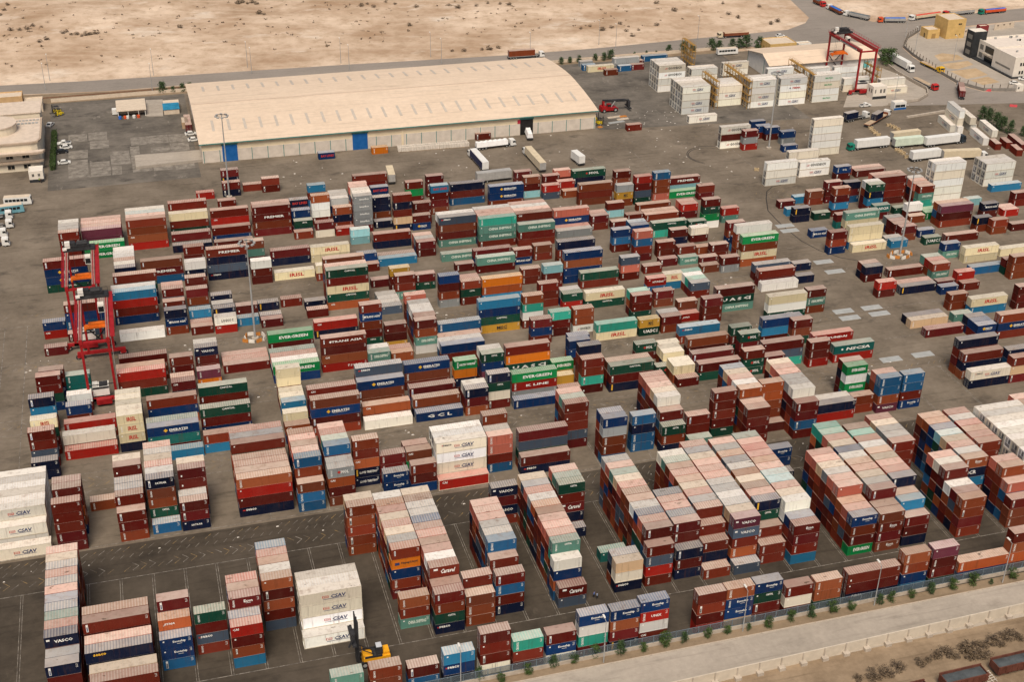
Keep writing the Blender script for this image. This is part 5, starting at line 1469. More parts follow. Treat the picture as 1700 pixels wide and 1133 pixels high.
lorry('dump_lorry', (418.25, 578.39), (400.01, 576.89), 'red', 'tipper', 'red cab lorry with pale grey long body in the queue', None, 'grey', 'sandy', Q)
lorry('dump_lorry', (435.67, 576.65), (420.01, 575.66), 'green', 'tipper', 'green cab lorry with blue topped orange body, last in the queue', None, 'orange', 'blue', Q)
lorry('road_lorry', (286.59, 567.74), (271.06, 568.34), 'cream', 'tipper', 'cream flat lorry driving on the far road beside the desert', None, 'rust', 'sandy')
t = lorry('container_lorry', (163.87, 559.88), (180.97, 559.50), 'white', 'skeletal', 'white cab lorry carrying a rust container behind the warehouse', None, 'grey')
cr = container(*(163.87, 559.88), 1.35, '4', 'r', None, None, 'rust-brown long container riding on the lorry behind the warehouse'); cr.rotation_euler.z = t.rotation_euler.z
cr.location = t.location+Vector((.3, -1.1, 1.32))
lorry('reefer_lorry', (334.09, 516.28), (334.38, 498.09), 'white', 'box', 'white reefer lorry coming down the gate road past trees', None, 'white', None, None, True, True)
lorry('flatbed_lorry', (345.84, 508.84), (347.23, 494.10), 'yellow', 'flat', 'yellow cab flatbed lorry on the gate road by the compound wall', None, 'yellow', 'sandy')
lorry('flatbed_lorry', (329.93, 488.72), (331.19, 473.31), 'red', 'flat', 'red cab flatbed lorry nearest the gate kerb', None, 'grey', 'sandy')
t = lorry('container_lorry', (335.23, 460.24), (345.78, 478.92), 'white', 'skeletal', 'white cab lorry with two maroon containers in the gate road', 16, 'grey')
for k, lab in ((0, 'rear maroon container on the lorry in the gate road'), (1, 'front maroon container on the lorry in the gate road')):
    c = container(0, 0, 0, '2', 'm', None, None, lab); a = t.rotation_euler.z; c.rotation_euler.z = a
    c.location = t.location+Vector((cos(a)*(.3+6.3*k)+sin(a)*1.2, sin(a)*(.3+6.3*k)-cos(a)*1.2, 1.32))
t = lorry('container_lorry', (273.04, 447.53), (287.70, 451.23), 'white', 'skeletal', 'white cab lorry with a navy container beside the tall white stack', 12.5, 'grey')
c = container(0, 0, 0, '2', 'n', None, None, 'navy short container with red panel on a parked lorry'); c.rotation_euler.z = t.rotation_euler.z; c.location = t.location+Vector((.2, -1.2, 1.32))
t = lorry('container_lorry', (278.46, 439.74), (294.77, 450.97), 'white', 'flat', 'white cab lorry with a long bare bed and navy box up front', None, 'rust', 'sandy')
c = container(0, 0, 0, '2', 'n', None, None, 'navy short container at the front of the long bare lorry bed'); a = t.rotation_euler.z; c.rotation_euler.z = a
c.location = t.location+Vector((cos(a)*6+sin(a)*1.2, sin(a)*6-cos(a)*1.2, 1.45))
lorry('reefer_lorry', (275.95, 419.14), (258.65, 418.86), 'green', 'box', 'green cab lorry with a white trailer striped blue and red', None, 'white')
lorry('reefer_trailer', (279.70, 422.87), (291.18, 423.40), 'white', 'box', 'plain cream reefer trailer behind the mint lettered one', 12.4, 'cream', has_cab=False)
lorry('reefer_trailer', (276.99, 416.90), (290.16, 416.92), 'white', 'box', 'pale mint reefer trailer parked without a cab', 12.4, 'mint', has_cab=False)
lorry('reefer_lorry', (289.56, 415.08), (307.68, 415.91), 'dark', 'box', 'white trailer lorry with a dark cab at the gate yard', None, 'white', tall=True)
lorry('reefer_trailer', (276.22, 402.97), (289.64, 403.39), 'white', 'box', 'white reefer trailer with dark spaced lettering, parked without cab', 12.4, 'white', has_cab=False)
lorry('reefer_lorry', (288.49, 401.15), (306.15, 398.63), 'white', 'box', 'white cab lorry with a dusty white trailer behind the pale blue stack', None, 'cream')
lorry('curtain_lorry', (118.45, 431.57), (117.35, 449.03), 'white', 'box', 'white topped trailer with navy side curtain facing the warehouse', None, 'white', 'navy')
lorry('reefer_lorry', (138.53, 425.93), (138.04, 446.40), 'white', 'box', 'cream trailer lorry backed out towards the container stacks', None, 'cream')
lorry('trailer', (112.64, 422.51), (126.27, 423.12), 'white', 'box', 'grey box trailer without cab in front of the stacks', 13, 'grey', has_cab=False)
lorry('sack_lorry', (120.75, 453.93), (136.58, 455.19), 'white', 'bags', 'white lorry loaded high with white sacks beside the warehouse wall')
lorry('sack_lorry', (143.50, 458.10), (146.75, 478.71), 'white', 'bags', 'white sack lorry backed out of the dark warehouse door')
lorry('trailer', (83.15, 428.24), (84.31, 441.35), 'white', 'box', 'dusty cream trailer standing at the rear edge of the stacks', 9, 'cream', has_cab=False)
lorry('reefer_trailer', (154.50, 428.54), (153.60, 434.94), 'white', 'box', 'small white trailer end beside two maroon boxes', 7, 'white', has_cab=False)
for k, (p, lab) in enumerate((((-44.60, 431.19), 'white lorry tractor nearest the blue buses'), ((-44.15, 423.60), 'white lorry tractor second from the blue buses'), ((-45.76, 416.76), 'white lorry tractor third from the blue buses'), ((-44.76, 409.45), 'white lorry tractor farthest from the blue buses'))):
    lorry('lorry_tractor', (p[0]-7, p[1]), (p[0], p[1]), 'white', 'skeletal', lab, 7, 'grey')
def bus(rear, front, colm, label, L=9):
    d, yaw = between(rear, front); t = thing('bus', rear, label, 'bus', yaw)
    b = MB(); b.profile([(0, .45), (L, .45), (L, 1.6), (L-.25, 2.9), (L-.6, 3.05), (.1, 3.05), (0, 2.8)], -1.25, 1.25); o = b.build('body', colm, t)
    b = MB()
    for s in (-1, 1):
        for k in range(6): x = .5+k*(L-1.6)/6; b.box(x, x+(L-1.6)/6-.18, s*1.26-.01, s*1.26+.01, 1.55, 2.45)
    b.face([(L-.0, -1.1, 1.62), (L-.0, 1.1, 1.62), (L-.22, 1.1, 2.8), (L-.22, -1.1, 2.8)]); b.build('window', GLS, o)
    b = MB(); b.box(.1, L-.5, -1.2, 1.2, 3.05, 3.1); b.build('roof', CREAM, o)
    for x in (1.6, L-1.8):
        for s in (-1, 1): wheel(t, x, s*1.05, .45)
    return t
BL = paint('bus_blue', (.16, .36, .42), .45, .12)
bus((-47.73, 442.80), (-41.49, 442.27), PC['white'], 'white and blue bus behind the pale blue one at the left edge')
bus((-50.09, 435.12), (-42.65, 435.79), BL, 'pale blue bus beside the parked white lorry tractors')
bus((259.70, 543.48), (272.66, 543.24), PC['white'], 'white and blue bus parked under the dark trees of the far fence', 10)
_car = {}
def car(p, yaw, colm, label, pickup=False, group=None):
    t = thing('parked_car', (*p, .02), label, 'car', yaw, group); k = (colm.name, pickup)
    if k not in _car:
        b = MB()
        if pickup: b.profile([(-2.5, .35), (2.5, .35), (2.55, .8), (1.3, 1.0), (.8, 1.65), (-.5, 1.68), (-.6, 1.0), (-2.5, 1.0)], -.88, .88)
        else: b.profile([(-2.2, .3), (2.2, .3), (2.25, .72), (1.2, .92), (.5, 1.45), (-1.0, 1.48), (-1.75, 1.0), (-2.25, .95)], -.88, .88)
        w = MB()
        for s in (-1, 1):
            q = [(1.05, s*.885, .95), (-.5 if pickup else -1.5, s*.885, 1.0), (-.45 if pickup else -.95, s*.885, 1.42), (.5, s*.885, 1.40)]; w.face(q if s > 0 else q[::-1])
        w.face([(1.32, -.78, .96), (1.32, .78, .96), (.62, .72, 1.5), (.62, -.72, 1.5)])
        if pickup: w.box(-2.4, -.7, -.75, .75, 1.0, 1.012)
        else: w.face([(-1.12, -.7, 1.475), (-1.12, .7, 1.475), (-1.80, .76, 1.02), (-1.80, -.76, 1.02)])
        _car[k] = (b.mesh('body', [colm]), w.mesh('window', [GLS]))
    for nm, me in zip(('body', 'window'), _car[k]):
        o = bpy.data.objects.new(nm, me); C.objects.link(o); o.parent = t
    for x in (-1.4, 1.4):
        for s in (-1, 1): wheel(t, x, s*.82, .32, .22)
    return t
BLK = paint('car_black', (.02, .02, .022), .3, .1)
for p, yaw, m_, lab, pu in (((-28.57, 496.98), pi, PC['white'], 'white pickup with open bed parked beside the office hedge', True), ((-27.90, 492.30), .1, PC['white'], 'white saloon parked behind the black car', False), ((-29.39, 488.24), .1, BLK, 'black car parked beside the office hedge', False), ((-28.49, 476.89), .05, PC['white'], 'white hatchback parked alone in front of the hedge end', False), ((18.15, 495.95), .02, PC['white'], 'white saloon nearest the warehouse corner containers', False), ((18.77, 489.12), .02, PC['white'], 'white saloon parked below another at the warehouse corner', False), ((-33.84, 519.10), 1.2, PC['white'], 'white car beside the office behind the hedge', False), ((301.60, 563.16), .05, PC['white'], 'white car on the far road above the yellow brick shop', False), ((290.78, 462.54), .05, PC['white'], 'white pickup beside the red gantry crane and white cabin', True), ((370.07, 473.02), -.5, PC['white'], 'white car at the corner of the modern white building', False), ((377.57, 477.17), 2.6, PC['white'], 'white car cut by the right picture edge', False)):
    car(p, yaw, m_, lab, pu)
# ---------------------------------------------------------------- gantry cranes
def gantry(loc, W, SPAN, H, tz, label):
    t = thing('gantry_crane', loc, label, 'gantry crane', 0)
    for x in (0, W):
        for y in (0, SPAN):
            b = MB(); lean = .5 if y == 0 else -.5
            b.bar((x, y, 2.0), (x, y+lean*.0, H-1.6), .6, .8); b.build('leg', RED, t)
    for y in (0, SPAN):
        b = MB(); b.box(-3.0, W+3.0, y-.42, y+.42, 1.35, 2.1); b.box(-3.1, -1.6, y-.35, y+.35, .5, 1.4); b.box(W+1.6, W+3.1, y-.35, y+.35, .5, 1.4); o = b.build('sill_beam', RED, t)
        for x in (-2.9, -1.7, W+1.7, W+2.9):
            w = MB(); w.cyl((x, y-.3, .62), (x, y+.3, .62), .62, n=14); w.cyl((x, y-.32, .62), (x, y+.32, .62), .28, n=10, m=1); w.build('wheel', [RUBBER, STEEL], o)
    PK = paint('rail_plate', (.34, .20, .17), .6, .2)
    for x, s in ((0, -1), (W, 1)):
        b = MB(); b.box(x-.42, x+.42, -.5, SPAN+.5, H-1.5, H); o = b.build('girder', RED, t)
        r = MB(); r.box(x-.40, x-.12, -.4, SPAN+.4, H, H+.12); r.box(x+.14, x+.40, -.4, SPAN+.4, H, H+.12); r.build('rail', PK, o)
        k = MB(); k.box(x+s*.62-.02, x+s*1.75, 0, SPAN, H-.15, H-.05) if s > 0 else k.box(x-1.2, x-.62, 0, SPAN, H-.15, H-.05)
        xs = x+s*(1.75 if s > 0 else 1.2)
        for i in range(14): y = SPAN*i/13; k.bar((xs, y, H-.1), (xs, y, H+1.0), .06)
        for z in (.5, 1.0): k.bar((xs, 0, H+z), (xs, SPAN, H+z), .05)
        k.build('walkway', RED, o)
    b = MB(); b.box(.2, W-.2, -.35, .35, H-1.4, H-.9); b.box(.2, W-.2, SPAN-.35, SPAN+.35, H-1.4, H-.9); b.build('end_tie', RED, t)
    b = MB()
    for p, q in (((0, SPAN, 10), (W*.45, SPAN, 6)), ((W*.45, SPAN, 6), (W, SPAN, 10.5)), ((W*.45, SPAN, 6), (W*.9, SPAN, 2.5))): b.bar(p, q, .28)
    b.build('cross_brace', DARK, t)
    b = MB(); b.bar((0, 0, 6), (W, 0, 6), .2); b.build('tie_bar', DARK, t)
    b = MB(); b.bar((0, SPAN, 11), (W, SPAN, 11), .28); b.build('tie_bar', DARK, t)
    b = MB()
    for x in (-.7, .7-.0):
        b.bar((W+.75, -.35 if x < 0 else .35, 2.2), (W+.75, -.35 if x < 0 else .35, H), .07)
    for i in range(40): b.bar((W+.75, -.35, 2.4+i*(H-2.6)/40), (W+.75, .35, 2.4+i*(H-2.6)/40), .05)
    b.build('ladder', STEEL, t)
    ty = tz
    b = MB(); b.box(-.8, W+.8, ty-1.6, ty+1.6, H+.15, H+.7); b.box(.3, W-.6, ty-1.2, ty+1.3, H+.7, H+1.7); b.box(.8, 2.6, ty-1.0, ty+.7, H+1.7, H+2.5); b.cyl((3, ty-.6, H+2.0), (W-1.2, ty-.6, H+2.0), .5, n=12); b.cyl((3, ty+.9, H+1.9), (W-1.2, ty+.9, H+1.9), .4, n=12)
    for x in (-.7, W+.7):
        for y in (ty-1.5, ty+1.5): b.bar((x, y, H+.7), (x, y, H+1.8), .07)
    b.bar((-.7, ty-1.5, H+1.8), (W+.7, ty-1.5, H+1.8), .07); b.bar((-.7, ty+1.5, H+1.8), (W+.7, ty+1.5, H+1.8), .07)
    o = b.build('trolley', DARK, t)
    b = MB(); b.box(-.2, 1.2, ty-1.5, ty-.3, H+1.2, H+3.0); b.box(-.9, .2, ty-1.7, ty-.9, H+.7, H+1.3); b.build('electrical_cabinet', WHITE, o)
    b = MB(); b.box(W-2.3, W-.7, ty-2.8, ty-1.0, H-3.6, H-1.2); c = b.build('operator_cab', WHITE, o)
    g = MB(); g.box(W-2.2, W-.8, ty-2.83, ty-2.81, H-3.4, H-1.8); g.build('window', GLS, c)
    zs = 10.5
    b = MB(); b.box(.2, W-.2, ty-.9, ty+.9, zs, zs+.55); b.box(1.2, W-1.2, ty-.6, ty+.6, zs+.55, zs+1.3); b.box(-.1, .4, ty-1.2, ty+1.2, zs-.35, zs+.2); b.box(W-.4, W+.1, ty-1.2, ty+1.2, zs-.35, zs+.2); sp = b.build('spreader', ORG, t)
    b = MB()
    for x in (1.6, W-1.6):
        for y in (-.5, .5): b.bar((x, ty+y, zs+1.3), (x, ty+y*1.6, H+.2), .05)
    b.build('hoist_cable', DARK, sp)
    b = MB(); b.box(1.6, W-1.2, -1.5, -.6, .9, 2.3); b.cyl((W*.5-.6, -1.55, 1.6), (W*.5-.6, -1.5, 1.6), .35, n=12); b.build('fuel_tank', RED, t)
    b = MB(); b.box(.9, W-1.6, .7, 3.6, 2.3, 4.9); b.box(1.0, 2.2, .8, 3.4, 4.9, 5.2); o = b.build('engine_house', WHITE, t)
    b = MB(); b.box(2.6, W-1.9, .9, 3.4, 4.91, 5.0); b.box(.95, W-1.65, .66, .70, 4.3, 4.8); b.build('louvre', DARK, o)
    b = MB(); b.box(-.4, W*.55, -.42, -.36, 1.35, 2.1); b.build('cable_guard', DARK, t)
    return t
gantry((-21.2, 303.6, 0), 6.6, 25.4, 19.6, 23.2, 'red rubber-tyred gantry crane nearer the camera, spanning the left stacks')
gantry((-24.6, 334.6, 0), 7.0, 25.2, 19.6, 23.0, 'red rubber-tyred gantry crane behind its twin, over the purple and green stack')
cr = gantry((294.2, 477.4, 0), 7.4, 26.5, 19.8, 23.5, 'tall red gantry crane over the white reefers beside the tan shed')
b = MB(); b.box(-.6, -.57, 2.5, 17, 18.5, 19.6); o = b.build('name_panel', WHITE, cr)
b = MB()
for i in range(16): y = 3.2+i*.82; b.box(-.62, -.605, y, y+.5, 18.8, 19.35)
b.build('lettering', INK['navy'], o)
# ---------------------------------------------------------------- reach stackers, forklifts
def reach_stacker():
    t = thing('reach_stacker', (*(180.84, 482.73), .02), 'red reach stacker with raised black boom beside the warehouse end', 'reach stacker', .02)
    b = MB(); b.profile([(0, .7), (7.2, .7), (7.4, 1.4), (6.6, 1.9), (3.2, 1.9), (2.0, 2.6), (.2, 2.5), (0, 1.5)], -1.5, 1.5); b.build('chassis', RED, t)
    b = MB(); b.bar((1.0, 0, 4.6), (10.8, 0, 4.2), 1.0, .9); b.bar((10.0, 0, 4.2), (12.4, 0, 4.0), .7, .6); b.build('boom', DARK, t)
    b = MB(); b.bar((4.4, .7, 1.9), (6.2, .5, 4.3), .3); b.bar((4.4, -.7, 1.9), (6.2, -.5, 4.3), .3); b.build('lift_cylinder', STEEL, t)
    b = MB(); b.bar((1.2, .6, 2.4), (1.2, .4, 4.6), .6); b.bar((1.2, -.6, 2.4), (1.2, -.4, 4.6), .6); b.build('boom_pivot', RED, t)
    b = MB(); b.box(11.8, 12.8, -1.0, 1.0, 1.6, 3.9); b.box(11.9, 12.7, -3.0, 3.0, 1.1, 1.6); b.build('spreader', DARK, t)
    b = MB(); b.box(2.6, 4.2, -1.45, .0, 1.9, 3.5); c = b.build('cab', RED, t)
    b = MB(); b.box(2.7, 4.1, -1.48, -1.46, 2.4, 3.35); b.box(4.205, 4.22, -1.35, -.1, 2.4, 3.35); b.build('window', GLS, c)
    for x, r in ((1.3, .75), (6.2, .9)):
        for s in (-1, 1): wheel(t, x, s*1.45, r, .6)
reach_stacker()
def empty_handler():
    p = (27.86, 192.38); t = thing('container_handler', (p[0], p[1]+.3, .02), 'yellow empty-container handler with tall black mast behind the fence row', 'container handler', -.02)
    t.rotation_euler.z = .0
    YL = paint('handler_yellow', (.78, .36, .012), .45, .12)
    b = MB(); b.box(1.0, 4.4, -1.37, -1.2, 2.3, 2.75); b.box(1.0, 4.4, 1.2, 1.37, 2.3, 2.75); b.box(2.6, 3.3, -1.1, 1.1, 2.3, 2.6); b.build('engine_deck', DARK, t)
    b = MB(); b.box(4.7, 5.9, -1.0, 1.0, 2.3, 2.9); b.bar((.8, 1.1, 2.3), (.8, 1.1, 3.4), .12); b.bar((.8, -1.1, 2.3), (.8, -1.1, 3.4), .12); b.build('rear_hood', YL, t)
    b = MB(); b.profile([(.6, .8), (5.6, .8), (5.8, 1.6), (5.4, 2.2), (3.6, 2.1), (2.6, 2.3), (.8, 2.3)], -1.35, 1.35); b.build('chassis', YL, t)
    b = MB(); b.box(4.6, 6.0, -1.4, 1.4, 1.0, 2.3); b.build('counterweight', YL, t)
    b = MB(); b.box(3.3, 4.6, -.75, .75, 2.3, 4.1); c = b.build('cab', DARK, t)
    b = MB(); b.box(3.4, 4.5, -.7, .7, 4.12, 4.2); b.build('roof_hatch', paint('pale_hatch', (.5, .52, .55), .4, .1), c)
    b = MB(); b.box(3.28, 3.295, -.65, .65, 2.8, 3.95); b.build('window', GLS, c)
    b = MB()
    for s in (-.7, .7): b.box(-.35, .05, s-.18, s+.18, .4, 11.5)
    for z in (1, 3.5, 6, 8.5, 11.2): b.box(-.3, 0, -.6, .6, z, z+.25)
    b.build('mast', DARK, t)
    b = MB()
    for s in (-.45, .45): b.box(-.6, -.36, s-.12, s+.12, 1.2, 13.2)
    for z in (2, 5, 8, 11, 13): b.box(-.55, -.4, -.4, .4, z, z+.2)
    b.build('inner_mast', DARK, t)
    b = MB(); b.box(-1.5, -.7, -3.0, 3.0, 7.2, 7.7); b.box(-1.4, -.6, -.9, .9, 6.0, 8.6); b.bar((-2.2, -2.8, 7.4), (-1.1, -2.8, 10.2), .3); b.bar((-1.0, 2.8, 6.8), (-1.0, 2.8, 7.9), .3); b.build('spreader', DARK, t)
    b = MB(); b.bar((.1, .6, 4.5), (3.2, .6, 2.3), .14); b.bar((.1, -.6, 4.5), (3.2, -.6, 2.3), .14); b.build('tilt_stay', DARK, t)
    for x, r in ((.9, .8), (5.0, .62)):
        for s in (-1, 1): wheel(t, x, s*1.3, r, .5)
empty_handler()
def forklift(p, yaw, label):
    t = thing('forklift', (*p, .02), label, 'forklift', yaw); YL = paint('forklift_yellow', (.62, .46, .02), .5, .2)
    b = MB(); b.profile([(0, .4), (2.8, .4), (2.9, 1.1), (2.2, 1.5), (.3, 1.2)], -.9, .9); b.build('chassis', YL, t)
    b = MB()
    for x in (.5, 2.0):
        for s in (-.75, .75): b.bar((x, s, 1.2), (x+.1, s, 2.6), .1)
    b.box(.5, 2.2, -.8, .8, 2.6, 2.7); b.build('overhead_guard', DARK, t)
    b = MB()
    for s in (-.5, .5): b.box(-.3, -.1, s-.1, s+.1, .1, 3.4); b.box(-1.6, -.3, s-.08, s+.08, .12, .2)
    b.box(-.3, -.1, -.6, .6, 1.2, 1.4); b.build('mast', DARK, t)
    for x in (.5, 2.3):
        for s in (-1, 1): wheel(t, x, s*.85, .42, .3)
forklift((-31.69, 529.90), .6, 'yellow and black forklift beside the office building'); forklift((-32.88, 533.81), .4, 'dark forklift parked behind the yellow one by the office')
forklift((176.78, 468.44), 2.6, 'dark yellow forklift at the warehouse corner among planks'); forklift((176.54, 473.51), 2.9, 'blue topped forklift tucked against the warehouse end')
# ---------------------------------------------------------------- yellow reefer racks
def rack(p, length, H, label):
    t = thing('reefer_rack', p, label, 'access tower', 0, 'yellow access racks between the white reefers')
    b = MB(); n = max(2, int(length/2.6))
    for i in range(n+1):
        y = length*i/n
        for x in (0, 1.5): b.bar((x, y, 0), (x, y, H), .16)
        for z in [2.9*k for k in range(1, int(H/2.9)+1)]: b.bar((0, y, z), (1.5, y, z), .1)
    b.build('post_frame', YEL, t)
    b = MB()
    for z in [2.9*k for k in range(1, int(H/2.9)+1)]: b.box(-.05, 1.55, 0, length, z-.06, z)
    b.build('platform', YEL, t)
    b = MB()
    for z in [2.9*k for k in range(1, int(H/2.9)+1)]:
        for x in (0, 1.5):
            for h in (.5, 1.05): b.bar((x, 0, z+h), (x, length, z+h), .07)
            for i in range(n): b.bar((x, length*i/n, z), (x, length*(i+1)/n, z-2.8), .06)
    b.build('handrail', YEL, t)
for p, ln, H, lab in (((*(227.87, 474.93), 0), 14, 12, 'yellow rack left of the three-high white reefers'), ((*(241.03, 471.70), 0), 24, 12.5, 'yellow rack right of the three-high white reefers, tallest in the row'), ((*(270.94, 473.61), 0), 22, 12, 'yellow rack between the two four-high reefer stacks'), ((*(238.45, 523.88), 0), 12, 11.6, 'yellow rack behind the front-left reefer block'), ((*(305.75, 480.33), 0), 12, 10, 'yellow rack beside the tan shed, right of the red crane')):
    rack(p, ln, H, lab)
# ---------------------------------------------------------------- buildings
ROOF = ground_mat('tan_sheet_roof', (.63, .50, .375), (.72, .58, .445), .06, .5, stain=.12, stain_col=(.45, .36, .28), pale=.25, pale_col=(.74, .62, .50))
WALLP = paint('warehouse_panel', (.60, .53, .45), .85, .12, .4); WALLC = paint('warehouse_cream', (.74, .62, .43), .7, .08, .3); TEAL = paint('teal_trim', (.06, .22, .20), .5, .1); BLUE = paint('blue_door', (.008, .10, .32), .5, .1); VOID = paint('dark_interior', (.012, .011, .010), .9, .1)
t = thing('warehouse', (0, 0, 0), 'long tan roofed warehouse with blue doors behind the yard', 'warehouse')
X0, X1, Y0, Y1, EV = 20.2, 172.6, 465.2, 534.5, 7.6
prof = [(Y0-.9, EV), (Y0+8, EV+1.25), (Y0+18, EV+2.3), (Y0+28, EV+3.0), ((Y0+Y1)/2, EV+3.2), (Y1-28, EV+3.0), (Y1-18, EV+2.3), (Y1-8, EV+1.25), (Y1+.9, EV)]
b = MB()
b.box(X0, X1, Y0, Y0+.3, 0, 4.6, 0); b.box(X0, X1, Y0+.08, Y0+.3, 4.6, EV, 1); b.box(X0, X1, Y1-.3, Y1, 0, EV, 1)
for x in (X0, X1-.3):
    b.box(x, x+.3, Y0+.3, Y1-.3, 0, 4.6, 0); k = len(b.v)
    pp = [(y, z-.12) for y, z in prof if Y0 <= y <= Y1]; pp = [(Y0+.3, 4.6), (Y0+.3, EV-.05)]+pp+[(Y1-.3, EV-.05), (Y1-.3, 4.6)]
    xx = x+.05 if x == X0 else x+.25
    b.face([(xx, y, z) for y, z in pp], 1)
b.build('wall', [WALLP, WALLC], t)
b = MB()
for i in range(len(prof)-1):
    (ya, za), (yb, zb) = prof[i], prof[i+1]
    b.hull8([(X0-.8, ya, za-.14), (X1+.8, ya, za-.14), (X1+.8, yb, zb-.14), (X0-.8, yb, zb-.14)], [(X0-.8, ya, za), (X1+.8, ya, za), (X1+.8, yb, zb), (X0-.8, yb, zb)])
r = b.build('roof', ROOF, t)
SK = paint('skylight_sheet', (.50, .44, .37), .5, .12)
for i in range(25):
    x = X0+5+i*5.9
    for (ya, za), (yb, zb) in (((Y0+8.4, EV+1.30), (Y0+17.5, EV+2.26)), ((Y1-17.5, EV+2.26), (Y1-8.6, EV+1.32))):
        b = MB(); b.hull8([(x, ya, za), (x+1.0, ya, za), (x+1.0, yb, zb), (x, yb, zb)], [(x, ya, za+.06), (x+1.0, ya, za+.06), (x+1.0, yb, zb+.06), (x, yb, zb+.06)]); b.build('skylight', SK, r)
b = MB(); b.box(X0-.8, X1+.8, (Y0+Y1)/2-.4, (Y0+Y1)/2+.4, EV+3.2, EV+3.27); b.build('ridge_cap', paint('ridge', (.55, .43, .33), .7, .1), r)
b = MB(); b.box(X0-.85, X1+.85, Y0-1.1, Y0-.9, EV-.3, EV+.02); b.build('gutter', TEAL, r)
b = MB()
for i in range(27): x = X0+.5+i*5.82; b.box(x, x+.22, Y0-.08, Y0, 0, 4.6)
b.build('pilaster', TEAL, t)
for (xa, xb, mt, lab) in (((27.55, 464.67)[0], (33.01, 464.53)[0], BLUE, None), ((75.76, 463.88)[0], (81.47, 463.73)[0], BLUE, None), ((141.57, 460.59)[0], (146.72, 460.65)[0], VOID, 'open dark doorway')):
    b = MB(); b.box(xa, xb, Y0-.14, Y0-.005, 0, 6.3); d = b.build('door', mt, t); tag(d, lab)
    b = MB(); b.box(xa-.3, xb+.3, Y0-.2, Y0-.145, 6.3, 6.8); b.build('lintel', TEAL, d)
b = MB(); b.box((140.44, 468.34)[0], (142.28, 467.89)[0], Y0-.1, Y0+.06, 4.7, 6.2); b.build('wall_sign', paint('sign_red', (.45, .03, .05), .5, .1), t)
b = MB(); b.box((94.54, 469.61)[0], (94.54, 469.61)[0]+.8, Y0-.2, Y0, 0, 7.2); b.build('wall_pier', WALLC, t)
# second shed
t = thing('tan_shed', (0, 0, 0), 'tan pitched-roof shed behind the white reefers and red crane', 'shed')
X0, X1, Y0, Y1 = 267.5, 319, 504.5, 527.5; ym = 511
b = MB(); b.box(X0, X1, Y0, Y0+.3, 0, 6.8); b.box(X0, X1, Y1-.3, Y1, 0, 6.8)
for x in (X0, X1-.3): b.box(x, x+.3, Y0+.3, Y1-.3, 0, 6.8); b.face([(x+.15, Y0, 6.8), (x+.15, Y1, 6.8), (x+.15, ym, 9.7)])
b.build('wall', WHITE, t)
b = MB()
for (ya, za), (yb, zb) in (((Y0-1.2, 6.6), (ym, 10)), ((ym, 10), (Y1+1, 6.7))):
    b.hull8([(X0-1.5, ya, za-.2), (X1+1.2, ya, za-.2), (X1+1.2, yb, zb-.2), (X0-1.5, yb, zb-.2)], [(X0-1.5, ya, za), (X1+1.2, ya, za), (X1+1.2, yb, zb), (X0-1.5, yb, zb)])
b.build('roof', ROOF, t)
b = MB(); b.box(X0-.04, X0, 512, 516, 0, 4.6); b.build('door', WHITE, t)
b = MB(); b.box(X1, X1+.05, 506, 510, 1.0, 4.6); b.box(X1-6, X1-3, Y0-.05, Y0, 2.0, 5); b.build('door', paint('aqua_door', (.12, .45, .45), .5, .1), t)
b = MB()
for y in (Y0, 511, Y1-.3): b.box(X0-.06, X0-.01, y, y+.3, 0, 6.8)
b.build('frame_post', TEAL, t)
OCH = paint('ochre_brick', (.60, .40, .15), .8, .12)
def flatbox(name, x0, x1, y0, y1, h, wall, label, cat='building', roofm=None, wins=(), parapet=.35, doors=()):
    t = thing(name, (x0, y0, 0), label, cat); L, D = x1-x0, y1-y0
    b = MB(); b.box(0, L, 0, D, 0, h); b.build('wall', wall, t)
    b = MB(); b.box(.25, L-.25, .25, D-.25, h, h+.06); r = b.build('roof', roofm or CREAM, t)
    b = MB()
    for q in ((0, L, 0, .25), (0, L, D-.25, D), (0, .25, .25, D-.25), (L-.25, L, .25, D-.25)): b.box(*q, h, h+parapet)
    b.build('parapet', wall, r)
    for side, a, c, z0, z1 in wins:
        b = MB(); f = MB(); e = .03
        if side == 'f': b.box(a, c, -e, -.004, z0, z1); f.box(a-.12, c+.12, -e-.03, -e, z0-.12, z0); f.box((a+c)/2-.04, (a+c)/2+.04, -e-.02, -e, z0, z1)
        else: b.box(-e, -.004, a, c, z0, z1); f.box(-e-.03, -e, a-.12, c+.12, z0-.12, z0); f.box(-e-.02, -e, (a+c)/2-.04, (a+c)/2+.04, z0, z1)
        w = b.build('window', GLS, t); f.build('frame', wall, w)
    for side, a, c, z1, m in doors:
        b = MB()
        if side == 'f': b.box(a, c, -.05, -.005, 0, z1)
        else: b.box(-.05, -.005, a, c, 0, z1)
        b.build('door', m, t)
    return t
flatbox('ochre_workshop', 284.6, 298.0, 539.6, 550, 4.0, OCH, 'ochre workshop with three wide dark openings behind the tan shed', 'building', None, [('f', .4, 4.2, .9, 2.9), ('f', 4.9, 8.6, .9, 2.9), ('f', 9.3, 13, .9, 2.9), ('l', 3, 4, 1, 2), ('l', 6, 7, 1, 2)])
flatbox('white_cabin', 300, 306.5, 541, 544.5, 2.8, WHITE, 'small white cabin beside the ochre workshop', 'cabin', None, [('f', 1, 2, 1.2, 2), ('f', 4.3, 5.3, 1.2, 2)])
flatbox('ochre_tower', 378.5, 388.5, 541, 552, 9, OCH, 'tall ochre substation block with flat roof beside the far road', 'building', None, [('f', 6.0, 7.8, 6.6, 7.3), ('f', 5, 5.5, 1.6, 2.3), ('f', 7.3, 7.8, 1.6, 2.3)])
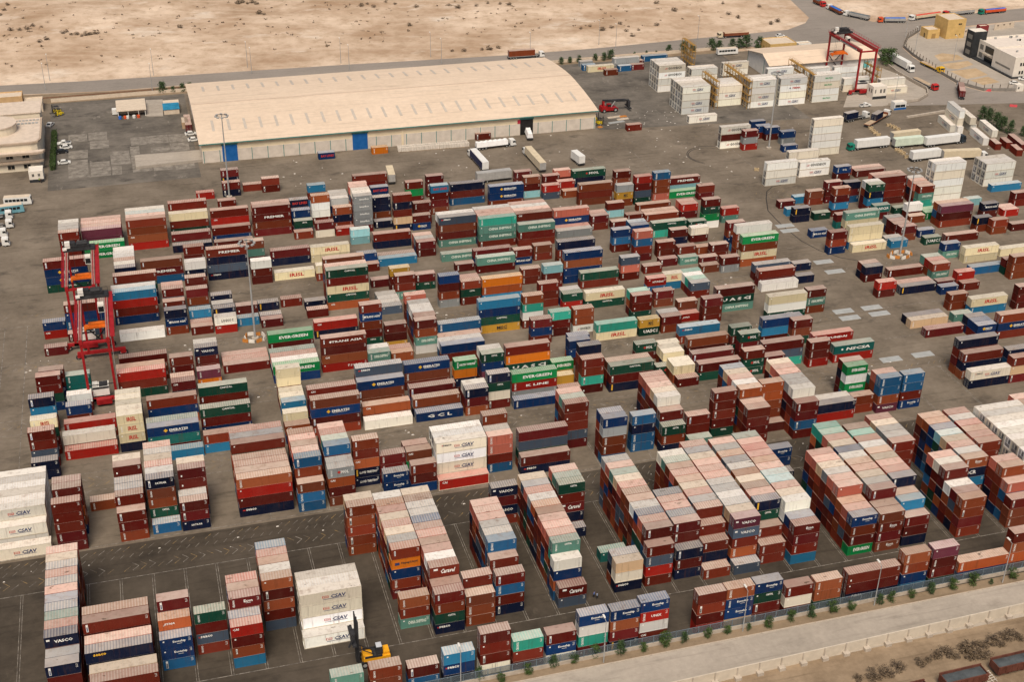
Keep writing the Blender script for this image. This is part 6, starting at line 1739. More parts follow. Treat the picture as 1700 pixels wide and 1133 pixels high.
flatbox('ochre_annexe', 370, 376.5, 543.5, 550, 4, OCH, 'small ochre annexe with an arched doorway beside the ochre tower', 'building', None, [('l', 2.2, 3.3, 0, 2.2)], .35, [('f', 2.2, 4.4, 2.4, paint('arch_shade', (.35, .22, .08), .8, .1))])
for k, (x0, y0, x1, y1) in enumerate(((389.5, 544, 397.5, 545.2), (411, 549, 424, 551.4))):
    t = thing('compound_wall_panel', (x0, y0, 0), ('pale wall section with triangle marks beside the ochre tower', 'longer pale wall section with triangle marks towards the right edge')[k], 'wall', atan2(y1-y0, x1-x0)); ln = sqrt((x1-x0)**2+(y1-y0)**2)
    b = MB(); b.box(0, ln, 0, .3, 0, 3); b.build('panel', CREAM, t)
    for i in range(int(ln/4)):
        b = MB(); x = 1.5+i*4; b.face([(x, -.012, 2.4), (x+1.4, -.012, 2.4), (x+.7, -.012, 1.4)]); b.build('triangle_mark', paint('mark_brown', (.10, .06, .045), .8, .1), t)
flatbox('red_roof_kiosk', 400.5, 405.5, 546, 549, 3.2, paint('maroon_render', (.22, .03, .03), .7, .1), 'small maroon kiosk behind the white modern building', 'kiosk')
# modern white building
t = thing('modern_office', (0, 0, 0), 'white modern two-storey office with a black stair tower', 'office building'); WR = paint('white_render', (.72, .66, .57), .8, .05)
BK = paint('charcoal_cladding', (.025, .027, .03), .5, .15)
b = MB(); b.box(376.2, 430, 497, 514, 0, 8); b.box(374.3, 430, 481, 496.98, 0, 8.6); b.build('wall', WR, t)
b = MB(); b.box(376.6, 429.6, 497.4, 513.6, 8, 8.08); b.box(374.7, 429.6, 481.4, 496.6, 8.6, 8.68); r = b.build('roof', paint('white_roof', (.68, .60, .52), .8, .08), t)
b = MB()
for q in ((376.2, 430, 513.6, 514, 8), (376.2, 376.6, 497, 513.6, 8), (374.3, 430, 481, 481.4, 8.6), (374.3, 374.7, 481.4, 497, 8.6), (374.7, 430, 496.6, 497, 8.6)): b.box(*q[:4], q[4]+.001, q[4]+.7)
b.build('parapet', WR, r)
for i in range(16):
    x, y = rng.uniform(379, 398), (511.5, 506.5, 489.5, 485)[i % 4]; b = MB(); z = 8.08 if y > 497 else 8.68; b.box(x, x+.9, y, y+.6, z, z+.8); b.build('roof_unit', STEEL, r)
b = MB(); b.box(372.6, 379.6, 511.2, 516.8, 0, 12.2); tw = b.build('stair_tower', BK, t)
b = MB(); b.box(372.9, 379.3, 511.5, 516.5, 12.2, 12.3); b.build('tower_roof', WR, tw)
for z in (1.5, 5, 8.6): b = MB(); b.box(372.56, 372.59, 512.2, 515.6, z, z+2); b.build('window', paint('tower_glass', (.20, .19, .17), .3, .1), tw)
for y, z0, z1 in ((507.5, 1.2, 3.4), (507.5, 4.8, 7)): b = MB(); b.box(376.15, 376.19, y, y+2.6, z0, z1); b.build('window', paint('tower_glass', (.2, .19, .17)), t)
b = MB(); b.box(376.13, 376.19, 498.4, 505.8, .3, 3.4); b.box(376.13, 376.19, 498, 506, 4.4, 7.4); b.build('curtain_wall', GLS, t)
b = MB(); b.box(374.9, 376.14, 498, 506.2, 3.5, 4.2); b.build('canopy', CONC, t)
b = MB(); b.box(373.3, 376.19, 497, 511.1, .02, .5); b.box(373.2, 374.28, 481, 496.9, .02, .6); b.box(373.2, 430, 479.8, 480.98, .02, .55); b.build('plinth', BK, t)
b = MB(); b.box(374.24, 374.29, 483.5, 494.5, 2.9, 3.7); b.build('ribbon_window', paint('tower_glass', (.2, .19, .17)), t)
for x in (377.2, 378.6):
    for z in (1.5, 5.2): b = MB(); b.box(x, x+.9, 480.95, 480.99, z, z+1.5); b.build('window', GLS, t)
# left office
t = thing('port_office', (0, 0, 0), 'beige stepped port office with rounded balconies at the left edge', 'office building')
CRM = paint('office_cream', (.56, .47, .36), .8, .1); CRL = paint('office_light', (.70, .62, .48), .8, .06)
def rounded(x0, x1, y0, y1, r, n=7):
    q = [(x0, y0)]+[(x1-r+r*sin(pi/2*i/n), y0+r-r*cos(pi/2*i/n)) for i in range(n+1)]+[(x1, y1), (x0, y1)]; return q
TRIM = paint('office_trim', (.43, .335, .25), .8, .12)
b = MB(); b.prism(rounded(-95, -35.6, 473.2, 498.9, 3.2, 2), 0, 10.2); b.build('wall', CRL, t)
for z, d in ((3.4, 1.3), (6.9, 2.6), (10.2, .5)):
    b = MB(); b.prism(rounded(-95, -35.6+d*.6, 473.2-d, 473.19, min(2.4, d*.9), 2) if z < 10 else rounded(-95, -35.0, 472.7, 499.2, 3.6, 2), z, z+(.7 if z < 10 else .55)); b.build('balcony' if z < 10 else 'cornice', TRIM, t)
    if 6 < z < 10:
        b = MB(); b.prism(rounded(-95, -34.4, 470.9, 473.15, 2, 2), z+.71, z+.78); b.build('terrace', paint('office_roof', (.60, .50, .405), .85, .12), t)
b = MB(); b.prism(rounded(-95, -35.6, 473.3, 498.6, 3.2, 2), 10.75, 10.83); b.build('roof', paint('office_roof', (.60, .50, .405), .85, .12), t)
b = MB(); b.cyl((-50.5, 487, 10.78), (-50.5, 487, 13.6), 7.0, n=28); o = b.build('rotunda', CRL, t)
b = MB(); b.cyl((-50.5, 487, 13.6), (-50.5, 487, 14.0), 7.3, n=28); b.build('rotunda_roof', paint('office_roof', (.6, .5, .4)), o)
for a in (-1.9, -1.45): b = MB(); b.box(-50.5+7*cos(a)-.6, -50.5+7*cos(a)+.6, 487+7*sin(a)-.1, 487+7*sin(a)+.3, 11.6, 12.7); b.build('window', GLS, o)
for z in (1.0, 4.9):
    for x in (-47.6, -42.1, -55, -61):
        b = MB(); b.box(x, x+2.3, 473.13, 473.18, z, z+1.5); w = b.build('window', GLS, t)
        b = MB(); b.box(x-.12, x+2.42, 473.05, 473.12, z-.15, z); b.box(x+1.1, x+1.2, 473.1, 473.125, z, z+1.5); b.build('frame', CRM, w)
b = MB()
for i in range(16): x = -56+i*1.25; b.box(x, x+.9, 492, 492.7, 10.78, 11.3); b.box(x+.3, x+1.1, 495.5, 496.1, 10.78, 11.2)
b.build('roof_unit', STEEL, t)
b = MB(); b.box(-95, -35.8, 500, 513, 0, 12.3); b.build('rear_wing', CRL, t)
b = MB(); b.box(-95, -35.3, 499.6, 513.4, 12.3, 12.6); b.build('rear_roof', paint('office_roof', (.6, .5, .4)), t)
flatbox('tan_plant_room', -60, -44.3, 541, 548, 5.2, paint('plant_room', (.55, .36, .18), .8, .1), 'tan block with two small openings behind the port office', 'building', None, [('f', 6.3, 7.1, 3.3, 3.9), ('f', 7.9, 8.9, 1.9, 2.7)], .5)
flatbox('pale_outhouse', -43.6, -36.8, 537, 545.5, 3.2, CREAM, 'low pale outhouse beside the tan block behind the office', 'building')
t = flatbox('gatehouse', -40.0, -35.2, 461.2, 466.5, 3.9, WR, 'small white gatehouse on a dark base in front of the office', 'cabin', WR, [('f', 1.0, 1.7, 2.2, 3.2), ('f', 3.0, 3.7, 2.2, 3.2)], .25)
b = MB(); b.box(-.06, 4.86, -.06, -.01, 0, 1.1); b.build('plinth', BK, t)
t = flatbox('raised_cabin', 298.4, 304.8, 470.0, 475, 5.2, WR, 'white cabin on a dark base beside the red crane', 'cabin', WR, [('f', .8, 1.3, 2.6, 4.2), ('f', 3.2, 4.0, 2.6, 4.2), ('f', 4.8, 5.6, 2.6, 4.2), ('l', 1, 1.8, 2.6, 4.2), ('l', 2.8, 3.6, 2.6, 4.2)], .25)
b = MB(); b.box(-.06, 6.46, -.06, -.01, 0, 1.2); b.build('plinth', BK, t)
flatbox('gate_booth', *(lambda p: (p[0], p[0]+3.4, p[1], p[1]+2.6))((364.92, 464.28)), 2.6, WR, 'tiny white booth on the corner of the compound wall', 'booth', WR, [('f', .5, 1.3, 1.1, 2)], .2)
t = flatbox('ticket_kiosk', *(lambda p: (p[0], p[0]+5.5, p[1], p[1]+3))((300.29, 455.63)), 3.0, PC['white'], 'small blue and white kiosk beside the gate kerb', 'kiosk', WR, [('f', .4, 5.0, 1.1, 2.2)], .2)
b = MB(); b.box(-.04, 5.54, -.04, -.01, 0, .9); b.build('blue_band', BLUE, t)
# wash shed, tank slab and blue roof west of the warehouse
def slab(name, poly, z0, z1, m, label, cat):
    b = MB(); b.prism(poly, z0, z1); o = b.build(name, m); tag(o, label, cat); return o
slab('loading_platform', [(-3.58, 465.23), (21.20, 466.87), (22.02, 476.66), (-3.56, 476.78)], 0, 1.0, PALE, 'long low concrete loading platform at the warehouse corner', 'platform')
slab('washdown_slab', [(2.58, 520.73), (9.09, 519.85), (9.98, 539.79), (3.26, 540.66)], 0, .3, PALE, 'square pale concrete slab beside the blue roof', 'slab')
t = thing('open_store', (*(-8.29, 521.97), 0), 'low flat-roofed store with drums in front, west of the warehouse', 'store')
p, q = (-8.29, 521.97), (2.62, 521.45); D = (-7.91, 535.06)[1]-p[1]
b = MB(); b.box(0, q[0]-p[0], D*.35, D, 0, 2.6); b.build('wall', CREAM, t)
b = MB(); b.box(-.3, q[0]-p[0]+.3, -.2, D+.3, 2.6, 2.85); b.build('roof', CREAM, t)
b = MB()
for x in (.2, 4, 8, q[0]-p[0]-.3): b.box(x, x+.2, 0, .2, 0, 2.6)
b.build('post', WHITE, t)
for k, (px, cm, lab) in enumerate(((198, 'blue', 'blue drum at the left end of the low store'), (206, 'orange', 'orange drum in front of the low store'), (210, 'white', 'white drum beside the orange one at the low store'), (220, 'white', 'white drum alone in front of the low store'), (227, 'orange', 'small orange drum at the right of the low store'))):
    pp = (-60.94, 715.37) if False else None
    b = MB(); b.cyl((0, 0, 0), (0, 0, 1.1), .6, n=14); b.cyl((0, 0, .35), (0, 0, .42), .63, n=14); b.cyl((0, 0, .75), (0, 0, .82), .63, n=14)
    o = b.build('drum', PC[cm], None, (p[0]+(px-196)*.245+.3, p[1]-1.3, .005)); tag(o, lab, 'drum')
t = thing('water_tank', (*(-9.09, 526.50), 0), 'small white box tank at the left end of the low store', 'tank')
b = MB(); b.box(-1.2, 1.2, -1.2, 1.2, .4, 2.4); b.build('tank_body', PC['white'], t); b = MB()
for x in (-1, 1):
    for y in (-1, 1): b.box(x-.1, x+.1, y-.1, y+.1, 0, .4)
b.build('leg', DARK, t)
t = thing('blue_roof_shed', (*(9.40, 521.23), 0), 'low shed with a bright blue roof beside the washdown slab', 'shed')
p, q = (9.40, 521.23), (15.81, 521.84)
b = MB(); b.box(.2, q[0]-p[0]-.2, .2, 6, 0, 2.2); b.build('wall', CREAM, t)
b = MB(); b.hull8([(0, 0, 2.0), (q[0]-p[0], 0, 2.0), (q[0]-p[0], 6.4, 2.5), (0, 6.4, 2.5)], [(0, 0, 2.2), (q[0]-p[0], 0, 2.2), (q[0]-p[0], 6.4, 2.7), (0, 6.4, 2.7)]); b.build('roof', paint('blue_sheet', (.02, .19, .33), .5, .25), t)
slab('low_store_room', [(9.77, 527.74), (15.96, 527.71), (16.02, 532.20), (9.79, 532.22)], 0, 2.4, CREAM, 'low pale store room behind the blue roofed shed', 'store')
for p, c, lab in (((16.65, 500.40), 'm', 'maroon long container standing end-on at the warehouse corner'), ((15.60, 503.41), 'e', 'tan container standing end-on at the warehouse corner')):
    container(p[0]+2.4, p[1], 0, '2' if c == 'e' else '4', c, None, None, lab, rz=pi/2)
# ---------------------------------------------------------------- masts, lamps, fences
def mast(p, H, label):
    t = thing('floodlight_mast', (*p, .02), label, 'light mast', 0, 'tall floodlight masts')
    b = MB(); b.cyl((0, 0, 0), (0, 0, H*.5), .32, .24, 10); b.cyl((0, 0, H*.5), (0, 0, H), .24, .13, 10); b.build('pole', STEEL, t)
    b = MB()
    for i in range(16):
        a0, a1 = 2*pi*i/16, 2*pi*(i+1)/16; b.bar((1.75*cos(a0), 1.75*sin(a0), H-.4), (1.75*cos(a1), 1.75*sin(a1), H-.4), .12)
    for i in range(4): a = pi*i/2; b.bar((0, 0, H-.3), (1.75*cos(a), 1.75*sin(a), H-.4), .1)
    b.build('head_ring', DARK, t)
    for i in range(8):
        a = 2*pi*i/8; b = MB(); b.box(-.3, .3, -.45, .45, -.25, .1); o = b.build('floodlight', STEEL, t, (2.05*cos(a), 2.05*sin(a), H-.35), a)
    b = MB(); b.cyl((0, 0, 0), (0, 0, .5), 1.0, n=12); b.build('footing', CONC, t)
    return t
mast((26.4, 431, 0)[:2], 30, 'tall floodlight mast in front of the warehouse blue door')
mast((230.2, 428.5), 30, 'tall floodlight mast beside the lettered reefers and navy boxes')
mast((23.4, 328.4), 30, 'tall floodlight mast among the left stacks near the barrier ring')
mast((228.9, 330.7), 30, 'tall floodlight mast inside the right-hand barrier ring')
def street_lamp(p, H, label, arm=1.6):
    t = thing('street_lamp', (*p, .005), label, 'street lamp', 0, 'street lamps along the roads')
    b = MB(); b.cyl((0, 0, 0), (0, 0, H), .13, .07, 8); b.build('pole', STEEL, t)
    b = MB(); b.bar((0, 0, H), (0, arm*.7, H+.25), .08); b.build('arm', STEEL, t)
    b = MB(); b.box(-.18, .18, arm*.5, arm+.2, H+.2, H+.36); b.build('lamp_head', WHITE, t)
for p, lab in (((74.17, 180.56), 'street lamp in the verge below the three blue lettered boxes'), ((104.52, 181.60), 'street lamp in the verge left of the long maroon box'), ((134.47, 181.62), 'street lamp in front of the long maroon fence-row box'), ((164.92, 180.94), 'street lamp in the verge nearest the right edge'), ((45.14, 180.22), 'street lamp in front of the sky blue fence-row stack')):
    street_lamp(p, 10.5, lab)
for k, (u, v) in enumerate(((-34.81,576.27), (8.06,573.45), (48.52,574.95), (89.47,571.35), (130.48,570.66), (-36.33,563.63), (6.54,553.19), (49.36,566.04), (91.31,560.25), (132.97,559.99), (174.53,560.11), (217.53,564.11), (211.75,571.36), (260.51,567.79))):
    w = ['bare lamp post on the desert side of the far road', 'lamp post on the yard side of the far road'][k >= 5]
    street_lamp((u, v), 11, f'{w}, {["first","second","third","fourth","fifth","sixth","seventh","eighth","ninth"][k if k < 5 else k-5]} from left')
for p, lab in (((363.36, 510.19), 'thin lamp post among the sand beds inside the compound'), ((353.35, 526.87), 'lamp post at the rounded compound corner'), ((306.49, 465.69), 'lamp post on the apron beside the white cabin'), ((360.92, 548.09), 'lamp post beside the ochre annexe at the road'), ((331.80, 559.13), 'lamp post on the road behind the red crane')):
    street_lamp(p, 11, lab)
def ring_barriers(c, pts, tagtxt):
    pass
OB = paint('barrier_orange', (.50, .19, .035), .7, .25); WB = paint('barrier_white', (.66, .62, .55), .6, .15)
ORDW = ['first', 'second', 'third', 'fourth', 'fifth', 'sixth', 'seventh', 'eighth', 'ninth', 'tenth', 'eleventh', 'twelfth']
for (cx, cy), nm, N in (((228.9, 330.7), 'right-hand mast', 12), ((23.4, 328.4), 'left mast', 10)):
    for i in range(N):
        a = 2*pi*i/N; b = MB(); b.hull8([(-.85, -.3, 0), (.85, -.3, 0), (.85, .3, 0), (-.85, .3, 0)], [(-.85, -.1, .95), (.85, -.1, .95), (.85, .1, .95), (-.85, .1, .95)])
        o = b.build('road_barrier', WB if i % 2 else OB, None, (cx+(3.0+rng.uniform(-.4, 1.2))*cos(a), cy+(2.0+rng.uniform(-.4, .5))*sin(a), .018), a+pi/2+rng.uniform(-.4, .4)); tag(o, f'{"white" if i % 2 else "orange"} barrier block ringing the {nm}', 'barrier', 'barrier blocks round the masts')
# roadside fence: low wall with a mesh fence of grey-blue posts
FB = paint('fence_blue_grey', (.14, .18, .21), .5, .15)
t = thing('roadside_fence', (-60, 180.95, 0), 'grey-blue mesh fence on a low wall along the roadside verge', 'fence', atan2(1.0, 100))
b = MB(); b.box(0, 330, -.15, .15, 0, .9); b.build('low_wall', CONC, t)
ME = bpy.data.materials.new('fence_mesh'); ME.use_nodes = True
pn = ME.node_tree.nodes['Principled BSDF']; pn.inputs['Base Color'].default_value = (.12, .15, .17, 1); pn.inputs['Alpha'].default_value = .38
for i in range(99):
    x = 62+i*2.45; b = MB(); b.box(x-.06, x+.06, -.06, .06, .9, 2.75); b.build('post', FB, t)
b = MB(); b.box(62, 303, -.004, .004, .95, 2.6); b.build('mesh_panel', ME, t)
b = MB()
for z in (1.0, 2.6): b.box(62, 303, -.045, .045, z, z+.08)
b.build('rail', FB, t)
# concrete barrier wall on the far side of the road with its footings
t = thing('concrete_wall', (30, 168.15, 0), 'pale concrete panel wall along the lower road edge', 'wall', atan2(.8, 32))
b = MB(); b.box(0, 190, -.12, .12, 0, 2.6); b.build('panel', paint('wall_pale', (.56, .49, .39), .85, .1), t)
for i in range(40):
    x = 1.2+i*4.75; b = MB(); b.box(x-.12, x+.12, -.28, -.12, .8, 2.7); o = b.build('post', CONC, t)
    b = MB(); b.box(x-.65, x+.65, -1.1, -.125, 0, .75); b.build('footing', CONC, o)
DIRT2 = ground_mat('scrub_dirt', (.15, .105, .065), (.36, .27, .18), .09, .9, stain=.4, stain_col=(.07, .05, .035), pale=.5, pale_col=(.52, .42, .31))
flat('lower_verge', [(-260, 100), (900, 100), (900, 172), (-260, 169.3)], .004, DIRT2)
# compound wall along the gate road
def wallrun(name, pts, h, w, m, label, posts=0):
    t = thing(name, (*pts[0], 0), label, 'wall'); b = MB(); ps = MB()
    P = [Vector((p[0]-pts[0][0], p[1]-pts[0][1])) for p in pts]
    for p, q in zip(P, P[1:]):
        d = (q-p).normalized(); s = Vector((-d.y, d.x))*w/2
        b.hull8([(*(p-s), 0), (*(q-s), 0), (*(q+s), 0), (*(p+s), 0)], [(*(p-s), h), (*(q-s), h), (*(q+s), h), (*(p+s), h)])
        if posts:
            n = int((q-p).length/3)
            for i in range(n): c = p+(q-p)*i/max(1, n); ps.box(c.x-.12, c.x+.12, c.y-.12, c.y+.12, h, h+1.7)
    b.build('coping_wall', m, t)
    if posts: ps.build('railing_posts', paint('rail_brown', (.16, .13, .10), .7, .2), t)
    return t
wallrun('compound_wall', [(373.15, 555.67), (360.99, 546.01), (351.09, 533.27), (348.45, 520.36), (346.43, 498.73), (346.04, 478.86), (351.49, 468.37), (364.89, 465.11)], 1.3, .35, paint('wall_grey', (.22, .20, .175), .85, .15), 'curved grey compound wall with railing posts beside the gate road', 1)
wallrun('apron_wall', [(329.67, 514.56), (327.72, 499.69), (328.41, 476.46), (324.55, 469.24), (316.93, 463.92), (301.21, 461.53)], 1.1, .35, CONC, 'rounded pale kerb wall of the apron by the gate road')
wallrun('median_kerb', [(300.38, 445.89), (317.35, 448.41), (319.72, 448.58)], .8, .8, CONC, 'straight pale median barrier beside the ticket kiosk')
wallrun('yard_fence_wall', [(-34, 547.5), (18, 548.5), (60, 549), (120, 549.5), (176, 549), (236, 550), (262, 551)], 1.4, .25, CREAM, 'long low boundary wall between yard and far road')
wallrun('rail_strip', [(-60, 553.2), (-11.27, 553.55), (25.73, 554.17)], .35, .35, paint('rust_rail', (.17, .085, .05), .8, .2), 'rust-brown pipe line along the far road edge')
# ---------------------------------------------------------------- loose yard things
GP = paint('hatch_plate', (.36, .37, .36), .55, .12)
for k, (u, v) in enumerate(((203.52,361.27), (203.32,357.32), (202.86,332.88), (203.05,325.73), (192.59,301.18), (192.45,296.96), (201.94,301.09), (202.25,297.10), (191.48,272.21), (201.58,272.31))):
    b = MB(); b.hull8([(-3.1, -1.3, 0), (3.1, -1.3, 0), (3.1, 1.3, 0), (-3.1, 1.3, 0)], [(-3, -1.2, .1), (3, -1.2, .1), (3, 1.2, .1), (-3, 1.2, .1)])
    o = b.build('ground_plate', GP, None, (u, v, .018)); tag(o, f'flat pale grey plate lying on the right yard lane, {ORDW[k]} from the warehouse side', 'ground plate', 'grey plates on the lane')
# sacks on pallets along the warehouse wall
SKM = paint('sack_white', (.62, .56, .48), .9, .15); WOOD = paint('pallet_wood', (.36, .24, .13), .9, .2)
proto = None; p0 = (92.53, 459.05); p1 = (118.60, 458.36)
for i in range(26):
    for j in range(2):
        f = i/25; loc = (p0[0]+(p1[0]-p0[0])*f+rng.uniform(-.1, .1), p0[1]+(p1[1]-p0[1])*f+j*1.9+rng.uniform(-.15, .15), .004)
        lab = f'pallet of pale sacks along the warehouse wall, {"front" if j == 0 else "rear"} line, number {i+1} from left'
        if proto is None:
            proto = thing('sack_pallet', loc, lab, 'pallet', 0, 'sack pallets along the warehouse wall')
            b = MB(); b.box(-.6, .6, -.5, .5, .1, .16)
            for x in (-.5, 0, .5): b.box(x-.06, x+.06, -.5, .5, 0, .1)
            b.build('pallet', WOOD, proto)
            b = MB()
            for z in range(5):
                for q in range(2):
                    for r_ in range(2):
                        x, y = -.3+.6*q, -.25+.5*r_; b.hull8([(x-.28, y-.23, .16+z*.32), (x+.28, y-.23, .16+z*.32), (x+.28, y+.23, .16+z*.32), (x-.28, y+.23, .16+z*.32)], [(x-.22, y-.18, .46+z*.32), (x+.22, y-.18, .46+z*.32), (x+.22, y+.18, .46+z*.32), (x-.22, y+.18, .46+z*.32)])
            b.build('sack_stack', SKM, proto)
        else: dup(proto, loc, rng.uniform(-.15, .15), lab)
# concrete blocks, planks and litter
BLKM = paint('block_tan', (.42, .32, .19), .9, .2)
for k, (u, v) in enumerate(((279.41,438.09), (278.60,434.79), (278.50,432.73), (278.63,430.62), (288.32,439.44), (289.01,437.84), (289.24,436.37), (289.33,434.23), (215.77,408.90), (277.24,414.22), (277.37,412.24), (277.50,410.27), (276.85,406.59))):
    b = MB(); b.box(-.9, .9, -.6, .6, 0, .35); b.box(-.9, -.5, -.6, .6, .35, .9); b.box(.5, .9, -.6, .6, .35, .9); b.box(-.5, .5, .35, .6, .35, .8)
    o = b.build('timber_crate', BLKM, None, (u, v, .02), rng.uniform(-.6, .2)); tag(o, f'open tan timber cradle on the gate yard, {ORDW[k] if k < 12 else "last"} counted from the navy lorry', 'cradle', 'timber cradles in the gate yard')
PLK = paint('plank', (.55, .46, .36), .9, .2)
for k, (u, v, L, a, m, lab) in enumerate(((186.74,474.63,3.0,.05,OB,'short orange and white board near the red reach stacker'), (181.51,474.46,6,.12,PLK,'long plank lying beside the forklifts'), (184.56,471.53,5,.1,PLK,'pale plank beyond the forklifts'), (179.82,468.40,7,.15,GP,'pile of grey boards beside the warehouse corner'), (174.23,464.84,2,.4,OB,'orange scrap at the warehouse corner'))):
    b = MB()
    for i in range(3): b.box(0, L, i*.5, i*.5+.42, .05*i, .05*i+.12)
    o = b.build('plank_pile', m, None, (u, v, .008), a); tag(o, lab, 'planks')
b = MB(); LIT = paint('litter_white', (.62, .58, .52), .9, .2)
LITP = [(rng.uniform(40, 330), rng.uniform(395, 463)) for _ in range(150)]+[(rng.uniform(-60, 200), rng.choice([238, 269, 298, 328])+rng.uniform(-3, 3)) for _ in range(130)]+[(rng.uniform(174, 215), rng.uniform(462, 480)) for _ in range(40)]
for x, y in LITP:
    s = rng.uniform(.12, .42); a = rng.random()*3; b.hull8([(x-s, y-s*.6, .02), (x+s, y-s*.4, .02), (x+s*.8, y+s*.5, .02), (x-s*.7, y+s*.6, .02)], [(x-s*.5, y-s*.3, .1), (x+s*.4, y-s*.2, .14), (x+s*.4, y+s*.3, .1), (x-s*.4, y+s*.3, .12)])
o = b.build('litter', LIT); tag(o, 'scraps of pale litter scattered over the yard lanes', 'litter', None, 'stuff')
for u, v, lab in ((353.04,467.99,'red plastic barrier lying below the compound wall'), (351.86,447.56,'red plastic barrier at the median near the right edge')):
    b = MB(); b.hull8([(-1.5, -.4, 0), (1.5, -.4, 0), (1.5, .4, 0), (-1.5, .4, 0)], [(-1.5, -.15, .9), (1.5, -.15, .9), (1.5, .15, .9), (-1.5, .15, .9)])
    o = b.build('plastic_barrier', paint('barrier_red', (.50, .06, .07), .5, .1), None, (u, v, .02), -.5); tag(o, lab, 'barrier')
# open rail wagons in the scrub at the lower right
RUST = paint('wagon_rust', (.12, .04, .025), .8, .3); LOADM = paint('wagon_load', (.07, .08, .085), .9, .35, .5)
def wagon(x, y, a, label):
    t = thing('rail_wagon', (x, y, .01), label, 'rail wagon', a, 'open rail wagons'); L = 9.2
    b = MB(); b.box(0, L, -1.4, 1.4, 1.0, 1.15)
    for s in (-1, 1): b.box(0, L, s*1.4-.06, s*1.4+.06, 1.15, 2.75); b.box(-.1, L+.1, s*1.42-.1, s*1.42+.1, 2.75, 2.9)
    for xx in (0, L-.12): b.box(xx, xx+.12, -1.34, 1.34, 1.15, 2.75)
    for i in range(7):
        for s in (-1, 1): b.box(.3+i*1.35, .45+i*1.35, s*1.5-.05, s*1.5+.05, 1.0, 2.75)
    b.build('body', RUST, t)
    b = MB()
    for i in range(13):
        for j in range(5): b.v.append((.13+(L-.26)*i/12, -1.33+2.66*j/4, 2.3+.25*sin(pi*j/4)*(.6+.4*sin(i*.9))+.06*rng.random()))
    for i in range(12):
        for j in range(4): k = i*5+j; b.f.append((k, k+5, k+6, k+1)); b.m.append(0)
    b.build('load', LOADM, t)
    for xx in (1.2, 2.9, L-2.9, L-1.2):
        for s in (-1, 1): w = MB(); w.cyl((xx, s*.75-.07, .45), (xx, s*.75+.07, .45), .45, n=14); w.build('wheel', RUST, t)
wagon(134.6, 156.4, .02, 'rusty open wagon with dark load, middle of the lower-right wagons')
wagon(146.6, 157.4, .02, 'rusty open wagon at the right edge of the scrub'); wagon(121.6, 155.6, .02, 'rusty open wagon cut by the bottom edge below the scrub')
b = MB()
for i in range(5): b.bar((143.9, 155.2+i*.6, .5), (146.2, 155.6+i*.6, .5), .09)
for x in (144.2, 145.2, 146): b.bar((x, 155, .45), (x, 158, .45), .09)
o = b.build('steel_frame', paint('frame_white', (.6, .55, .48), .6, .2)); tag(o, 'pale steel frame lying between two rusty wagons', 'frame')
# ---------------------------------------------------------------- people
SKIN = paint('skin', (.30, .16, .10), .6, .1); SHIRT = paint('blue_shirt', (.10, .17, .42), .8, .1); TROU = paint('dark_trousers', (.02, .022, .03), .8, .1); HAIR = paint('hair', (.015, .012, .01), .7, .1); VEST = paint('green_vest', (.35, .55, .05), .7, .1)
def person(p, yaw, label, top, stride=.12):
    t = thing('person', (*p, .012), label, 'person', yaw)
    V = [(0, 0, .95), (0, 0, 1.15), (0, 0, 1.38), (0, 0, 1.52), (0, .02, 1.66), (-.19, 0, 1.42), (-.25, .03, 1.14), (-.22, .12, .90), (.19, 0, 1.42), (.25, .03, 1.14), (.22, .12, .90), (-.09, 0, .90), (-.10, stride, .48), (-.10, stride*.6, .06), (-.10, stride*.6+.14, .03), (.09, 0, .90), (.10, -stride, .48), (.10, -stride*1.6, .06), (.10, -stride*1.6+.14, .03), (-.22, .15, .80), (.22, .15, .80)]
    E = [(0, 1), (1, 2), (2, 3), (3, 4), (2, 5), (5, 6), (6, 7), (7, 19), (2, 8), (8, 9), (9, 10), (10, 20), (0, 11), (11, 12), (12, 13), (13, 14), (0, 15), (15, 16), (16, 17), (17, 18)]
    Rr = [.15, .14, .16, .06, .10, .07, .05, .04, .07, .05, .04, .09, .065, .045, .04, .09, .065, .045, .04, .035, .035]
    me = bpy.data.meshes.new('body'); me.from_pydata(V, E, []); o = bpy.data.objects.new('body', me); C.objects.link(o); o.parent = t
    md = o.modifiers.new('skin', 'SKIN'); sv = me.skin_vertices[0].data
    for k, r in enumerate(Rr): sv[k].radius = (r, r*.8)
    sv[0].use_root = True; sb = o.modifiers.new('sub', 'SUBSURF'); sb.levels = sb.render_levels = 1; me.materials.append(SKIN)
    b = MB(); n = 10
    def shell(nm, rings, m):
        b = MB()
        for cx, cy, z, rx, ry in rings:
            for i in range(n): a = 2*pi*i/n; b.v.append((cx+rx*cos(a), cy+ry*sin(a), z))
        for k in range(len(rings)-1):
            for i in range(n): j = (i+1) % n; b.f.append((k*n+i, k*n+j, (k+1)*n+j, (k+1)*n+i)); b.m.append(0)
        return b.build(nm, m, t)
    shell('shirt', [(0, 0, .92, .19, .15), (0, 0, 1.15, .19, .15), (0, 0, 1.40, .24, .15), (0, 0, 1.49, .10, .09)], top)
    for s, a in ((-1, stride), (1, -stride)): shell('trousers', [(s*.10, a*.9 if s < 0 else a*1.5, .08, .075, .075), (s*.10, a, .48, .09, .09), (s*.08, 0, .95, .13, .13)], TROU)
    for s in (-1, 1): shell('sleeve', [(s*.26, .03, 1.13, .07, .07), (s*.21, 0, 1.44, .085, .085)], top)
    b = MB(); b.cyl((0, .0, 1.66), (0, -.01, 1.79), .118, .06, 10); b.build('hair', HAIR, t)
person((78.76, 199.35), .8, 'person in a blue shirt, left of two walking in the front lane', SHIRT); person((79.24, 198.82), 1.1, 'person in a pale blue shirt, right of two walking in the front lane', paint('pale_shirt', (.32, .42, .58), .8, .1))
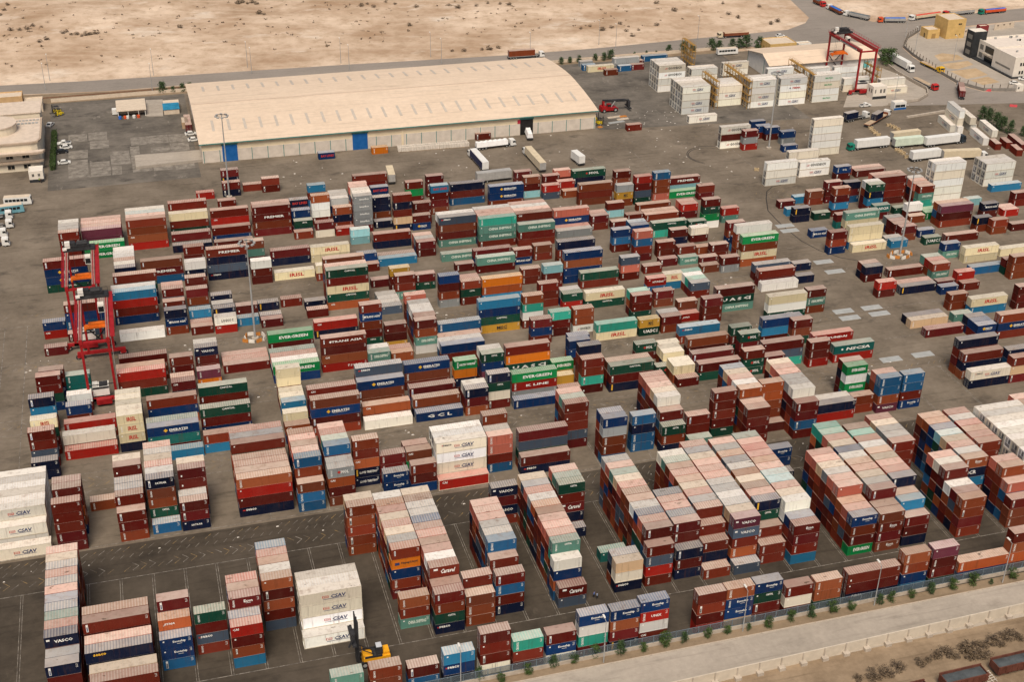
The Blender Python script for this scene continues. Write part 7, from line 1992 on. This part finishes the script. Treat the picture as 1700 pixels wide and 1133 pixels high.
person((-36.76, 460.79), 1.5, 'person in a green vest beside the office gatehouse', VEST); person((-36.14, 460.06), 2.0, 'person in dark clothes beside the one in a green vest', TROU)
# ---------------------------------------------------------------- plants
LEAF = leaf_mat('fir_leaf', (.018, .042, .012), (.06, .11, .03)); LEAF2 = leaf_mat('hedge_leaf', (.02, .05, .008), (.07, .12, .02)); SCRUB = leaf_mat('scrub_leaf', (.065, .045, .028), (.19, .135, .08)); BARK = paint('bark', (.12, .085, .055), .9, .25)
def crown_mesh(name, seed, n, shape, m, leaf=.34):
    r = random.Random(seed); b = MB(); cl = []
    for _ in range(26):
        z = r.random(); w = shape(z); a = r.random()*2*pi; q = sqrt(r.random())*w; cl.append((q*cos(a), q*sin(a), z, r.uniform(.14, .32)))
    for _ in range(n):
        cx, cy, cz, cr = r.choice(cl); d = Vector((r.gauss(0, 1), r.gauss(0, 1), r.gauss(0, 1))).normalized()*cr*r.random()**.5
        p = Vector((cx, cy, cz))+Vector((d.x, d.y, d.z*.75)); a = Vector((r.gauss(0, 1), r.gauss(0, 1), r.gauss(0, 1))).normalized(); c = a.orthogonal().normalized(); e = a.cross(c)
        s = leaf*.16*r.uniform(.6, 1.3); b.face([p-c*s, p-e*s*.5, p+c*s, p+e*s*.5])
    return b.mesh(name, [m])
cone = lambda z: .42*(1-z*.8)*(1 if z > .08 else .6); ball = lambda z: .45*sqrt(max(0.02, 1-(2*z-1)**2))
CM = [crown_mesh('crown', s, 900, cone, LEAF) for s in (1, 2, 3)]; BM_ = [crown_mesh('crown', s, 900, ball, LEAF2) for s in (4, 5, 6)]; SM = [crown_mesh('scrub_bush', s, 260, ball, SCRUB, .5) for s in (7, 8, 9, 10)]
_tb = MB(); _tb.cyl((0, 0, -.02), (.02, .01, .5), .045, .02, 7); _tb.bar((0, 0, .25), (.14, .05, .5), .02); _tb.bar((0, 0, .3), (-.12, .08, .55), .02); TRUNK = _tb.mesh('trunk', [BARK])
def plant(name, p, h, w, meshes, label, cat, group, z0=.08):
    t = thing(name, (*p, .01), label, cat, rng.random()*6, group); t.scale = (w, w, h)
    for nm, me in (('trunk', TRUNK), ('crown', rng.choice(meshes))):
        o = bpy.data.objects.new(nm, me); C.objects.link(o); o.parent = t
        if nm == 'crown': o.location = (0, 0, z0)
    return t
for k, (u, v, h) in enumerate(((10.50,549.04,5.5), (14.91,548.76,3), (18.90,549.38,4), (21.88,549.45,4), (185.41,547.39,3.4), (189.68,548.18,3), (193.95,548.07,3.6), (202.03,548.88,3.4), (206.05,547.92,4), (209.61,548.92,5), (239.29,552.17,4), (245.78,549.67,6), (250.25,549.55,4.5), (260.30,551.01,6), (263.61,550.22,5), (271.57,552.21,5), (274.63,551.48,5), (277.97,550.69,7), (283.55,549.36,6), (228.15,551.98,2), (222.05,551.54,2), (232.51,550.93,2))):
    plant('conifer_bush', (u, v), h*.8, h*.95, CM, f'dark bushy evergreen along the far fence, number {k+1} from left', 'tree', 'evergreens along the far fence')
for k, (u, v, h) in enumerate(((328.80,435.94,6), (328.96,431.55,6.5), (329.18,426.48,6.5), (329.51,422.87,6), (330.95,419.71,5.5), (334.27,416.12,4))):
    plant('conifer_bush', (u, v), h*.9, h*.85, CM, f'dark evergreen behind the turned containers by the gate, {ORDW[k]} from top', 'tree', 'gate evergreens')
for k, (u, v, h, w) in enumerate(((329.97,510.82,7, 8), (331.29,517.88,5, 6))):
    plant('broad_tree', (u, v), h, w, BM_, ('broad dark tree at the end of the tan shed', 'smaller dark tree just behind the broad one by the shed')[k], 'tree', 'trees by the tan shed')
SH = [(49.38,182.72,2.6), (53.31,180.80,2), (59.02,181.61,2.2), (64.21,182.07,2.6), (68.45,182.12,2.2), (73.07,182.43,2.8), (78.20,181.91,3), (82.90,181.51,1.9), (87.66,181.82,3), (91.80,181.78,2.2), (96.94,181.83,2), (101.15,181.78,1.9), (105.86,181.61,1.5), (110.18,181.36,2.2), (115.63,181.94,2.3), (120.07,182.06,2.6), (125.16,182.02,2.6), (129.17,181.70,2), (135.76,181.66,2.4), (138.70,181.84,2.2), (143.37,181.76,1.9), (148.06,181.88,2.5), (153.16,181.90,2.5), (158.44,181.89,2.8), (162.18,181.07,1.3), (167.89,181.58,2.4)]
for k, (u, v, h) in enumerate(SH):
    plant('verge_shrub', (u, v), h, h*.95, BM_ if k % 3 else CM, f'dark green shrub in the roadside verge, number {k+1} from left', 'shrub', 'shrubs along the roadside fence')
for k, (q0, q1) in enumerate((((-33.2, 489.8), (-31.2, 509)), ((-33.4, 471), (-31.4, 488.6)))):
    t = thing('clipped_hedge', (0, 0, 0), ('clipped green hedge beside the office, farther half', 'clipped green hedge beside the office, nearer half')[k], 'hedge'); b = MB(); r = random.Random(k)
    for _ in range(3200):
        x, y, z = r.uniform(q0[0], q1[0]), r.uniform(q0[1], q1[1]), r.uniform(.1, 2.3); a = Vector((r.gauss(0, 1), r.gauss(0, 1), r.gauss(0, 1))).normalized(); c = a.orthogonal().normalized(); e = a.cross(c); s = r.uniform(.1, .24); p = Vector((x, y, z)); b.face([p-c*s, p-e*s*.6, p+c*s, p+e*s*.6])
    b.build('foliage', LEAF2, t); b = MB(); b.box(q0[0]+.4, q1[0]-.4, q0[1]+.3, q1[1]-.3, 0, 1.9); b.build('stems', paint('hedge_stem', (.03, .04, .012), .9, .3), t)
# scrub: the larger bushes one by one, the rest as ground cover
def scrub_at(x, y, s):
    return (x, y, height(x, y)-.02 if y > 560 else 0), s
big = []
for u, v in ((-29.71,640.57), (-27.82,642.12), (-25.66,637.61), (-23.49,638.10), (-21.34,635.60), (-19.17,637.07), (-16.99,637.56), (-14.81,638.04), (-39.98,629.29), (-36.86,632.41), (-52.72,648.01), (-48.93,647.12), (-45.20,648.25), (-43.15,652.84), (-58.91,680.80), (-57.57,689.30), (-56.21,697.99), (55.67,683.68), (58.00,685.51), (60.13,682.64), (62.65,683.25), (64.47,680.46), (24.20,642.12), (63.32,657.76), (65.37,655.05), (119.15,664.26), (115.33,660.46), (121.27,659.08), (132.17,623.06), (142.63,656.46), (159.40,653.75), (162.52,647.18), (172.07,647.29), (179.29,650.32), (184.71,646.70), (188.60,643.45), (129.05,666.70), (133.10,663.39), (142.00,577.31), (147.40,576.02), (156.00,575.88), (159.51,576.00), (164.37,576.78), (232.21,580.61), (232.24,588.91), (238.71,589.49), (221.48,593.55), (227.20,596.44), (217.80,600.79), (212.12,597.87), (233.74,601.36), (250.46,595.27), (293.28,604.09), (295.44,597.94), (307.04,584.15), (311.93,587.40), (313.80,612.03), (297.36,620.58), (268.43,615.60), (264.51,630.57)): big.append(((u, v), rng.uniform(1.6, 3.2), 0))
for u, v in ((134.49,163.68), (136.34,164.05), (138.55,164.33), (140.87,164.76), (141.78,163.62), (144.62,164.63), (146.23,164.55), (148.44,165.38), (149.45,164.38), (152.15,165.09), (153.15,164.09), (155.60,165.62), (157.57,165.81), (157.78,164.29), (145.08,162.37), (147.57,162.39), (123.62,162.87), (126.32,162.98), (120.36,162.91), (129.31,163.54)): big.append(((u, v), rng.uniform(1.5, 3.0), 1))
for k, (p, s, low) in enumerate(big):
    o = bpy.data.objects.new('scrub_bush', SM[k % 4]); C.objects.link(o); q, _ = scrub_at(p[0], p[1], s); o.location = q; o.scale = (s*1.25, s*1.25, s*.62); o.rotation_euler.z = rng.random()*6
    tag(o, 'dry brown scrub bush below the concrete wall, near the wagons' if low else 'low dark scrub bush on the open desert beyond the far road', 'bush', 'scrub bushes by the wagons' if low else 'scrub bushes on the desert')
b = MB(); r = random.Random(5)
for _ in range(560):
    u, v = r.uniform(-20, 1330), abs(r.gauss(0, 1))*60
    x, y = r.uniform(-90, 420), 596+abs(r.gauss(0, 55)); y += r.choice((0, 0, 30))
    if x > 300 and y < 640: continue
    s = r.uniform(.35, 1.0); h = height(x, y)
    for _ in range(9):
        a = Vector((r.gauss(0, 1), r.gauss(0, 1), r.gauss(0, 1))).normalized(); c = a.orthogonal().normalized(); e = a.cross(c); p = Vector((x+r.gauss(0, s*.5), y+r.gauss(0, s*.5), h+abs(r.gauss(0, s*.3)))); b.face([p-c*s*.4, p-e*s*.3, p+c*s*.4, p+e*s*.3])
o = b.build('desert_scrub', SCRUB); tag(o, 'scattered tufts of dry scrub over the sand', 'scrub', None, 'stuff')
